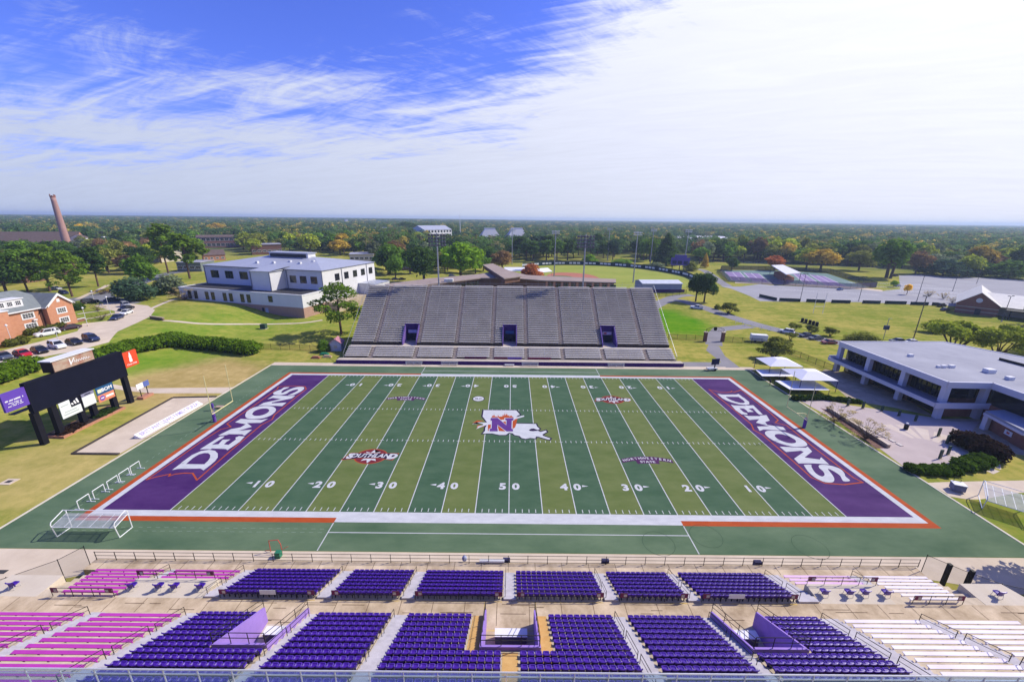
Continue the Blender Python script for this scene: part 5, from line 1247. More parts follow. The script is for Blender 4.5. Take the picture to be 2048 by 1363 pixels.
# a rolled kicking net lying by the left goal post
t = thing('padded_post', 'small purple padded post standing behind the left goalpost', 'post', (*(-60.71,4.76), .0)); part('pad', MB().lathe([(.2, 0), (.2, 1.5)], (0, 0, 0), 8), M('purple_pad', (.12, .06, .34), .6), t)
t = thing('field_cart', 'small pink and black cart on the turf behind the left goalpost', 'cart', (*(-59.92,5.68), .02)); part('body', MB().box(-.8, .8, -.25, .25, .25, .5), M('pinkish_cart', (.45, .30, .26)), t); part('handle', MB().path([(-.8, 0, .5), (-1.3, 0, .9)], .03).path([(.8, 0, .5), (1.4, 0, 1.0)], .03), m_black, t); part('wheel', MB().box(-.5, -.3, -.3, .3, .02, .25), m_black, t)
# ---- white hurdles and the tall white scissor-like frames by the left touchline corner
hur = [(-58.22,-23.65), (-58.08,-21.58), (-58.06,-19.53), (-58.07,-17.7), (-58.13,-15.89)]
m_hur = M('hurdle_white', (.74, .76, .78), .5, var=.04)
def hurdle(label):
    t = thing('hurdle', label, 'hurdle', (0, 0, .02), 0, 'white hurdles behind the left end zone')
    part('top_bar', MB().tube((-.0, -.78, 1.30), (0, .78, 1.30), .055), m_hur, t)
    for y in (-.78, .78):
        part('upright', MB().tube((0, y, .04), (0, y, 1.30), .05), m_hur, t); part('foot', MB().tube((-.6, y, .05), (.6, y, .05), .05), m_hur, t)
    return t
h0 = hurdle('')
for i, (x, y) in enumerate(hur):
    o = h0 if i == 0 else copy_tree(h0); o.location = (-57.9, y, .02); o['label'] = 'white practice hurdle by the left end zone, %s from the near corner' % ('first', 'second', 'third', 'fourth', 'fifth')[i]
# ---- covered bench frames (white tube frames with a mesh roof)
def shade_bench(name, label, p, L_, w, rz, m_cov):
    t = thing(name, label, 'goal', (*p, .02), rz)
    for s in (-1, 1):
        x = s*L_/2
        part('end_frame', MB().path([(x, -w/2, 0), (x, -w*.62, 1.9), (x, -w*.55, 2.2), (x, w*.35, 2.75), (x, w*.5, 2.5), (x, w/2, 0), (x, -w/2, .02)], .055).tube((x, -w*.6, 1.6), (x, w*.5, 2.1), .04), m_hur, t)
    part('roof_panel', MB().face([(-L_/2, -w*.6, 1.66), (L_/2, -w*.6, 1.66), (L_/2, w*.48, 2.12), (-L_/2, w*.48, 2.12)]), m_cov, t)
    rr = MB()
    for k in range(6): x = -L_/2+L_*k/5; rr.tube((x, -w*.6, 1.64), (x, w*.48, 2.1), .03, 4)
    rr.tube((-L_/2, w*.35, 2.75), (L_/2, w*.35, 2.75), .04); rr.tube((-L_/2, -w*.6, 1.6), (L_/2, -w*.6, 1.6), .05)
    part('cross_bars', rr, m_hur, t); return t
m_cov = M('mesh_cover', (.36, .38, .40), .7, var=.2, scale=1.5, alpha=.62)
shade_bench('soccer_goal', 'long white tipped goal frame with a grey mesh on the near left turf', (-51.8, -28.4), 7.7, 1.7, 0, m_cov)
shade_bench('soccer_goal', 'white tipped goal frame with a grey mesh on the grass right of the field', (69.2, -22.6), 4.4, 4.0, -.75, m_cov)
# ---- red metal blocking frame with a green box
t = thing('water_stand', 'red tube hose stand with a green box by the near fence', 'stand', (*(-27.3,-31.32), .02)); m_red = M('red_tube', (.55, .08, .06), .5)
part('tube', MB().path([(-.9, .1, 0), (-.9, .1, 1.6), (.2, .1, 1.75), (.5, 0, 1.2), (.5, 0, 0)], .04).tube((-1.6, .2, .05), (-.9, .1, .3), .03).tube((.5, 0, .4), (1.2, .2, .7), .03), m_red, t); part('box', MB().box(.15, .75, -.9, -.35, 0, .75), M('green_box', (.03, .17, .10), .5), t)
t = thing('cover_roll', 'white rolled cover lying by the near fence', 'roll', (*(-1.84,-33.31), 1.02)); part('roll', MB().tube((-1.4, -.1, .2), (1.4, -.1, .2), .2, 10), m_white, t)
t = thing('bag', 'small pale blue bag beside the near fence', 'bag', (*(-4.97,-33.13), 1.02)); part('bag', MB().lathe([(.25, 0), (.3, .25), (.18, .55), (.05, .65)], (0, 0, 0), 8), M('pale_bag', (.35, .38, .55)), t)
for px, lb in ((1022, 'left of the front steps'), (1190, 'at the right-centre front steps'), (1515, 'towards the right end')):
    p = (9.82,-33.29); x = -.2 if px == 1022 else (11.0 if px == 1190 else 28.3)
    t = thing('fence_box', 'small dark box standing at the near fence '+lb, 'box', (x, -33.2, .02)); part('box', MB().box(-.4, .4, -.2, .2, 0, 1.3), M('navy_box', (.04, .04, .10)), t)
# ---- main scoreboard and its advertising panels
def scoreboard():
    t = thing('scoreboard', 'huge dark video scoreboard on black posts with advertising panels behind the left end zone', 'scoreboard', (-79.9, 0, 0), math.pi/2)
    # local x = world y, local -y = world +x (faces the field)
    m_scr = M('screen_black', (.008, .009, .020), .6, var=.2, scale=.6, spec=.05); m_post = M('black_post', (.010, .010, .016), .6)
    part('screen', MB().box(-8.6, 8.3, 0, .9, 6.1, 11.3), m_scr, t)
    fr = MB().box(-8.7, 8.4, -.05, -.002, 11.2, 11.4).box(-8.7, -8.6, -.05, -.002, 6.0, 11.2).box(8.3, 8.4, -.05, -.002, 6.0, 11.2).box(-8.6, 8.3, -.05, -.002, 6.0, 6.1); part('screen_frame', fr, m_post, t)
    for x in (-8.4, -5.7, -1.6, .55, 4.6, 7.9): part('post', MB().box(x-.42, x+.42, .1, .92, -.1, 6.0), m_post, t)
    part('catwalk', MB().box(-10.5, 8.3, .95, 2.0, 6.6, 6.7).path([(-10.4, 1.9, 6.7), (-10.4, 1.9, 7.7), (-7, 1.9, 7.7)], .03).path([(-10.6, 1.6, 9), (-10.6, 1.6, 10.2), (-8.7, 1.6, 10.2), (-8.7, 1.6, 9)], .03), m_black, t)
    a = part('top_sign', MB().box(-4.1, 3.1, -.05, 1.9, 11.42, 13.45), [M('dark_sign_box', (.02, .012, .015), .6)], t)
    part('top_cap', MB().box(-4.3, 3.3, -.25, 2.0, 13.452, 13.6), m_trim, t)
    part('top_face', MB().face([(-3.95, -.07, 11.55), (2.98, -.07, 11.55), (2.98, -.07, 13.35), (-3.95, -.07, 13.35)]), M('beer_sign_print', (.30, .13, .09), .6, scale=.55, col2=(.44, .38, .30), detail=3), t)
    text('script_lettering', 'V', 1.6, m_white, t, (-1.2, -.09, 12.4), (R(90), 0, 0), bold=.015, shear=.35)
    def squig(x0, x1, z, h, n, name):
        mb = MB(); pts = [(x0+(x1-x0)*i/n, -.085, z+h*(.5+.5*math.sin(i*1.9))*(1 if i % 3 else .4)) for i in range(n+1)]
        mb.path(pts, .05, 4); return part(name, mb, m_white, t)
    squig(-.6, 2.3, 12.1, .5, 22, 'script_lettering')
    p = part('purple_panel', MB().box(-12.0, -8.72, .05, .4, 7.75, 10.85), M('purple_panel_print', (.11, .055, .36), .55, var=.06), t)
    for k, (w, z) in enumerate(((2.5, 9.35), (1.9, 8.98), (1.7, 8.72), (2.2, 8.45))):
        mb = MB(); n = int(w/.13); r_ = random.Random(k)
        for i in range(n):
            if r_.random() < .85: x = -10.45-w/2+i*.13; mb.box(x, x+.10, .03, .048, z, z+(.24 if k == 0 else .13)*(r_.choice((.7, 1, 1))))
        part('panel_lettering', mb, m_white, t)
    part('red_panel', MB().box(8.42, 11.55, .05, .4, 7.5, 10.75), M('red_panel_print', (.62, .07, .025), .55, var=.05), t)
    bt = [(0, 0), (.30, .05), (.34, .5), (.25, .85), (.30, 1.15), (.20, 1.55), (.11, 1.85), (.10, 2.1), (-.10, 2.1), (-.11, 1.85), (-.20, 1.55), (-.30, 1.15), (-.25, .85), (-.34, .5), (-.30, .05)]
    part('bottle_print', MB().face([(9.95+x, .04, 8.45+z) for x, z in bt]), m_white, t)
    text('red_panel_lettering', 'Coca-Cola', .52, m_white, t, (9.95, .035, 8.05), (R(90), 0, 0), bold=.012, shear=.3, sx=1.0)
    # lower panels between the posts
    def panel(x0, x1, z0, z1, mat, name='lower_panel'): return part(name, MB().box(x0, x1, -.12, -.02, z0, z1), mat, t)
    m_w = M('panel_white', (.66, .70, .70), .5, var=.04); m_navy = M('panel_navy', (.02, .085, .20), .5); m_or = M('panel_orange', (.62, .22, .13), .5)
    panel(-5.15, -3.35, 4.5, 6.0, m_w); panel(-5.15, -1.75, 3.0, 4.48, m_w); panel(-3.33, -1.75, 4.5, 6.0, m_scr)
    for k in range(3):
        x0 = -3.1+.1*k; mb = MB().face([(x0+k*.36-.0, -.13, 4.85), (x0+k*.36+.30, -.13, 4.85), (x0+k*.36+.1, -.13, 5.0+.26*(k+1)), (x0+k*.36-.17, -.13, 4.92+.26*(k+1))]); part('stripe_mark', mb, m_white, t)
    mb = MB()
    for w, x0, z in ((1.3, -4.9, 5.2), (2.6, -4.8, 3.5), (2.2, -4.6, 3.95)):
        for i in range(int(w/.16)): mb.box(x0+i*.16, x0+i*.16+.11, -.135, -.122, z, z+.16)
    part('grey_lettering', mb, M('grey_print', (.3, .36, .36)), t)
    panel(-1.3, 1.0, 5.4, 6.0, M('panel_greyblue', (.20, .20, .30))); panel(-1.3, .95, 3.4, 5.38, m_w)
    part('panel_lettering', MB().box(-.7, .4, -.135, -.122, 5.62, 5.8), m_scr, t)
    mb = MB()
    for k in range(4): mb.box(-.9, .6, -.135, -.122, 3.8+.35*k, 3.86+.35*k)
    part('grey_lettering', mb, M('faint_print', (.5, .55, .52)), t)
    panel(1.4, 4.75, 4.48, 6.05, m_navy); panel(1.4, 4.65, 3.0, 4.46, m_or)
    text('panel_lettering', 'BOM', .95, m_white, t, (3.45, -.13, 5.25), (R(90), 0, 0), bold=.03, sx=1.05)
    part('panel_mark', MB().box(1.65, 2.35, -.135, -.122, 4.9, 5.6), M('pale_yellow', (.7, .68, .45)), t)
    part('panel_mark', MB().lathe([(.5, 0), (.5, .02)], (0, 0, 0), 16).xf(Matrix.Translation((2.2, -.122, 3.75)) @ Matrix.Rotation(R(90), 4, 'X')), M('panel_violet', (.18, .08, .35)), t)
    part('panel_lettering', MB().box(1.9, 2.5, -.16, -.146, 3.66, 3.86), m_white, t)
    part('panel_lettering', MB().box(2.9, 4.45, -.135, -.122, 3.55, 3.95), m_white, t)
scoreboard()
bedp = [(-79.2, -6.4), (-79.2, 4.9), (-82.6, 5.2), (-82.6, -6.2)]
bed = thing('planting_bed', 'mulched planting bed with a brick edge under the scoreboard', 'planting bed', (0, 0, 0))
part('brick_edge', MB().prism(grow(bedp, .25), -.05, .45), M('salmon_brick', (.42, .20, .13), .9, scale=2, var=.2), bed); part('mulch', MB().prism(bedp, .452, .5), M('dark_mulch', (.035, .028, .025), .95, scale=2, var=.5, bump=.4), bed)
t = thing('sign_board', 'small two-panel sign on posts in a brick planter past the scoreboard', 'sign', (-79.7, 10.6, 0), math.pi/2)
part('planter', MB().box(-1.3, 1.3, -.7, .7, 0, .5), M('salmon_brick', (.42, .20, .13), .9, scale=2, var=.2), t)
for x in (-.8, .8): part('post', MB().box(x-.07, x+.07, -.05, .05, .5, 2.6), m_black, t)
part('panel', MB().box(-1.5, .1, -.12, -.05, 2.3, 3.5, 0), m_white, t); part('panel', MB().box(.12, 1.5, -.12, -.05, 2.3, 3.5, 0), M('panel_blue', (.10, .14, .38), .5), t)
# plaza block with a step and the lettered board along the turf
pl = thing('plaza_border', 'low dark stone edging round the pale plaza behind the left end zone', 'edging', (0, 0, 0))
A = [(-72.62,-11.31), (-73.59,10.44), (-64.63,11.17)]
for a, b in zip([(-64.9,-11.32)]+A, A): 
    a, b = Vector(a), Vector(b); d = (b-a).normalized(); n = Vector((-d.y, d.x))*.22; part('edge_course', MB().prism([tuple(a+n), tuple(b+n), tuple(b-n), tuple(a-n)], 0, .16), M('dark_edging', (.06, .05, .045), .9, scale=2, var=.5), pl)
bd = thing('lettered_board', 'long low white sloping board lettered in violet beside the plaza', 'sign', (0, 0, 0))
a, b = Vector((-65.85,-6.44)), Vector((-65.04,7.43)); d = b-a; L_ = d.length; ang = math.atan2(d.y, d.x)
bd.location = (a.x, a.y, 0); bd.rotation_euler.z = ang
part('board', MB().xprism([(-.25, 0), (-.25, .12), (.9, .75), (.9, 0)], 0, L_), M('board_white', (.70, .69, .72), .6, var=.04), bd)
tx = text('lettering', 'BRITTANY LEWIS FAMILY PLAZA', 1.15, M('violet_print', (.30, .24, .52), .6), bd, (L_/2, .33, .452), (math.atan2(.63, 1.15), 0, 0), bold=.012)
w0 = max(v.co.x for v in tx.data.vertices)-min(v.co.x for v in tx.data.vertices)
for v in tx.data.vertices: v.co.x *= (L_-1.2)/w0
# manhole plate and goal-side pieces
t = thing('drain_cover', 'square concrete drain cover in the dry grass at the far left', 'drain', (*(-74.22,-18.73), .0)); part('slab', MB().box(-.9, .9, -.7, .7, 0, .06), m_conc, t); part('grate', MB().box(-.4, .4, -.3, .3, .062, .075), m_dark, t)
p = (-56.22,-34.36); t = thing('drain_grate', 'small dark drain grate in the pale concourse at the left edge', 'drain', (*p, .02)); part('grate', MB().box(-.5, .5, -.25, .25, 0, .02), m_dark, t)
t = thing('utility_box', 'green utility box on the lawn before the field house', 'utility box', (*(-87.52,67.28), 0)); part('cabinet', MB().box(-.9, .9, -.7, .7, .1, 1.7), M('utility_green', (.04, .075, .055), .6), t); part('plinth', MB().box(-1.1, 1.1, -.9, .9, 0, .1), m_conc, t)
t = thing('retaining_wall', 'low brown stepped retaining wall by the drive bend', 'wall', (*(-120.81,62.9), terr((-120.81,62.9)[0])), -.35); part('wall', MB().box(-3.4, 3.4, 0, .5, -.3, .9), M('brown_block', (.16, .12, .08), .9, var=.3), t); part('cap', MB().box(-3.5, 3.5, -.1, .6, .902, 1.0), m_conc2, t)
# garden shed by the far stand
t = thing('shed', 'small white shed with a pinkish roof at the left end of the far stand', 'shed', (*(-51.9,43.25), 0), .1)
part('wall', MB().box(-1.6, 1.6, 0, 3, 0, 2.5).face([(-1.6, 0, 2.5), (1.6, 0, 2.5), (0, 0, 3.7)]), M('shed_white', (.50, .50, .56), .7), t)
rr = MB()
for s in (1, -1): rr.face([(0, -.3, 3.85), (s*1.95, -.3, 2.4), (s*1.95, 3.2, 2.4), (0, 3.2, 3.85)][::s]).face([(0, -.3, 3.7), (s*1.95, -.3, 2.25), (s*1.95, -.3, 2.4), (0, -.3, 3.85)][::-s])
part('roof', rr, M('pink_roof', (.44, .20, .24), .8, var=.15), t); part('window', MB().box(-.5, .5, -.05, -.004, .9, 1.8), m_cream, t)
for px, lb, c in (((-53.84,39.99), 'green tarpaulin bundle', (.03, .22, .12)), ((-54.85,36.92), 'reddish pallet', (.30, .13, .09)), ((-52.03,37.86), 'tan board pile', (.45, .33, .22))):
    t = thing('site_bundle', lb+' lying by the little shed', 'bundle', (*px, 0)); part('stack', MB().box(-1.2, 1.2, -.5, .5, 0, .35).box(-.9, .8, -.3, .4, .352, .6), M('bundle_'+lb.split()[0], c), t)
# mobile message board on the track
t = thing('message_board', 'small dark trailer message board at the right end of the track', 'trailer', (*(53.99,30.69), .02), .2)
part('chassis', MB().box(-1.6, 1.0, -.6, .6, .35, .7), m_alu, t); part('wheel', MB().lathe([(.32, 0), (.32, .2)], (0, 0, 0), 12).xf(Matrix.Translation((.2, -.62, .32)) @ Matrix.Rotation(R(90), 4, 'X')), m_black, t)
part('mast', MB().box(.4, .6, -.1, .1, .7, 1.6), m_black, t); part('board', MB().box(-.6, 1.6, -.12, .12, 1.6, 3.2), M('board_navy', (.025, .022, .07), .4), t); part('drawbar', MB().tube((-1.6, 0, .5), (-2.8, 0, .35), .05), m_black, t)
# ---- white shade canopies by the right sideline
def canopy(cx, cy, w, d, z, rz, label):
    t = thing('shade_canopy', label, 'canopy', (cx, cy, 0), rz, 'white shade canopies'); q = [(-w/2, -d/2), (w/2, -d/2), (w/2, d/2), (-w/2, d/2)]; r = MB(); k = .28
    hi = [(x*k, y*k, z+1.15) for x, y in q]
    for i in range(4): a, b = q[i], q[(i+1) % 4]; r.face([(*a, z), (*b, z), hi[(i+1) % 4], hi[i]])
    r.face(hi); part('fabric', r, M('white_canvas', (.74, .74, .78), .8, var=.03, scale=.6), t)
    for x, y in q: part('post', MB().tube((x*.98, y*.98, 0), (x*.98, y*.98, z), .07), M('indigo_post', (.03, .025, .10)), t)
    return t
canopy(70.2, 29.2, 8.4, 6.6, 3.0, -.02, 'white pyramid shade canopy farthest from the camera'); canopy(71.9, 20.6, 8.6, 7.6, 3.0, -.02, 'white pyramid shade canopy nearest the goalpost')
def fallen(pts, lab):
    t = thing('canvas_sheet', lab, 'canopy', (0, 0, 0)); z = 1.1; q = pts
    part('fabric', MB().prism(q, z, z+.06), M('white_canvas', (.74, .74, .78), .8, var=.03, scale=.6), t)
    for x, y in q: part('post', MB().tube((x, y, 0), (x, y, z), .06), M('indigo_post', (.03, .025, .10)), t)
fallen([(64.01,28.49), (73.05,29.49), (71.46,23.85), (63,23.95)], 'low flat white canopy sheet between the two pyramids'); fallen([(64.45,21.07), (74.15,21.33), (73.62,15.65), (70.45,15.57), (64.53,15.7)], 'low flat white canopy sheet nearest the plaza')
# ---- people standing near the right sideline
def person(label, p, shirt, trousers, hgt=1.78, rz=0.0):
    t = thing('person', label, 'person', (*p, .02), rz); k = hgt/1.78
    sk = M('skin', (.30, .17, .11), .6); ms = M('shirt_%d' % int(shirt[0]*1000), shirt, .9); mt = M('trousers_%d' % int(trousers[0]*1000), trousers, .9)
    me = D.meshes.new('body'); V = [(0, 0, .95), (0, 0, 1.15), (0, 0, 1.40), (0, 0, 1.53), (0, .02, 1.68), (.10, 0, .90), (.11, .03, .50), (.12, -.01, .06), (.12, .13, .04), (-.10, 0, .90), (-.12, -.06, .50), (-.12, -.12, .06), (-.12, .02, .04), (.19, 0, 1.42), (.24, -.03, 1.14), (.23, .06, .92), (-.19, 0, 1.42), (-.24, .03, 1.14), (-.23, .12, .94)]
    E_ = [(0, 1), (1, 2), (2, 3), (3, 4), (0, 5), (5, 6), (6, 7), (7, 8), (0, 9), (9, 10), (10, 11), (11, 12), (2, 13), (13, 14), (14, 15), (2, 16), (16, 17), (17, 18)]
    rad = [.15, .14, .15, .06, .105, .095, .065, .045, .04, .095, .065, .045, .04, .065, .045, .035, .065, .045, .035]
    me.from_pydata([(x*k, y*k, z*k) for x, y, z in V], E_, []); ob = D.objects.new('body', me); C.objects.link(ob)
    sm = ob.modifiers.new('skin', 'SKIN')
    for i, sv in enumerate(me.skin_vertices[0].data): sv.radius = (rad[i]*k, rad[i]*k); sv.use_root = (i == 0)
    ob.modifiers.new('sub', 'SUBSURF').levels = 1
    dg = bpy.context.evaluated_depsgraph_get(); m2 = D.meshes.new_from_object(ob.evaluated_get(dg)); D.objects.remove(ob)
    for m in (ms, mt, sk): m2.materials.append(m)
    for pl_ in m2.polygons:
        c = pl_.center/k; pl_.material_index = 1 if c.z < .97 and abs(c.x) < .2 else (2 if c.z > 1.5 or (c.z < 1.12 and abs(c.x) > .18) else 0); pl_.use_smooth = True
    put('body', m2, t)
    part('hair', MB().lathe([(.0, .12), (.08, .10), (.115, .03), (.11, -.03)][::-1], (0, 0, 1.69*k), 8), M('dark_hair', (.02, .015, .012)), t, True)
person('person in dark clothes standing by the far right corner of the turf', (62.99,20.53), (.03, .03, .06), (.02, .02, .03), 1.8, .6)
person('person in black standing on the low white sheet side of the canopies', (67.81,22.52), (.02, .02, .02), (.02, .02, .025), 1.7, -.4)
# ---- memorial plaza pieces
def stele(p, label, h=1.7): 
    t = thing('stone_marker', label, 'marker', (*p, .02), .3, 'dark stone markers on the plaza'); part('stone', MB().box(-.28, .28, -.12, .12, .08, h), M('green_granite', (.03, .06, .045), .3), t); part('base', MB().box(-.4, .4, -.22, .22, 0, .08), m_conc, t)
for p, l in (((80.26,-2.77), 'dark stone marker on the plaza, farthest of the ring by the brown bush'), ((79.11,-5.4), 'dark stone marker on the plaza, nearest the brown bush'), ((75.54,-9), 'dark stone marker on the plaza, third of the ring towards the camera'), ((72.87,-10.25), 'dark stone marker on the plaza, closest to the green bushes'), ((73.23,9.63), 'dark stone marker on the plaza before the hedge end'), ((75.53,8.49), 'dark stone marker in the building shade beside the hedge end')): stele(p, l)
for p, l in (((78.64,7.39), 'left one'), ((80.2,5.18), 'middle one'), ((81.58,3.07), 'right one')): stele(p, 'dark stone marker in the shade below the balcony, '+l, 1.3)
t = thing('litter_bin', 'black bin with a pale top standing on the plaza', 'bin', (*(76.55,-0.23), .02)); part('body', MB().lathe([(.34, 0), (.38, 1.0), (.30, 1.1)], (0, 0, 0), 10), m_black, t); part('top', MB().lathe([(.25, 1.1), (.2, 1.35)], (0, 0, 0), 10), m_trim, t)
p0, p1 = Vector((67.7,8.08)), Vector((67.19,-6.95)); d = p1-p0
t = thing('plaza_wall', 'low pale retaining wall along the planting strip beside the plaza', 'wall', (p0.x, p0.y, 0), math.atan2(d.y, d.x)); part('wall', MB().box(0, d.length, -.25, .25, 0, .55), M('tan_wall', (.42, .32, .22), .9, var=.2, scale=1), t); part('coping', MB().box(-.05, d.length+.05, -.3, .3, .552, .65), m_pl2, t)
sheet('planting_strip', [(66.61,8.76), (67.35,7.6), (67.05,-7.11), (64.79,-7.15), (65.57,0.72)], .02, M('brown_mulch', (.17, .10, .08), .95, scale=1.5, var=.4), kind='structure')
mb = MB(); r_ = random.Random(5); a, b = Vector((68.94,4.94)), Vector((70.13,-6.57))
for k in range(9):
    c = a.lerp(b, (k+.5)/9); t = thing('name_stone', 'pale inscribed stone set in the plaza paving, number %s along the low wall' % ('one', 'two', 'three', 'four', 'five', 'six', 'seven', 'eight', 'nine')[k], 'stone', (c.x, c.y, .02), math.atan2((b-a).y, (b-a).x), 'pale stones along the plaza wall'); part('stone', MB().box(-.45, .45, -.3, .3, 0, .12), M('pale_stone', (.55, .5, .46)), t)
t = thing('air_unit', 'grey boxy utility cart parked on the pale walk right of the field', 'cart', (*(66.9,-18.57), .02), -.4)
part('body', MB().box(-.7, .7, -.55, .55, .15, 1.1), M('cart_blue_grey', (.16, .18, .30), .5), t); part('top', MB().box(-.75, .75, -.6, .6, 1.102, 1.2), m_white, t); part('handle', MB().path([(-.4, .5, 1.2), (-.4, .6, 1.6), (.4, .6, 1.6), (.4, .5, 1.2)], .03), m_black, t)
# ---- arched gate and the iron fences beside it
ga = thing('arched_gate', 'iron arch with a round emblem on two brick gate pillars', 'gate', ((64.23,57.6)[0], 57.45, 0))
W_ = 5.8
for x in (0, W_): part('pillar', MB().box(x-.45, x+.45, -.45, .45, 0, 3.1), m_brickd, ga); part('pillar_cap', MB().box(x-.55, x+.55, -.55, .55, 3.102, 3.3), m_conc, ga)
ar = MB(); pt = [(W_*k/12, 0, 4.2+.75*math.sin(math.pi*k/12)) for k in range(13)]
ar.path(pt, .07); ar.path([(0, 0, 3.3), (0, 0, 4.2)], .07); ar.path([(W_, 0, 3.3), (W_, 0, 4.2)], .07); ar.tube((0, 0, 3.7), (W_, 0, 3.7), .06)
for k in range(1, 12): ar.tube((W_*k/12, 0, 3.7), pt[k], .025, 4)
part('arch', ar, m_black, ga); part('emblem', MB().lathe([(.62, 0), (.62, .12)], (0, 0, 0), 16).xf(Matrix.Translation((W_/2, .06, 4.35)) @ Matrix.Rotation(R(90), 4, 'X')), m_black, ga)
m_iron = M('iron_fence', (.02, .02, .018), .6)
m_pick = M('iron_pickets', (.02, .02, .018), .6, alpha=.30)
line_fence('fence', 'black iron fence from the far stand to the arched gate', [(*p, 0) for p in ((52.81,59.49), (64.33,58.17))], 1.9, 3, m_iron, (.1, .9), m_pick, r=.05)
line_fence('fence', 'black iron fence from the arched gate down to the modern building', [(*p, 0) for p in ((70.2,57.25), (81.39,54.87), (84.74,41.29), (86.14,30.87))], 1.9, 3, m_iron, (.1, .9), m_pick, r=.05)
line_fence('fence', 'black iron fence on the lawn left of the far stand', [(*p, 0) for p in ((-77.31,44.3), (-66.05,44.2), (-53.16,42.74))], 1.8, 3, m_iron, (.1, .9), m_pick, r=.05)
line_fence('fence', 'black iron fence with brick posts past the right end of the far stand', [(*p, 0) for p in ((72.63,134.84), (85.13,139.77), (94.97,146.25))], 2.6, 5, m_iron, (.1, .9), m_pick, r=.06)
t = thing('storage_trailer', 'white storage trailer on the grass beside the arched gate', 'trailer', (*(82.06,57.67), 0), -.25); part('body', MB().box(-2.4, 2.4, -1, 1, .5, 2.5), m_white, t)
for x in (-1.2, 1.2): part('wheel', MB().box(x-.35, x+.35, -1.05, -.8, 0, .6), m_black, t)
# long dark wind screens on the parking lot edge
LOTW = [((130.81,139.58), (133.35,128.95)), ((134.65,129.03), (143.84,126.99)), ((146.95,127.16), (154.91,125.1)), ((158,125.27), (166.8,124.51)), ((173,124.84), (181.21,124.06)), ((183.54,124.19), (193.5,123.51)), ((194.37,122.36), (202.41,121.6)), ((204.21,121.7), (207.83,120.72))]
for i, (a, b) in enumerate(LOTW):
    a, b = Vector(a), Vector(b); d = b-a; t = thing('windscreen_fence', 'dark screened fence panel along the lot edge, %s from the left' % ('first', 'second', 'third', 'fourth', 'fifth', 'sixth', 'seventh', 'last')[i], 'fence', (a.x, a.y, 0), math.atan2(d.y, d.x), 'dark screens along the parking lot'); part('screen', MB().box(0, d.length, -.05, .05, .1, 1.7), m_wallg, t)
    for x in (0, d.length): part('post', MB().tube((x, 0, 0), (x, 0, 1.8), .06), m_black, t)
BLK = [(115.94,85.38), (116.22,83.79), (116.7,82.24), (116.97,80.72), (117.23,79.21)]
for i, p in enumerate(BLK):
    t = thing('blocking_sled', 'black blocking dummy standing on the practice field, %s of five' % ('first', 'second', 'third', 'fourth', 'last')[i], 'dummy', (*p, 0), 0, 'black dummies on the practice field'); part('pad', MB().lathe([(.5, .1), (.55, 1.2), (.4, 1.7)], (0, 0, 0), 8), m_black, t); part('base', MB().box(-.6, .6, -.6, .6, 0, .1), m_black, t)
bol = [(88.87,81.85), (90.27,78.1), (91.22,74.5), (93.36,72.49), (95.88,71.22)]
for i, p in enumerate(bol):
    t = thing('barrier', 'white barrier rail by the stadium road, %s from the arch side' % ('first', 'second', 'third', 'fourth', 'fifth')[i], 'barrier', (*p, 0), -.35, 'white barriers by the road'); part('rail', MB().path([(-1.2, 0, 0), (-1.2, 0, 1.2), (1.2, 0, 1.2), (1.2, 0, 0)], .07).tube((-1.2, 0, .6), (1.2, 0, .6), .05), m_white, t)
# ---- street and parking lamps
def lamp(p, h, label, kind='post', group=None, rz=0, r=.09, mat=None):
    t = thing('lamp_post', label, 'lamp post', (*p, terr(p[0])), rz, group); mat = mat or m_galv
    part('pole', MB().tube((0, 0, 0), (0, 0, h), r, 7, r2=r*.7), mat, t); part('base', MB().lathe([(r*2.2, 0), (r*2.2, .5), (r, .6)], (0, 0, 0), 8), m_conc, t)
    if kind == 'globe': part('globe', MB().lathe([(.10, 0), (.26, .12), (.28, .3), (.12, .55)], (0, 0, h), 10), M('lamp_globe', (.75, .77, .80), .3), t, True)
    else:
        n = 2 if kind == 'double' else 1
        for k in range(n):
            s = 1 if k else -1; part('arm', MB().tube((0, 0, h-.1), (s*1.1, 0, h+.05), .05), mat, t); part('lamp_head', MB().box(s*1.1-.45, s*1.1+.45, -.2, .2, h, h+.22), m_dark, t)
    return t
LG_ = 'globe lamps on the campus side'
m_wp = M('white_pole', (.6, .6, .62), .5)
for p, tp, l in (((-134.75,53.69), 5.64, 'white globe lamp post by the island lawn, near its edge'), ((-142.44,69.34), 6.06, 'white globe lamp post between the two sidewalks'), ((-134.02,33.21), 5.39, 'white globe lamp post at the corner of the brick hall'), ((-122.44,34.06), 4.17, 'thin lamp post between the rows of parked cars'), ((-173.35,94.22), 2.91, 'white globe lamp post beside the black car')):
    lamp(p, max(3.5, tp), l, 'globe', LG_, r=.07, mat=m_wp)
for p, h, l in (((146.58,130.97), 13.5, 'dark lot lamp at the left end of the screened fence'), ((176.65,131.32), 12.2, 'dark lot lamp in the middle of the screened fence'), ((206.57,131.66), 13.4, 'dark lot lamp before the bare saplings'), ((261.38,166.14), 13.2, 'pale lot lamp out in the middle of the lot'), ((311.62,198.43), 12.5, 'pale lot lamp far out in the lot near the water')):
    lamp(p, h, 'tall '+l, 'double', 'parking lot lamps', .3, .14, M('lot_lamp_steel', (.10, .10, .11), .5))
lamp((137.83,62.01), 15.2, 'tall leaning-looking wooden field light with two heads behind the modern building roof', 'double', None, .2, .17, M('wood_pole', (.16, .13, .10)))
lamp((200.98,89.88), 10.5, 'dark field light with two heads before the striped brick building', 'double', None, .2, .14, M('lot_lamp_steel', (.10, .10, .11), .5))
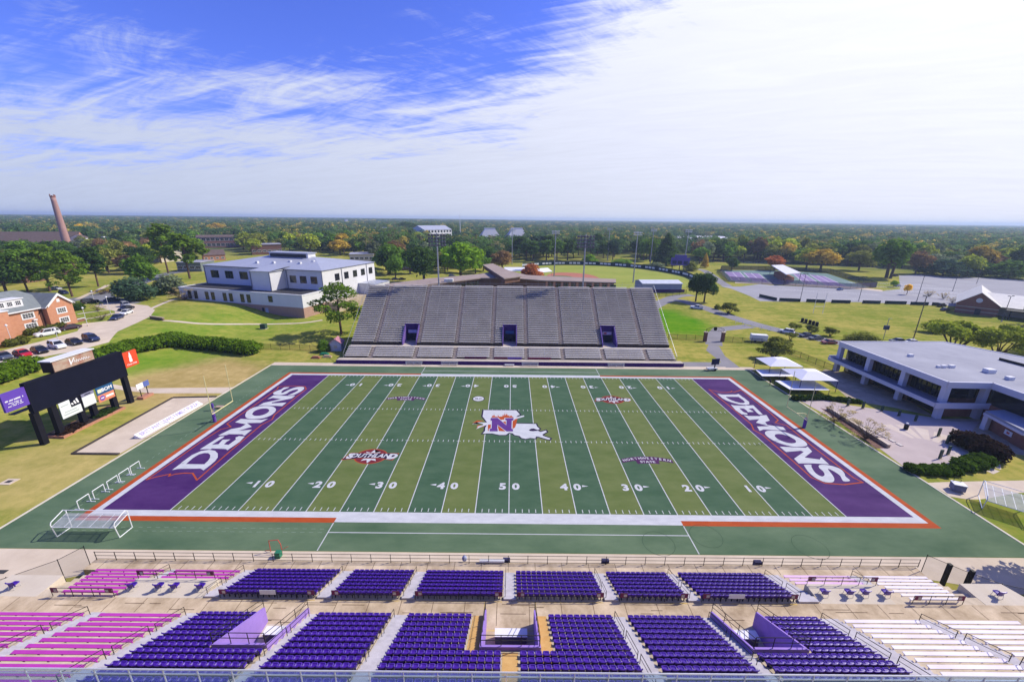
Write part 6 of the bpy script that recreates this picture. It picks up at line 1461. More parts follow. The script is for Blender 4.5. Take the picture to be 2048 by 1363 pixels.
t = thing('speaker_pole', 'thin pole with a dark box halfway up on the practice field edge', 'pole', (*(127.17,61.62), 0)); part('pole', MB().tube((0, 0, 0), (0, 0, 7.5), .10), m_galv, t); part('box', MB().box(-.7, .7, -.4, .4, 3.6, 5.0), M('box_slate', (.08, .09, .13)), t); part('arm', MB().tube((0, 0, 7.4), (1, 0, 7.5), .05), m_galv, t)
g0, g1 = (132.38,102.1), (136.55,103.28)
t = thing('field_goal', 'pair of thin pale uprights on the practice field', 'goalpost', (*g0, 0)); 
for x in (0, g1[0]-g0[0]): part('upright', MB().tube((x, 0, 0), (x, 0, 9), .09), m_white, t)
part('crossbar', MB().tube((0, 0, 3), (g1[0]-g0[0], 0, 3), .08), m_white, t)
# ---- vehicles
m_tyre = M('tyre', (.015, .015, .016), .8); m_head = M('headlight', (.7, .72, .75), .2); m_tail = M('tail_light', (.35, .02, .02), .3); m_hub = M('wheel_rim', (.35, .35, .37), .35, metal=.6)
def loft(secs, mb, m=0):
    "secs: list of (x, [(y,z)...]) rings, joined"
    i0 = len(mb.v); n = len(secs[0][1])
    for x, ring in secs: mb.v += [(x, y, z) for y, z in ring]
    for a in range(len(secs)-1):
        for k in range(n):
            j = (k+1) % n; mb.f.append((i0+a*n+k, i0+a*n+j, i0+(a+1)*n+j, i0+(a+1)*n+k)); mb.m.append(m)
    mb.f.append(tuple(i0+k for k in range(n))[::-1]); mb.f.append(tuple(i0+(len(secs)-1)*n+k for k in range(n))); mb.m += [m, m]
CARS = {}
def car_meshes(kind):
    if kind in CARS: return CARS[kind]
    Ln = {'sedan': 4.7, 'suv': 4.8, 'pickup': 5.7}[kind]; hw = .92; z0 = .22
    def ring(zt, w, zb=z0, sh=.08): return [(-w, zb), (-w-.02, zb+(zt-zb)*.55), (-w+sh, zt), (w-sh, zt), (w+.02, zb+(zt-zb)*.55), (w, zb)]
    H = {'sedan': (.62, .78, .92, .95, .95, .92, .72), 'suv': (.70, .95, 1.06, 1.08, 1.08, 1.05, .85), 'pickup': (.75, 1.02, 1.12, 1.12, 1.10, 1.08, 1.0)}[kind]
    xs = [Ln/2, Ln/2-.25, Ln/2-1.25, .4, -.6, -Ln/2+.25, -Ln/2]; ws = [.72, .86, hw, hw, hw, .88, .8]
    b = MB(); loft([(x, ring(z, w, z0+(.12 if k in (0, 6) else 0))) for k, (x, z, w) in enumerate(zip(xs, H, ws))], b)
    zb = H[3]-.02; top = {'sedan': 1.43, 'suv': 1.72, 'pickup': 1.82}[kind]
    cx0, cx1, tx0, tx1 = {'sedan': (1.15, -1.75, .35, -1.05), 'suv': (1.05, -2.25, .45, -1.95), 'pickup': (1.1, -1.15, .4, -.95)}[kind]
    c = MB()
    bw, tw = .84, .64
    B = [(cx0, -bw, zb), (cx0, bw, zb), (cx1, bw, zb), (cx1, -bw, zb)]; T = [(tx0, -tw, top), (tx0, tw, top), (tx1, tw, top), (tx1, -tw, top)]
    for k in range(4): j = (k+1) % 4; c.face([B[j], B[k], T[k], T[j]])
    c.face(T)
    r = MB(); r.prism([(tx0+.03, -tw-.02), (tx0+.03, tw+.02), (tx1-.03, tw+.02), (tx1-.03, -tw-.02)], top-.02, top+.04)
    for s in (-1, 1):   # pillars
        for (x0, x1) in ((cx0, tx0), (cx1, tx1), ((cx0+cx1)/2-.1, (tx0+tx1)/2-.05)): r.tube((x0, s*(bw+.01), zb), (x1, s*(tw+.01), top), .05, 4)
    w = MB().lathe([(.20, -.11), (.33, -.11), (.34, .11), (.20, .11)], (0, 0, 0), 12); w.xf(Matrix.Rotation(R(90), 4, 'X'))
    hb = MB().lathe([(.19, -.115), (.19, .115)], (0, 0, 0), 8); hb.xf(Matrix.Rotation(R(90), 4, 'X'))
    hl = [MB().box(Ln/2-.24, Ln/2-.02, s*.62-.17, s*.62+.17, H[0]-.12, H[0]+.03) for s in (-1, 1)]
    tl = [MB().box(-Ln/2-.03, -Ln/2+.1, s*.66-.14, s*.66+.14, H[6]-.22, H[6]-.02) for s in (-1, 1)]
    bed_ = MB().box(-Ln/2+.2, -1.2, -.72, .72, H[4]-.02, H[4]+.015) if kind == 'pickup' else None
    CARS[kind] = (Ln, hw, b, c, r, w.mesh('wheel', [m_tyre]), hb.mesh('rim', [m_hub]), [h.mesh('headlight', [m_head]) for h in hl], [h.mesh('tail_light', [m_tail]) for h in tl], bed_, {})
    return CARS[kind]
PAINTS = {'white': (.70, .71, .73), 'silver': (.42, .43, .46), 'black': (.012, .012, .016), 'navy': (.02, .03, .085), 'blue': (.03, .07, .26), 'red': (.45, .012, .02), 'maroon': (.20, .012, .025), 'plum': (.035, .012, .03), 'slate': (.07, .085, .12)}
def car(kind, colr, rear, front, label, name=None, cat='car', group=None, k=1.0):
    Ln, hw, b, c, r, w, hb, hl, tl, bed_, cache = car_meshes(kind)
    a, f = Vector(rear), Vector(front); m = (a+f)/2; d = f-a
    t = thing(name or {'sedan': 'parked_car', 'suv': 'parked_car', 'pickup': 'pickup_truck'}[kind], label, cat, (m.x, m.y, terr(m.x)+.04), math.atan2(d.y, d.x), group)
    mt = M('car_paint_'+colr, PAINTS[colr], .22, var=.03, spec=.6)
    if colr not in cache: cache[colr] = (b.mesh('body', [mt]), r.mesh('roof', [mt]), c.mesh('windows', [m_glass]))
    for nm, me in zip(('body', 'roof', 'windows'), cache[colr]): put(nm, me, t)
    for sx in (Ln/2-.95, -Ln/2+.95):
        for sy in (-1, 1):
            o = put('wheel', w, t); o.location = (sx, sy*(hw-.1), .34); q = put('rim', hb, o)
    for me in hl: put('headlight', me, t)
    for me in tl: put('tail_light', me, t)
    if bed_: put('load_bed', bed_.mesh('load_bed', [m_dark]), t)
    if k != 1: t.scale = (k, k, k)
    return t
GH = 'cars parked before the hedge'
for kind, colr, a, f, l in (('sedan', 'slate', (-128.32,24.77), (-120.55,21.7), 'grey-blue car at the left edge of the row before the hedge'), ('sedan', 'red', (-126.23,26.77), (-117.78,23.61), 'bright red car in the row before the hedge'), ('sedan', 'black', (-125.68,30.04), (-116.29,26.03), 'black car between the red car and the white one'), ('suv', 'white', (-124.96,33.53), (-116.18,30.07), 'white car between two dark cars before the hedge'), ('sedan', 'black', (-123.58,36.79), (-115.75,33.6), 'black car second from the right end before the hedge'), ('suv', 'navy', (-122.67,40.22), (-113.97,36.83), 'dark blue car at the right end of the row before the hedge')): car(kind, colr, a, f, l, group=GH, k=1.12)
for kind, colr, a, f, l in (('suv', 'white', (-134.82,45.52), (-136.79,40.71), 'white car parked along the front of the brick hall'), ('sedan', 'plum', (-135.36,51.82), (-137.13,47.66), 'dark plum car parked along the brick hall gable'), ('suv', 'silver', (-153.69,85.17), (-145.11,80.06), 'silver pickup-like car at the top of the curved drive'), ('sedan', 'black', (-143.97,79.22), (-144.1,74.91), 'black car half hidden behind the white one on the drive'), ('sedan', 'white', (-138.78,73.51), (-136.98,67.29), 'white car on the curved drive'), ('sedan', 'navy', (-135.47,66.61), (-133.1,59.6), 'dark blue car lowest on the curved drive'), ('suv', 'black', (-169.74,86.25), (-168.04,90.33), 'black car parked by the round shrub'),
    ('sedan', 'slate', (-164.77,90.51), (-163.5,94.77), 'low grey car on the street edge above the drive'), ('suv', 'blue', (-264.82,137.17), (-261.5,139.14), 'blue car behind the brick hall roof'), ('sedan', 'white', (-250.68,134.79), (-250.67,139.92), 'white car behind the brick hall roof'), ('sedan', 'silver', (-217,117.25), (-210.34,116.29), 'silver car in the shade under the pines'), ('sedan', 'navy', (-203.61,108.78), (-195.67,105.52), 'dark car in the shade under the pines'), ('sedan', 'slate', (-311.37,243.9), (-321.89,259), 'dark car at the end of the long grey-roofed building'), ('sedan', 'white', (-170.26,118.83), (-163.61,115.15), 'white car beside the dark shrubs past the round magnolia'),
    ('pickup', 'white', (86.49,106.92), (81.65,109.84), 'white pickup on the road right of the far stand'), ('suv', 'white', (100.54,66.78), (96.93,70.58), 'white car heading up the stadium road'), ('sedan', 'navy', (105.34,65.07), (99.61,63.61), 'dark navy car, first of the three behind the white one'), ('sedan', 'slate', (106.51,61.46), (100.81,60.66), 'dark grey car between the navy and the red car'), ('sedan', 'maroon', (107.14,56.33), (101.72,56.14), 'dark red car last in the roadside row'), ('sedan', 'slate', (131.25,58.3), (127.11,58.72), 'dark car roof showing above the modern building roof'), ('sedan', 'white', (134.07,56.72), (130.7,57.72), 'white car roof showing above the modern building roof'),
    ('sedan', 'blue', (197.58,167.32), (190.04,163.37), 'blue car alone by the tennis court kerb'), ('suv', 'black', (283.87,230.29), (291.85,233.66), 'dark car parked under the big willow'), ('sedan', 'silver', (240.45,181.23), (247.1,183.63), 'silver car beside the little green tree'), ('suv', 'black', (202.82,118.17), (210.65,120.86), 'black truck-like car by the striped brick building'), ('sedan', 'slate', (195.47,109.14), (202.12,111.56), 'grey car by the striped brick building'), ('sedan', 'navy', (-76.3,185.65), (-72.83,188.11), 'dark blue car behind the field house annex, left one'), ('sedan', 'black', (-71.93,185.97), (-68.41,188.44), 'dark car behind the field house annex, right one'), ('sedan', 'slate', (-43.16,204.46), (-38.77,207.31), 'dark car in the gap beside the bright broad tree')):
    car(kind, colr, a, f, l, k=1.1 if a[0] < -90 else 1.0)
# ================================================================== TREES
def leaf_mat(name, c1, c2, trans=.42):
    m = D.materials.new(name); m.use_nodes = True; N = m.node_tree.nodes; L = m.node_tree.links; N.clear()
    o = N.new('ShaderNodeOutputMaterial'); df = N.new('ShaderNodeBsdfDiffuse'); tr = N.new('ShaderNodeBsdfTranslucent'); mx = N.new('ShaderNodeMixShader'); mx.inputs[0].default_value = trans
    at = N.new('ShaderNodeAttribute'); at.attribute_name = 'leaf_tint'; oi = N.new('ShaderNodeObjectInfo')
    mc = N.new('ShaderNodeMix'); mc.data_type = 'RGBA'; L.new(at.outputs['Fac'], mc.inputs[0]); mc.inputs[6].default_value = (*c1, 1); mc.inputs[7].default_value = (*c2, 1)
    mu = N.new('ShaderNodeMix'); mu.data_type = 'RGBA'; mu.blend_type = 'MULTIPLY'; mu.inputs[0].default_value = 1; L.new(mc.outputs[2], mu.inputs[6]); L.new(oi.outputs['Color'], mu.inputs[7])
    for b in (df, tr): L.new(mu.outputs[2], b.inputs[0])
    L.new(df.outputs[0], mx.inputs[1]); L.new(tr.outputs[0], mx.inputs[2]); L.new(mx.outputs[0], o.inputs[0]); return m
m_leaf = leaf_mat('foliage', (.55, .55, .55), (1.25, 1.25, 1.15))
m_bark = M('bark', (.10, .07, .05), .95, var=.35, scale=3); m_barkp = M('pine_bark', (.13, .08, .055), .95, var=.3, scale=3)
def leaves(blobs, n, size, seed, up=.35, flat=1.0, shell=.55):
    "many small leaf clumps spread through ellipsoid blobs -> (verts, faces, tint)"
    g = np.random.default_rng(seed); B = np.array([b[:6] for b in blobs], float)
    wgt = (B[:, 3]*B[:, 4]*B[:, 5])**.66; k = g.choice(len(B), n, p=wgt/wgt.sum())
    d = g.normal(size=(n, 3)); d /= np.linalg.norm(d, axis=1)[:, None]
    d[:, 2] = np.where((d[:, 2] < 0) & (g.random(n) < .45), -d[:, 2], d[:, 2])
    r = shell+(1.04-shell)*g.random(n)**.7; bump = 1+.16*np.sin(d[:, 0]*7+k)*np.sin(d[:, 1]*6+2*k)
    p = B[k, :3]+d*B[k, 3:6]*(r*bump)[:, None]
    nn = d*(1-up)+g.normal(size=(n, 3))*.55+np.array([0, 0, up]); nn /= np.linalg.norm(nn, axis=1)[:, None]
    a = np.cross(nn, g.normal(size=(n, 3))); a /= np.linalg.norm(a, axis=1)[:, None]; b = np.cross(nn, a)
    s = size*(.55+.9*g.random(n))[:, None]; bend = nn*s*.35
    V = np.stack([p-a*s*.9, p-b*s*.55+bend*.4, p+a*s*.9, p+b*s*.55+bend*.4], 1)
    V[:, :, 2] = p[:, None, 2]+(V[:, :, 2]-p[:, None, 2])*flat
    tint = np.clip(.5+g.normal(size=n)*.22+.10*(g.random(len(B))[k]-.5)*4, 0, 1)
    return V.reshape(-1, 3), tint
def leaf_mesh(name, V, tint, mat):
    n = len(V)//4; me = D.meshes.new(name); me.vertices.add(4*n); me.vertices.foreach_set('co', V.ravel()); me.loops.add(4*n); me.loops.foreach_set('vertex_index', np.arange(4*n))
    me.polygons.add(n); me.polygons.foreach_set('loop_start', np.arange(0, 4*n, 4)); me.update(calc_edges=True)
    at = me.attributes.new('leaf_tint', 'FLOAT', 'FACE'); at.data.foreach_set('value', tint.astype(np.float32)); me.materials.append(mat); me.validate(); return me
def tree_proto(kind, n, seed, size=None):
    "a tree 10 m tall and about 10 m wide: (trunk mesh, crown mesh)"
    g = random.Random(seed); u = g.uniform; bl = []; tk = MB(); bark = m_bark
    def limb(a, b, r0, r1):
        a, b = Vector(a), Vector(b); m = a.lerp(b, .5)+Vector((u(-.25, .25), u(-.25, .25), u(.0, .3))); tk.tube(a, m, r0, 6, r2=(r0+r1)/2, cap=False); tk.tube(m, b, (r0+r1)/2, 5, r2=r1, cap=False)
    if kind in ('oak', 'maple'):
        hb = 3.0 if kind == 'oak' else 3.4
        tk.tube((0, 0, -.3), (u(-.1, .1), u(-.1, .1), hb), .34, 8, r2=.26)
        for i in range(11):
            a = i*2.4+u(-.4, .4); rr = u(1.4, 3.2) if i else 0; z = u(4.6, 8.0)-rr*.28
            c = (rr*math.cos(a), rr*math.sin(a), z); s = u(1.35, 2.1); bl.append((*c, s*1.15, s*1.15, s*.85)); limb((0, 0, hb-.1), (c[0]*.85, c[1]*.85, z-.3), .15, .04)
        bl.append((0, 0, 7.6, 2.4, 2.4, 1.9)); bl.append((0, 0, 5.6, 3.2, 3.2, 2.0)); sz = .42
    elif kind == 'pine':
        bark = m_barkp; tk.tube((0, 0, -.3), (.15, 0, 5), .22, 8, r2=.16); tk.tube((.15, 0, 5), (0, .1, 9.5), .16, 6, r2=.05)
        for i in range(17):
            z = 4.1+5.4*i/16; rad = (1.0-abs(i/16-.35))*3.0+.2; a = i*2.3+u(-.5, .5); rr = rad*u(.4, 1.0); c = (rr*math.cos(a), rr*math.sin(a), z+u(-.2, .3)); s = u(.75, 1.25)
            bl.append((*c, s*1.25, s*1.25, s*.62)); limb((.08, .03, z-.25), c, .06, .02)
        sz = .34
    elif kind == 'stonepine':
        bark = m_barkp; tk.tube((0, 0, -.3), (.2, .1, 3.0), .26, 8, r2=.2); tk.tube((.2, .1, 3), (-.1, 0, 8.6), .2, 6, r2=.07)
        for i in range(22):
            z = 3.0+6.3*(i/21); rad = 4.6*math.sin(math.pi*(.22+.70*i/21)); a = i*2.4+u(-.4, .4); rr = rad*u(.45, 1.0); c = (rr*math.cos(a), rr*math.sin(a), z+u(-.3, .3)); s = u(.8, 1.35)
            bl.append((*c, s*1.3, s*1.3, s*.6)); limb((.05, .03, max(2.4, z-.9)), (c[0], c[1], c[2]-.1), .075, .02)
        sz = .30
    elif kind == 'cone':
        tk.tube((0, 0, -.3), (0, 0, 9.2), .22, 7, r2=.04)
        for i in range(14):
            z = 1.0+8.3*i/13; rad = 3.9*(1-i/13)**.8+.35
            for j in range(3): a = i*1.3+j*2.1; bl.append((rad*.6*math.cos(a), rad*.6*math.sin(a), z, rad*.62, rad*.62, .75))
        sz = .36
    elif kind == 'bush':
        tk.tube((0, 0, -.2), (0, 0, 4), .2, 6, r2=.1)
        for i in range(9): a = i*2.4; rr = u(1.2, 3.1) if i else 0; bl.append((rr*math.cos(a), rr*math.sin(a), u(2.8, 6.0)-rr*.3, u(1.7, 2.5), u(1.7, 2.5), u(2.2, 3.2)))
        bl.append((0, 0, 5.2, 3.2, 3.2, 4.4)); sz = .5
    elif kind == 'willow':
        tk.tube((-.4, 0, -.3), (-.7, 0, 4), .35, 8, r2=.22); tk.tube((.5, .2, -.3), (.9, .2, 4), .30, 8, r2=.2)
        for i in range(15): a = i*2.4; rr = u(1.0, 3.6); z = 8.2-rr*.75+u(-.6, .6); bl.append((rr*math.cos(a), rr*math.sin(a), z-.6, 1.25, 1.25, u(1.5, 2.5))); limb((u(-.7, .8), 0, 3.8), (rr*.8*math.cos(a), rr*.8*math.sin(a), z), .12, .03)
        bl.append((0, 0, 7.4, 2.8, 2.8, 2.3)); sz = .38
    elif kind == 'crape':
        for i in range(7):
            a = i*.9; limb((.25*math.cos(a), .25*math.sin(a), -.2), (2.0*math.cos(a), 2.0*math.sin(a), 5), .16, .08)
        for i in range(18): a = i*2.4; rr = u(.6, 3.9); bl.append((rr*math.cos(a), rr*math.sin(a), 8.2-rr*.5+u(-3.0, .5), u(1.1, 1.8), u(1.1, 1.8), u(1.0, 1.7)))
        sz = .36
    elif kind == 'bare':
        for i in range(30):
            a = i*2.4; e = u(.5, 1.25); l = u(6, 9.5); d = Vector((math.cos(a)*math.cos(e), math.sin(a)*math.cos(e), math.sin(e))); b = d*l; limb((0, 0, .2), b, .10, .02)
            for j in range(4): q = d*l*u(.45, .95); tk.tube(q, q+Vector((u(-1.6, 1.6), u(-1.6, 1.6), u(.2, 1.8))), .035, 3, r2=.012, cap=False)
            if i % 2: bl.append((*(b*.9), .9, .9, .8))
        sz = .26
    if size: sz = size
    V, ti = leaves(bl, n, sz, seed, flat=.8 if 'pine' in kind else 1.0, up=.5 if 'pine' in kind else .3)
    return tk.mesh('trunk', [bark]), leaf_mesh('crown', V, ti, m_leaf)
PR = {}
def proto(kind, lod, v):
    key = (kind, lod, v)
    if key not in PR:
        n = {'oak': (7000, 2600, 1300), 'maple': (6500, 2400, 1200), 'pine': (4200, 2000, 1100), 'stonepine': (3600, 2000, 1200), 'cone': (5200, 2200, 1100), 'bush': (4200, 1800, 900), 'willow': (7500, 3200, 1500), 'crape': (6500, 2600, 1200), 'bare': (900, 400, 240)}[kind][lod]
        mul = (1, 1.45, 2.0)[lod]; base = {'oak': .30, 'maple': .30, 'pine': .30, 'stonepine': .27, 'cone': .32, 'bush': .36, 'willow': .30, 'crape': .27, 'bare': .2}[kind]
        PR[key] = tree_proto(kind, n, 100*lod+v*7+len(kind), base*mul)
    return PR[key]
G_ = {'dark': (.045, .085, .02), 'green': (.085, .155, .02), 'bright': (.15, .26, .02), 'olive': (.165, .18, .035), 'yellowgreen': (.23, .27, .03), 'yellow': (.62, .42, .02), 'gold': (.38, .27, .04), 'rust': (.34, .12, .045), 'brown': (.19, .12, .055), 'greygreen': (.125, .155, .085), 'blue': (.05, .09, .05), 'pine': (.095, .155, .018), 'plum': (.045, .028, .024), 'dry': (.36, .29, .14)}
tree_n = [0]
def tree(p, H, W_, kind, col, label, name=None, lod=0, group=None, cat='tree', jit=.0):
    tree_n[0] += 1; i = tree_n[0]; tm, cm = proto(kind, lod, i % 3)
    t = thing(name or {'pine': 'pine_tree', 'stonepine': 'pine_tree', 'bush': 'bush', 'cone': 'cypress_tree', 'bare': 'bare_shrub'}.get(kind, 'broadleaf_tree'), label, cat, (p[0], p[1], terr(p[0])), i*1.7, group)
    w = W_/9.2 if kind not in ('pine',) else W_/6.6
    t.scale = (w, w, H/9.7)
    a = put('trunk', tm, t); c = put('crown', cm, t); k = tuple(q*1.8 for q in G_[col]); r = random.Random(i); j = 1+r.uniform(-jit, jit)
    c.color = (k[0]*j, k[1]*j, k[2]*j, 1); return t
# -- single trees that stand apart, set out from the photograph
TL = [
 ((-57.67,61.35), 17.16, 15.65, 'stonepine', 'pine', 'spreading pine beside the upper left end of the far stand'),
 ((-211.06,177.7), 27.5, 15.99, 'pine', 'pine', 'tall slim pine left of the field house, the farther of two'),
 ((-181.33,156.24), 23.69, 17.48, 'pine', 'pine', 'tall pine touching the left corner of the field house roof'),
 ((-211.41,112.18), 19.83, 17.87, 'stonepine', 'pine', 'big pine behind the brick hall, left of its gable'),
 ((-189.5,101.11), 19.53, 15.11, 'stonepine', 'pine', 'big pine right behind the brick hall gable'),
 ((-216.19,108.01), 18.75, 14.79, 'stonepine', 'green', 'wide dark pine over the cars behind the brick hall'),
 ((-219.62,102.89), 18.02, 15.25, 'oak', 'dark', 'dark broad tree at the left edge above the brick hall roof'),
 ((-203.75,126.85), 18.01, 11.84, 'pine', 'dark', 'dark pine in the gap right of the big pines'),
 ((-155.85,94.12), 9.99, 16.61, 'bush', 'blue', 'low dark rounded magnolia by the drive'),
 ((-176.2,121.28), 16.39, 15.84, 'oak', 'green', 'fresh green tree rising behind the dark magnolia'),
 ((-154.04,110.51), 9.38, 11.82, 'bush', 'greygreen', 'grey-green bushy tree against the field house corner'),
 ((-157,107.83), 6.41, 7.62, 'bush', 'dark', 'small dark shrub between the magnolia and the grey-green bush'),
 ((-160.5,75.8), 3.31, 4.46, 'bush', 'dark', 'clipped round shrub beside the brick hall gable'),
 ((-183.06,107.51), 2.64, 6.71, 'bare', 'gold', 'thin straw-coloured shrub at the street corner'),
 ((-152.19,74.52), 3.31, 3.31, 'bare', 'dry', 'leafless little tree on the island lawn'),
 ((-137.9,61.45), 3.02, 5.06, 'bare', 'olive', 'small thin tree on the lower island lawn'),
 ((-137.19,96.23), 6.31, 8.41, 'bare', 'dry', 'leafless brownish tree at the left end of the field house'),
 ((-55.41,43.14), 3.66, 4.15, 'bush', 'green', 'round green bush beside the little white shed'),
 ((-85.85,213.89), 21.27, 26.09, 'oak', 'green', 'broad green oak right of the field house roof'),
 ((-53.61,174.78), 22.65, 23.86, 'oak', 'dark', 'large dark oak behind the left floodlight tower'),
 ((-31.92,182.48), 24.8, 25.21, 'maple', 'bright', 'bright broad-leaved tree behind the middle of the far stand'),
 ((11.07,157.06), 14.6, 14.81, 'maple', 'rust', 'red-leaved tree right behind the far stand top rail'),
 ((-7.03,220.4), 17.26, 16.59, 'maple', 'brown', 'brownish tree left of the baseball infield'),
 ((-219.24,783.19), 26.58, 46.95, 'oak', 'dark', 'huge dark oak crown standing out of the middle woods'),
 ((90.99,125.38), 14.11, 11.37, 'oak', 'dark', 'dark evergreen oak by the stadium road, left of its pair'),
 ((94.71,124.34), 14.79, 11.31, 'oak', 'dark', 'dark evergreen oak by the stadium road, right of its pair'),
 ((93.81,99.31), 4.96, 7.77, 'crape', 'olive', 'little round tree beside the road past the white pickup'),
 ((93.25,108.3), 2.5, 3.17, 'bush', 'olive', 'tiny shrub by the road past the white pickup'),
 ((103,71.5), 3.27, 5.48, 'crape', 'olive', 'little round tree on the practice field edge, nearest the black dummies'),
 ((106.96,68.32), 3.2, 4.65, 'crape', 'olive', 'little round tree on the practice field edge, below the dummies'),
 ((111.84,65.31), 3.5, 4.56, 'crape', 'olive', 'little round tree on the practice field edge, above the red car'),
 ((94.31,59.84), 3.03, 4.05, 'crape', 'olive', 'little round tree in front of the white car on the road'),
 ((76.66,41.04), 6.46, 9.65, 'crape', 'olive', 'spreading olive tree by the iron fence right of the arch'),
 ((116.62,57.22), 3.97, 10.27, 'bush', 'olive', 'olive mounded bush above the modern building roof'),
 ((138.25,49.55), 10.84, 17.53, 'crape', 'yellowgreen', 'large many-stemmed yellow-green tree behind the modern building'),
 ((146.83,45.05), 9.83, 12.7, 'crape', 'yellowgreen', 'second many-stemmed yellow-green tree nearer the right edge'),
 ((160.75,48.33), 8.9, 10.86, 'crape', 'bright', 'many-stemmed tree cut by the right edge of the photo'),
 ((154.58,72.16), 4.44, 7.34, 'bush', 'yellowgreen', 'yellow-green shrub at the foot of the many-stemmed tree'),
 ((64.91,2.52), 3.98, 5, 'bare', 'dry', 'nearly bare straw-coloured shrub on the planting strip, the farther one'),
 ((65.5,-4.12), 4.18, 5.16, 'bare', 'dry', 'nearly bare straw-coloured shrub on the planting strip, the nearer one'),
 ((220.93,152.25), 6.06, 3.92, 'maple', 'yellow', 'small bright yellow tree alone in the parking lot'),
 ((237.9,179.13), 4.29, 4.37, 'maple', 'bright', 'small green tree at the lot edge beside the silver car'),
 ((227.63,146.62), 4.29, 4.37, 'bare', 'dry', 'bare sapling in the lot, behind the two-headed field light'),
 ((228.25,139.53), 4.7, 3.7, 'bare', 'dry', 'bare sapling in the lot, second from the two-headed field light'),
 ((221.55,128.66), 3.98, 3.52, 'bare', 'dry', 'bare sapling in the lot, just left of the striped brick building'),
 ((245.35,137.75), 3.89, 3.67, 'bare', 'dry', 'bare sapling behind the white gable roof'),
 ((272.59,221.5), 27.23, 30.47, 'willow', 'green', 'very large willow-like tree at the corner of the tennis courts'),
 ((254.9,264.02), 17.97, 25.64, 'maple', 'gold', 'yellow-brown tree on the river bank behind the tennis pavilion'),
 ((250.3,273.95), 18.01, 19.57, 'maple', 'yellowgreen', 'yellow-green tree on the river bank left of the yellow-brown one'),
 ((289.34,267.06), 16.86, 20.03, 'oak', 'olive', 'olive-green tree left of the large willow'),
 ((214.56,260.45), 12.73, 15.55, 'maple', 'rust', 'orange-red tree behind the tennis pavilion roof'),
 ((165.21,276.93), 12.11, 6.86, 'cone', 'gold', 'narrow golden tree beside the road bend'),
 ((179.87,260.7), 10.77, 12.28, 'oak', 'dark', 'dark round tree at the tennis court corner by the water'),
 ((331.29,239.62), 12.65, 30, 'bush', 'blue', 'broad dark bushy tree on the bank beyond the lot'),
 ((347.77,238.12), 16.15, 20.67, 'oak', 'yellowgreen', 'bright rounded tree on the bank right of the dark bushy one'),
 ((360.84,239.16), 10.4, 19.2, 'bush', 'dark', 'low dark tree right of the bright rounded one'),
 ((368.67,228.89), 13.23, 26.03, 'bush', 'green', 'green bushy trees at the right edge beyond the lot'),
 ((317.44,247.23), 18.17, 17.32, 'oak', 'brown', 'brownish-green tree just right of the large willow'),
 ((137.41,293.61), 27.65, 26.02, 'cone', 'dark', 'massive dark conifer left of the purple baseball scoreboard'),
 ((71.16,299.42), 8.47, 14.57, 'bush', 'bright', 'bright green shrub behind the outfield wall'),
 ((99.33,293.9), 5.25, 20.65, 'bush', 'bright', 'clipped green hedge mound behind the outfield wall'),
 ((119.66,265.5), 5.26, 16.6, 'bush', 'greygreen', 'grey-green shrub left of the purple baseball scoreboard'),
 ((143.06,254.13), 7.45, 12.84, 'bush', 'olive', 'olive bush right of the purple baseball scoreboard'),
 ((-613.37,520.2), 21.76, 15.51, 'maple', 'yellow', 'bright yellow tree behind the chimney'),
 ((-483.41,566.29), 16.77, 17.43, 'maple', 'yellow', 'bright yellow tree above the red brick building'),
 ((-456.97,572.55), 24.38, 26.05, 'maple', 'gold', 'orange-yellow tree above the red brick building'),
]
TL.append(((64.5, -36.5), 12.5, 13, 'oak', 'green', 'green tree just past the right end of the near stand, shading the pale benches'))
for p, h, w, kd, cl, lb in TL:
    d = math.hypot(p[0]-CAM.x, p[1]-CAM.y); w_ = w
    tree(p, max(h, 1), w_, kd, cl, lb, lod=0 if d < 230 else 1, cat='shrub' if kd in ('bush', 'bare') and h < 7 else 'tree')
# -- groups of trees nothing tells apart, spread through a band of ground
def inside(p, poly):
    x, y = p; c = False; n = len(poly)
    for i in range(n):
        (x0, y0), (x1, y1) = poly[i], poly[(i+1) % n]
        if (y0 > y) != (y1 > y) and x < (x1-x0)*(y-y0)/(y1-y0)+x0: c = not c
    return c
KEEP = [(p[0], p[1]) for p, *_ in TL]
def band(poly, n, gap, hr, wr, kinds, cols, label, group, seed, lod=2, name=None):
    r = random.Random(seed); xs = [p[0] for p in poly]; ys = [p[1] for p in poly]; got = []; tries = 0
    while len(got) < n and tries < 4000:
        tries += 1; p = (r.uniform(min(xs), max(xs)), r.uniform(min(ys), max(ys)))
        if inside(p, poly) and all((p[0]-q[0])**2+(p[1]-q[1])**2 > gap*gap for q in got): got.append(p)
    for p in got: tree(p, r.uniform(*hr), r.uniform(*wr), r.choice(kinds), r.choice(cols), label, lod=lod, group=group, jit=.3, name=name)
    KEEP.extend(got)
mix_ = ('green', 'green', 'dark', 'olive', 'olive', 'greygreen', 'yellowgreen', 'brown')
band([(2.88,305.42), (87.46,333.68), (134.13,310.28), (166.38,388.23), (102.78,406.67), (3.27,368.01)], 34, 8.5, (15, 23), (13, 18), ('pine', 'oak', 'oak'), ('dark', 'dark', 'blue', 'green'), 'dark tree in the dense row behind the baseball outfield wall', 'dark trees behind the outfield wall', 11, name='broadleaf_tree')
band([(171.84,305.42), (235.68,350.22), (280.75,325.51), (320.95,303.47), (354.97,272.87), (414.43,252.21), (450.61,281.33), (397.29,315.1), (351.47,352.58), (275.37,401.74), (214.04,394.13)], 105, 10, (13, 24), (14, 23), ('oak', 'maple', 'oak', 'oak'), mix_+('gold', 'dark'), 'tree in the mixed woods along the far river bank', 'woods along the far river bank', 12)
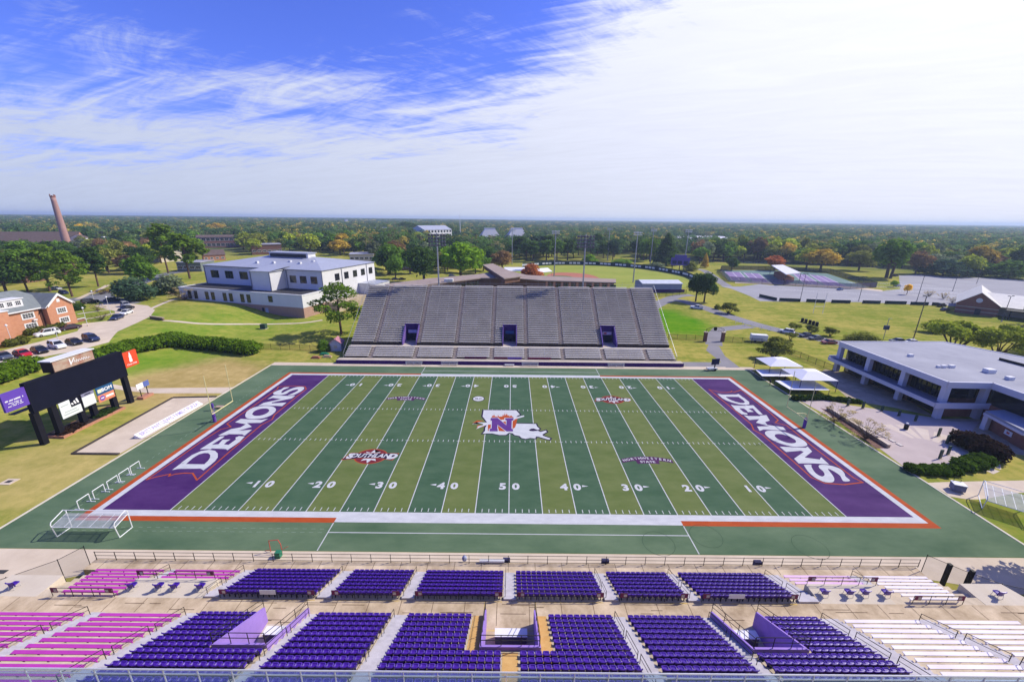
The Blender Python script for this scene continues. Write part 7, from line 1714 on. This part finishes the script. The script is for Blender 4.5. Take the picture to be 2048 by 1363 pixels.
band([(-241.44,291.77), (-219.34,315.82), (-137.68,275.87), (-101.27,240.79), (-74.08,297.23), (-30.65,320.49), (-41.91,465.62), (-344.7,450.33)], 62, 11, (13, 20), (14, 21), ('oak', 'maple', 'oak'), mix_+('yellowgreen', 'gold'), 'tree in the woods showing over the field house roof', 'woods behind the field house', 13)
band([(-299.72,165.7), (-290.95,173.3), (-275.05,187.07), (-308.17,219.14), (-362.55,242.11), (-373.54,226.04)], 16, 11, (13, 18), (13, 18), ('oak', 'oak', 'pine'), ('dark', 'green', 'dark'), 'dark tree massed between the plant building and the brick hall pines', 'dark trees behind the brick hall', 14, lod=1)
band([(-365.21,276.43), (-350.07,278.3), (-252.02,176.61), (-226.28,171.77), (-247.27,218.72), (-325.68,318.9), (-277.9,287.25), (-321.52,351.54), (-377.75,323.75), (-409.23,319.3)], 46, 10, (10, 16), (11, 16), ('oak', 'maple'), mix_, 'tree scattered among the campus buildings on the left', 'campus trees on the left', 15, lod=2)
band([(-383.79,329.16), (-335.86,363.66), (-421.42,480.85), (-474.05,426.48)], 18, 14, (14, 20), (16, 22), ('oak',), ('green', 'dark', 'olive'), 'dark broad tree in the grove behind the three white columns', 'grove behind the white columns', 16)
band([(-86.26,184.91), (-59.37,186.91), (-64.73,223.93), (-22.79,219.1), (-13.58,256.64), (-17.39,348.09), (-110.2,256.73)], 26, 9.5, (11, 16), (12, 16), ('oak', 'maple'), ('dark', 'green', 'olive'), 'tree in the clump between the field house annex and the brown roofs', 'trees behind the left floodlight tower', 17, lod=1)
# -- clipped hedges (one long mass of leaves each)
def hedge(label, pts, w, h, col, n, name='hedge', lump=.0, cat='hedge'):
    t = thing(name, label, cat, (pts[0][0], pts[0][1], 0)); bl = []; core = MB()
    for a, b in zip(pts, pts[1:]):
        a, b = Vector(a), Vector(b); L_ = (b-a).length; k = max(2, int(L_/(w*.55)))
        for i in range(k+1):
            p = a.lerp(b, i/k); r = random.Random(i); s = 1+lump*r.uniform(-1, 1); bl.append((p.x-pts[0][0], p.y-pts[0][1], terr(p.x)+h*.5*s, w*.62*s, w*.62*s, h*.55*s))
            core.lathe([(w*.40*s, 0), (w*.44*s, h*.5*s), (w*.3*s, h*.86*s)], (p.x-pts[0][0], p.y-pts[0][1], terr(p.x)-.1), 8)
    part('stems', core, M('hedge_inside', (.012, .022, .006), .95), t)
    V, ti = leaves(bl, n, .30, len(pts)*3+n, up=.3, shell=.8); o = put('foliage', leaf_mesh('foliage', V, ti, m_leaf), t); c = G_[col]; o.color = (*c, 1)
hedge('long clipped green hedge along the bank behind the scoreboard', [(-104.27,24.83), (-103.73,33.8), (-100.41,43.75), (-98.66,43.88), (-88.58,44.39), (-75.32,40.64)], 4.6, 3.3, 'bright', 26000)
hedge('short clipped green hedge at the left edge behind the scoreboard', [(-110.26,8.06), (-110.56,11.78), (-110.92,16.44)], 4.6, 3.2, 'bright', 9000)
hedge('low row of dark green shrubs along the upper edge of the plaza', [(64.1,12.68), (69.99,13.34), (73.77,12.39), (77.02,11.45)], 1.3, .7, 'dark', 3500, 'shrub_row', .2, 'shrubs')
hedge('row of mounded green shrubs along the lower edge of the plaza', [(64.79,-13.89), (66.98,-14.12), (68.88,-14.22), (70.65,-14.06)], 1.7, .9, 'green', 4000, 'shrub_row', .2, 'shrubs')
hedge('cluster of round green shrubs at the plaza corner by the lawn', [(73.88,-12.93), (76.17,-12.34), (78.82,-11.45)], 2.0, 1.1, 'green', 3600, 'shrub_row', .3, 'shrubs')
hedge('big mounded purple-brown bush at the corner of the brick porch', [(81.89,-6.35), (82.43,-7.47), (82.07,-9.34)], 3.8, 2.3, 'plum', 7000, 'bush', .1, 'bush')
hedge('low dark plants in the bed under the scoreboard', [(-80.2, -5.2), (-80.6, -1.5)], 1.6, .7, 'plum', 1500, 'shrub_row', .3, 'shrubs')
hedge('low green plants at the far end of the scoreboard bed', [(-80.2, 1.0), (-80.4, 4.2)], 1.4, .8, 'dark', 1300, 'shrub_row', .3, 'shrubs')
for p, l in (((-131.94,33.73), 'small clipped shrub at the left corner of the brick hall'), ((-138.65,44.29), 'low shrub bed along the brick hall wall'), ((-137.58,48.78), 'low shrubs under the brick hall gable')): hedge(l, [(p[0]-2.0, p[1]-1.0), (p[0]-1.7, p[1]+1.2)], 2.0, 1.5, 'olive', 1500, 'shrub_row', .3, 'shrubs')
# ================================================================== FAR WOODS (one mass, scattered as instances)
def far_woods():
    src = []
    pal = [(.065, .125, .03), (.08, .15, .03), (.11, .165, .04), (.09, .145, .05), (.14, .18, .05), (.05, .105, .04), (.15, .145, .06), (.07, .135, .035), (.055, .12, .035), (.085, .155, .03)]
    wm = D.materials.new('woodland'); wm.use_nodes = True; N = wm.node_tree.nodes; L = wm.node_tree.links; N.clear()
    o_ = N.new('ShaderNodeOutputMaterial'); df = N.new('ShaderNodeBsdfDiffuse'); at = N.new('ShaderNodeAttribute'); at.attribute_name = 'leaf_colour'; tr_ = N.new('ShaderNodeBsdfTranslucent'); mx_ = N.new('ShaderNodeMixShader'); mx_.inputs[0].default_value = .42
    for b_ in (df, tr_): L.new(at.outputs['Color'], b_.inputs[0])
    L.new(df.outputs[0], mx_.inputs[1]); L.new(tr_.outputs[0], mx_.inputs[2]); L.new(mx_.outputs[0], o_.inputs[0])
    colname = D.collections.new('woodland_sources')
    for v in range(5):
        g = np.random.default_rng(40+v); r = random.Random(v+9); Vs = []; cs = []
        for i in range(24):
            x, y = r.uniform(-32, 32), r.uniform(-32, 32); h = r.uniform(10, 20); w = r.uniform(5.2, 8.8); bl = []
            for k in range(5): a = k*2.5+r.random(); q = w*.45 if k else 0; bl.append((x+q*math.cos(a), y+q*math.sin(a), h*.62+r.uniform(-1, 1.6), w*.62, w*.62, h*.32))
            V, ti = leaves(bl, 150, 1.35, 1000*v+i, up=.25, shell=.75); Vs.append(V); c = np.array(pal[r.randrange(len(pal))])*r.uniform(.95, 1.75)
            if r.random() < .012: c = np.array((.5, .40, .08))
            cs.append(np.clip(c[None]*(.7+.6*ti[:, None]), 0, 1))
        V = np.concatenate(Vs); cc = np.concatenate(cs); n = len(V)//4
        me = leaf_mesh('woodland_patch', V, np.zeros(n), wm); at_ = me.attributes.new('leaf_colour', 'FLOAT_COLOR', 'FACE'); at_.data.foreach_set('color', np.concatenate([cc, np.ones((n, 1))], 1).astype(np.float32).ravel())
        ob = D.objects.new('woodland_patch', me); colname.objects.link(ob); src.append(ob)
    # ground that stays open: campus, ball field, lots, water, far clearings
    keep = [[(-247.64,90.1), (-519.88,276.41), (-470.76,329.4), (-430.22,342.19), (-412.68,366.7), (-368.82,407.1), (-333.36,452.42), (-238.36,350.05), (-121.91,306.58), (-33.98,363.39), (3.13,345.01), (104.3,413.93), (185.35,424.71), (222.96,388.89), (267.6,388.1), (346.95,346.99), (418.53,317.19), (545.91,289.75), (222.3,53.36), (300, -200), (-300, -200)],
            [(-110.33,415.74), (-70.64,470.38), (-99.47,659.79), (-146.21,594.49)], [(-52.45,473.22), (28.43,485.84), (34.35,679.79), (-61.4,659.7)], [(225.89,506.69), (325.79,522.01), (477.64,813.38), (336.85,782.42)], [(-264.35,697.6), (-219.35,709.49), (-269.43,889.29), (-323.56,871.4)], [(518.73,917.33), (584.75,907.42), (767.39,1216.36), (682.83,1233.41)], [(219.86,382.34), (265.3,394.07), (299.53,455.45), (251.35,448.84)], [(-368.82,407.1), (-324.7,443.6), (-356,493.97), (-408.93,459.99)]]
    pts, rot, scl, idx = [], [], [], []; r = random.Random(3)
    def ring(d0, d1, step, sc):
        n = int(d1*1.5/step)+1
        for ix in range(-n, n+1):
            for iy in range(0, int(d1/step)+2):
                x = ix*step+r.uniform(-.35, .35)*step; y = iy*step+r.uniform(-.35, .35)*step-69; d = math.hypot(x, y+69)
                if not d0 <= d < d1 or y < -10 or abs(x) > 1.5*(y+69)+60: continue
                if any(inside((x, y), k) for k in keep): continue
                cl = math.sin(x*.0031+1.3)*math.sin(y*.0043+.4)+.5*math.sin(x*.0093)*math.sin(y*.0071+2)
                if cl > .95 and d > 600: continue
                if r.random() < .05 and d > 500: continue
                pts.append((x, y, terr(x)-.5)); rot.append(r.uniform(0, 6.28)); scl.append(sc*r.uniform(.85, 1.15)); idx.append(r.randrange(5))
    ring(230, 900, 44, 1.0); ring(900, 2200, 62, 1.25); ring(2200, 7500, 118, 2.0)
    me = D.meshes.new('far_woods'); me.from_pydata(pts, [], []); 
    for nm, ty, val in (('wrot', 'FLOAT', rot), ('wscale', 'FLOAT', scl), ('widx', 'INT', idx)):
        a = me.attributes.new(nm, ty, 'POINT'); a.data.foreach_set('value', val)
    ob = tag(put('far_woods', me), kind='stuff')
    ng = D.node_groups.new('scatter_woods', 'GeometryNodeTree'); ng.interface.new_socket('Geometry', in_out='INPUT', socket_type='NodeSocketGeometry'); ng.interface.new_socket('Geometry', in_out='OUTPUT', socket_type='NodeSocketGeometry')
    N = ng.nodes; L = ng.links; i_ = N.new('NodeGroupInput'); o = N.new('NodeGroupOutput'); m2p = N.new('GeometryNodeMeshToPoints'); iop = N.new('GeometryNodeInstanceOnPoints'); ci = N.new('GeometryNodeCollectionInfo')
    ci.inputs['Collection'].default_value = colname; ci.inputs['Separate Children'].default_value = True; ci.inputs['Reset Children'].default_value = True
    def nat(nm, ty):
        x = N.new('GeometryNodeInputNamedAttribute'); x.data_type = ty; x.inputs['Name'].default_value = nm; return x.outputs[0]
    L.new(i_.outputs[0], m2p.inputs[0]); L.new(m2p.outputs[0], iop.inputs['Points']); L.new(ci.outputs[0], iop.inputs['Instance']); iop.inputs['Pick Instance'].default_value = True
    L.new(nat('widx', 'INT'), iop.inputs['Instance Index'])
    cx_ = N.new('ShaderNodeCombineXYZ'); L.new(nat('wrot', 'FLOAT'), cx_.inputs[2]); e2r = N.new('FunctionNodeEulerToRotation'); L.new(cx_.outputs[0], e2r.inputs[0]); L.new(e2r.outputs[0], iop.inputs['Rotation'])
    cs_ = N.new('ShaderNodeCombineXYZ'); s_ = nat('wscale', 'FLOAT'); L.new(s_, cs_.inputs[0]); L.new(s_, cs_.inputs[1])
    sq = N.new('ShaderNodeMath'); sq.operation = 'POWER'; L.new(s_, sq.inputs[0]); sq.inputs[1].default_value = .35; L.new(sq.outputs[0], cs_.inputs[2]); L.new(cs_.outputs[0], iop.inputs['Scale'])
    L.new(iop.outputs[0], o.inputs[0]); md = ob.modifiers.new('scatter', 'NODES'); md.node_group = ng
    print('woods', len(pts))
far_woods()
# ================================================================== HAZE
hz = MB().box(-9000, 9000, -3000, 8200, -1.5, 62).build('haze', D.materials.new('haze'))
hz['kind'] = 'stuff'
def haze_mat(m):
    m.use_nodes = True; N = m.node_tree.nodes; L = m.node_tree.links; N.clear(); o = N.new('ShaderNodeOutputMaterial'); v = N.new('ShaderNodeVolumePrincipled')
    v.inputs['Color'].default_value = (.60, .76, 1, 1); v.inputs['Density'].default_value = .00018; v.inputs['Anisotropy'].default_value = .2; L.new(v.outputs[0], o.inputs['Volume'])
haze_mat(hz.data.materials[0])
print('objects', len(D.objects))
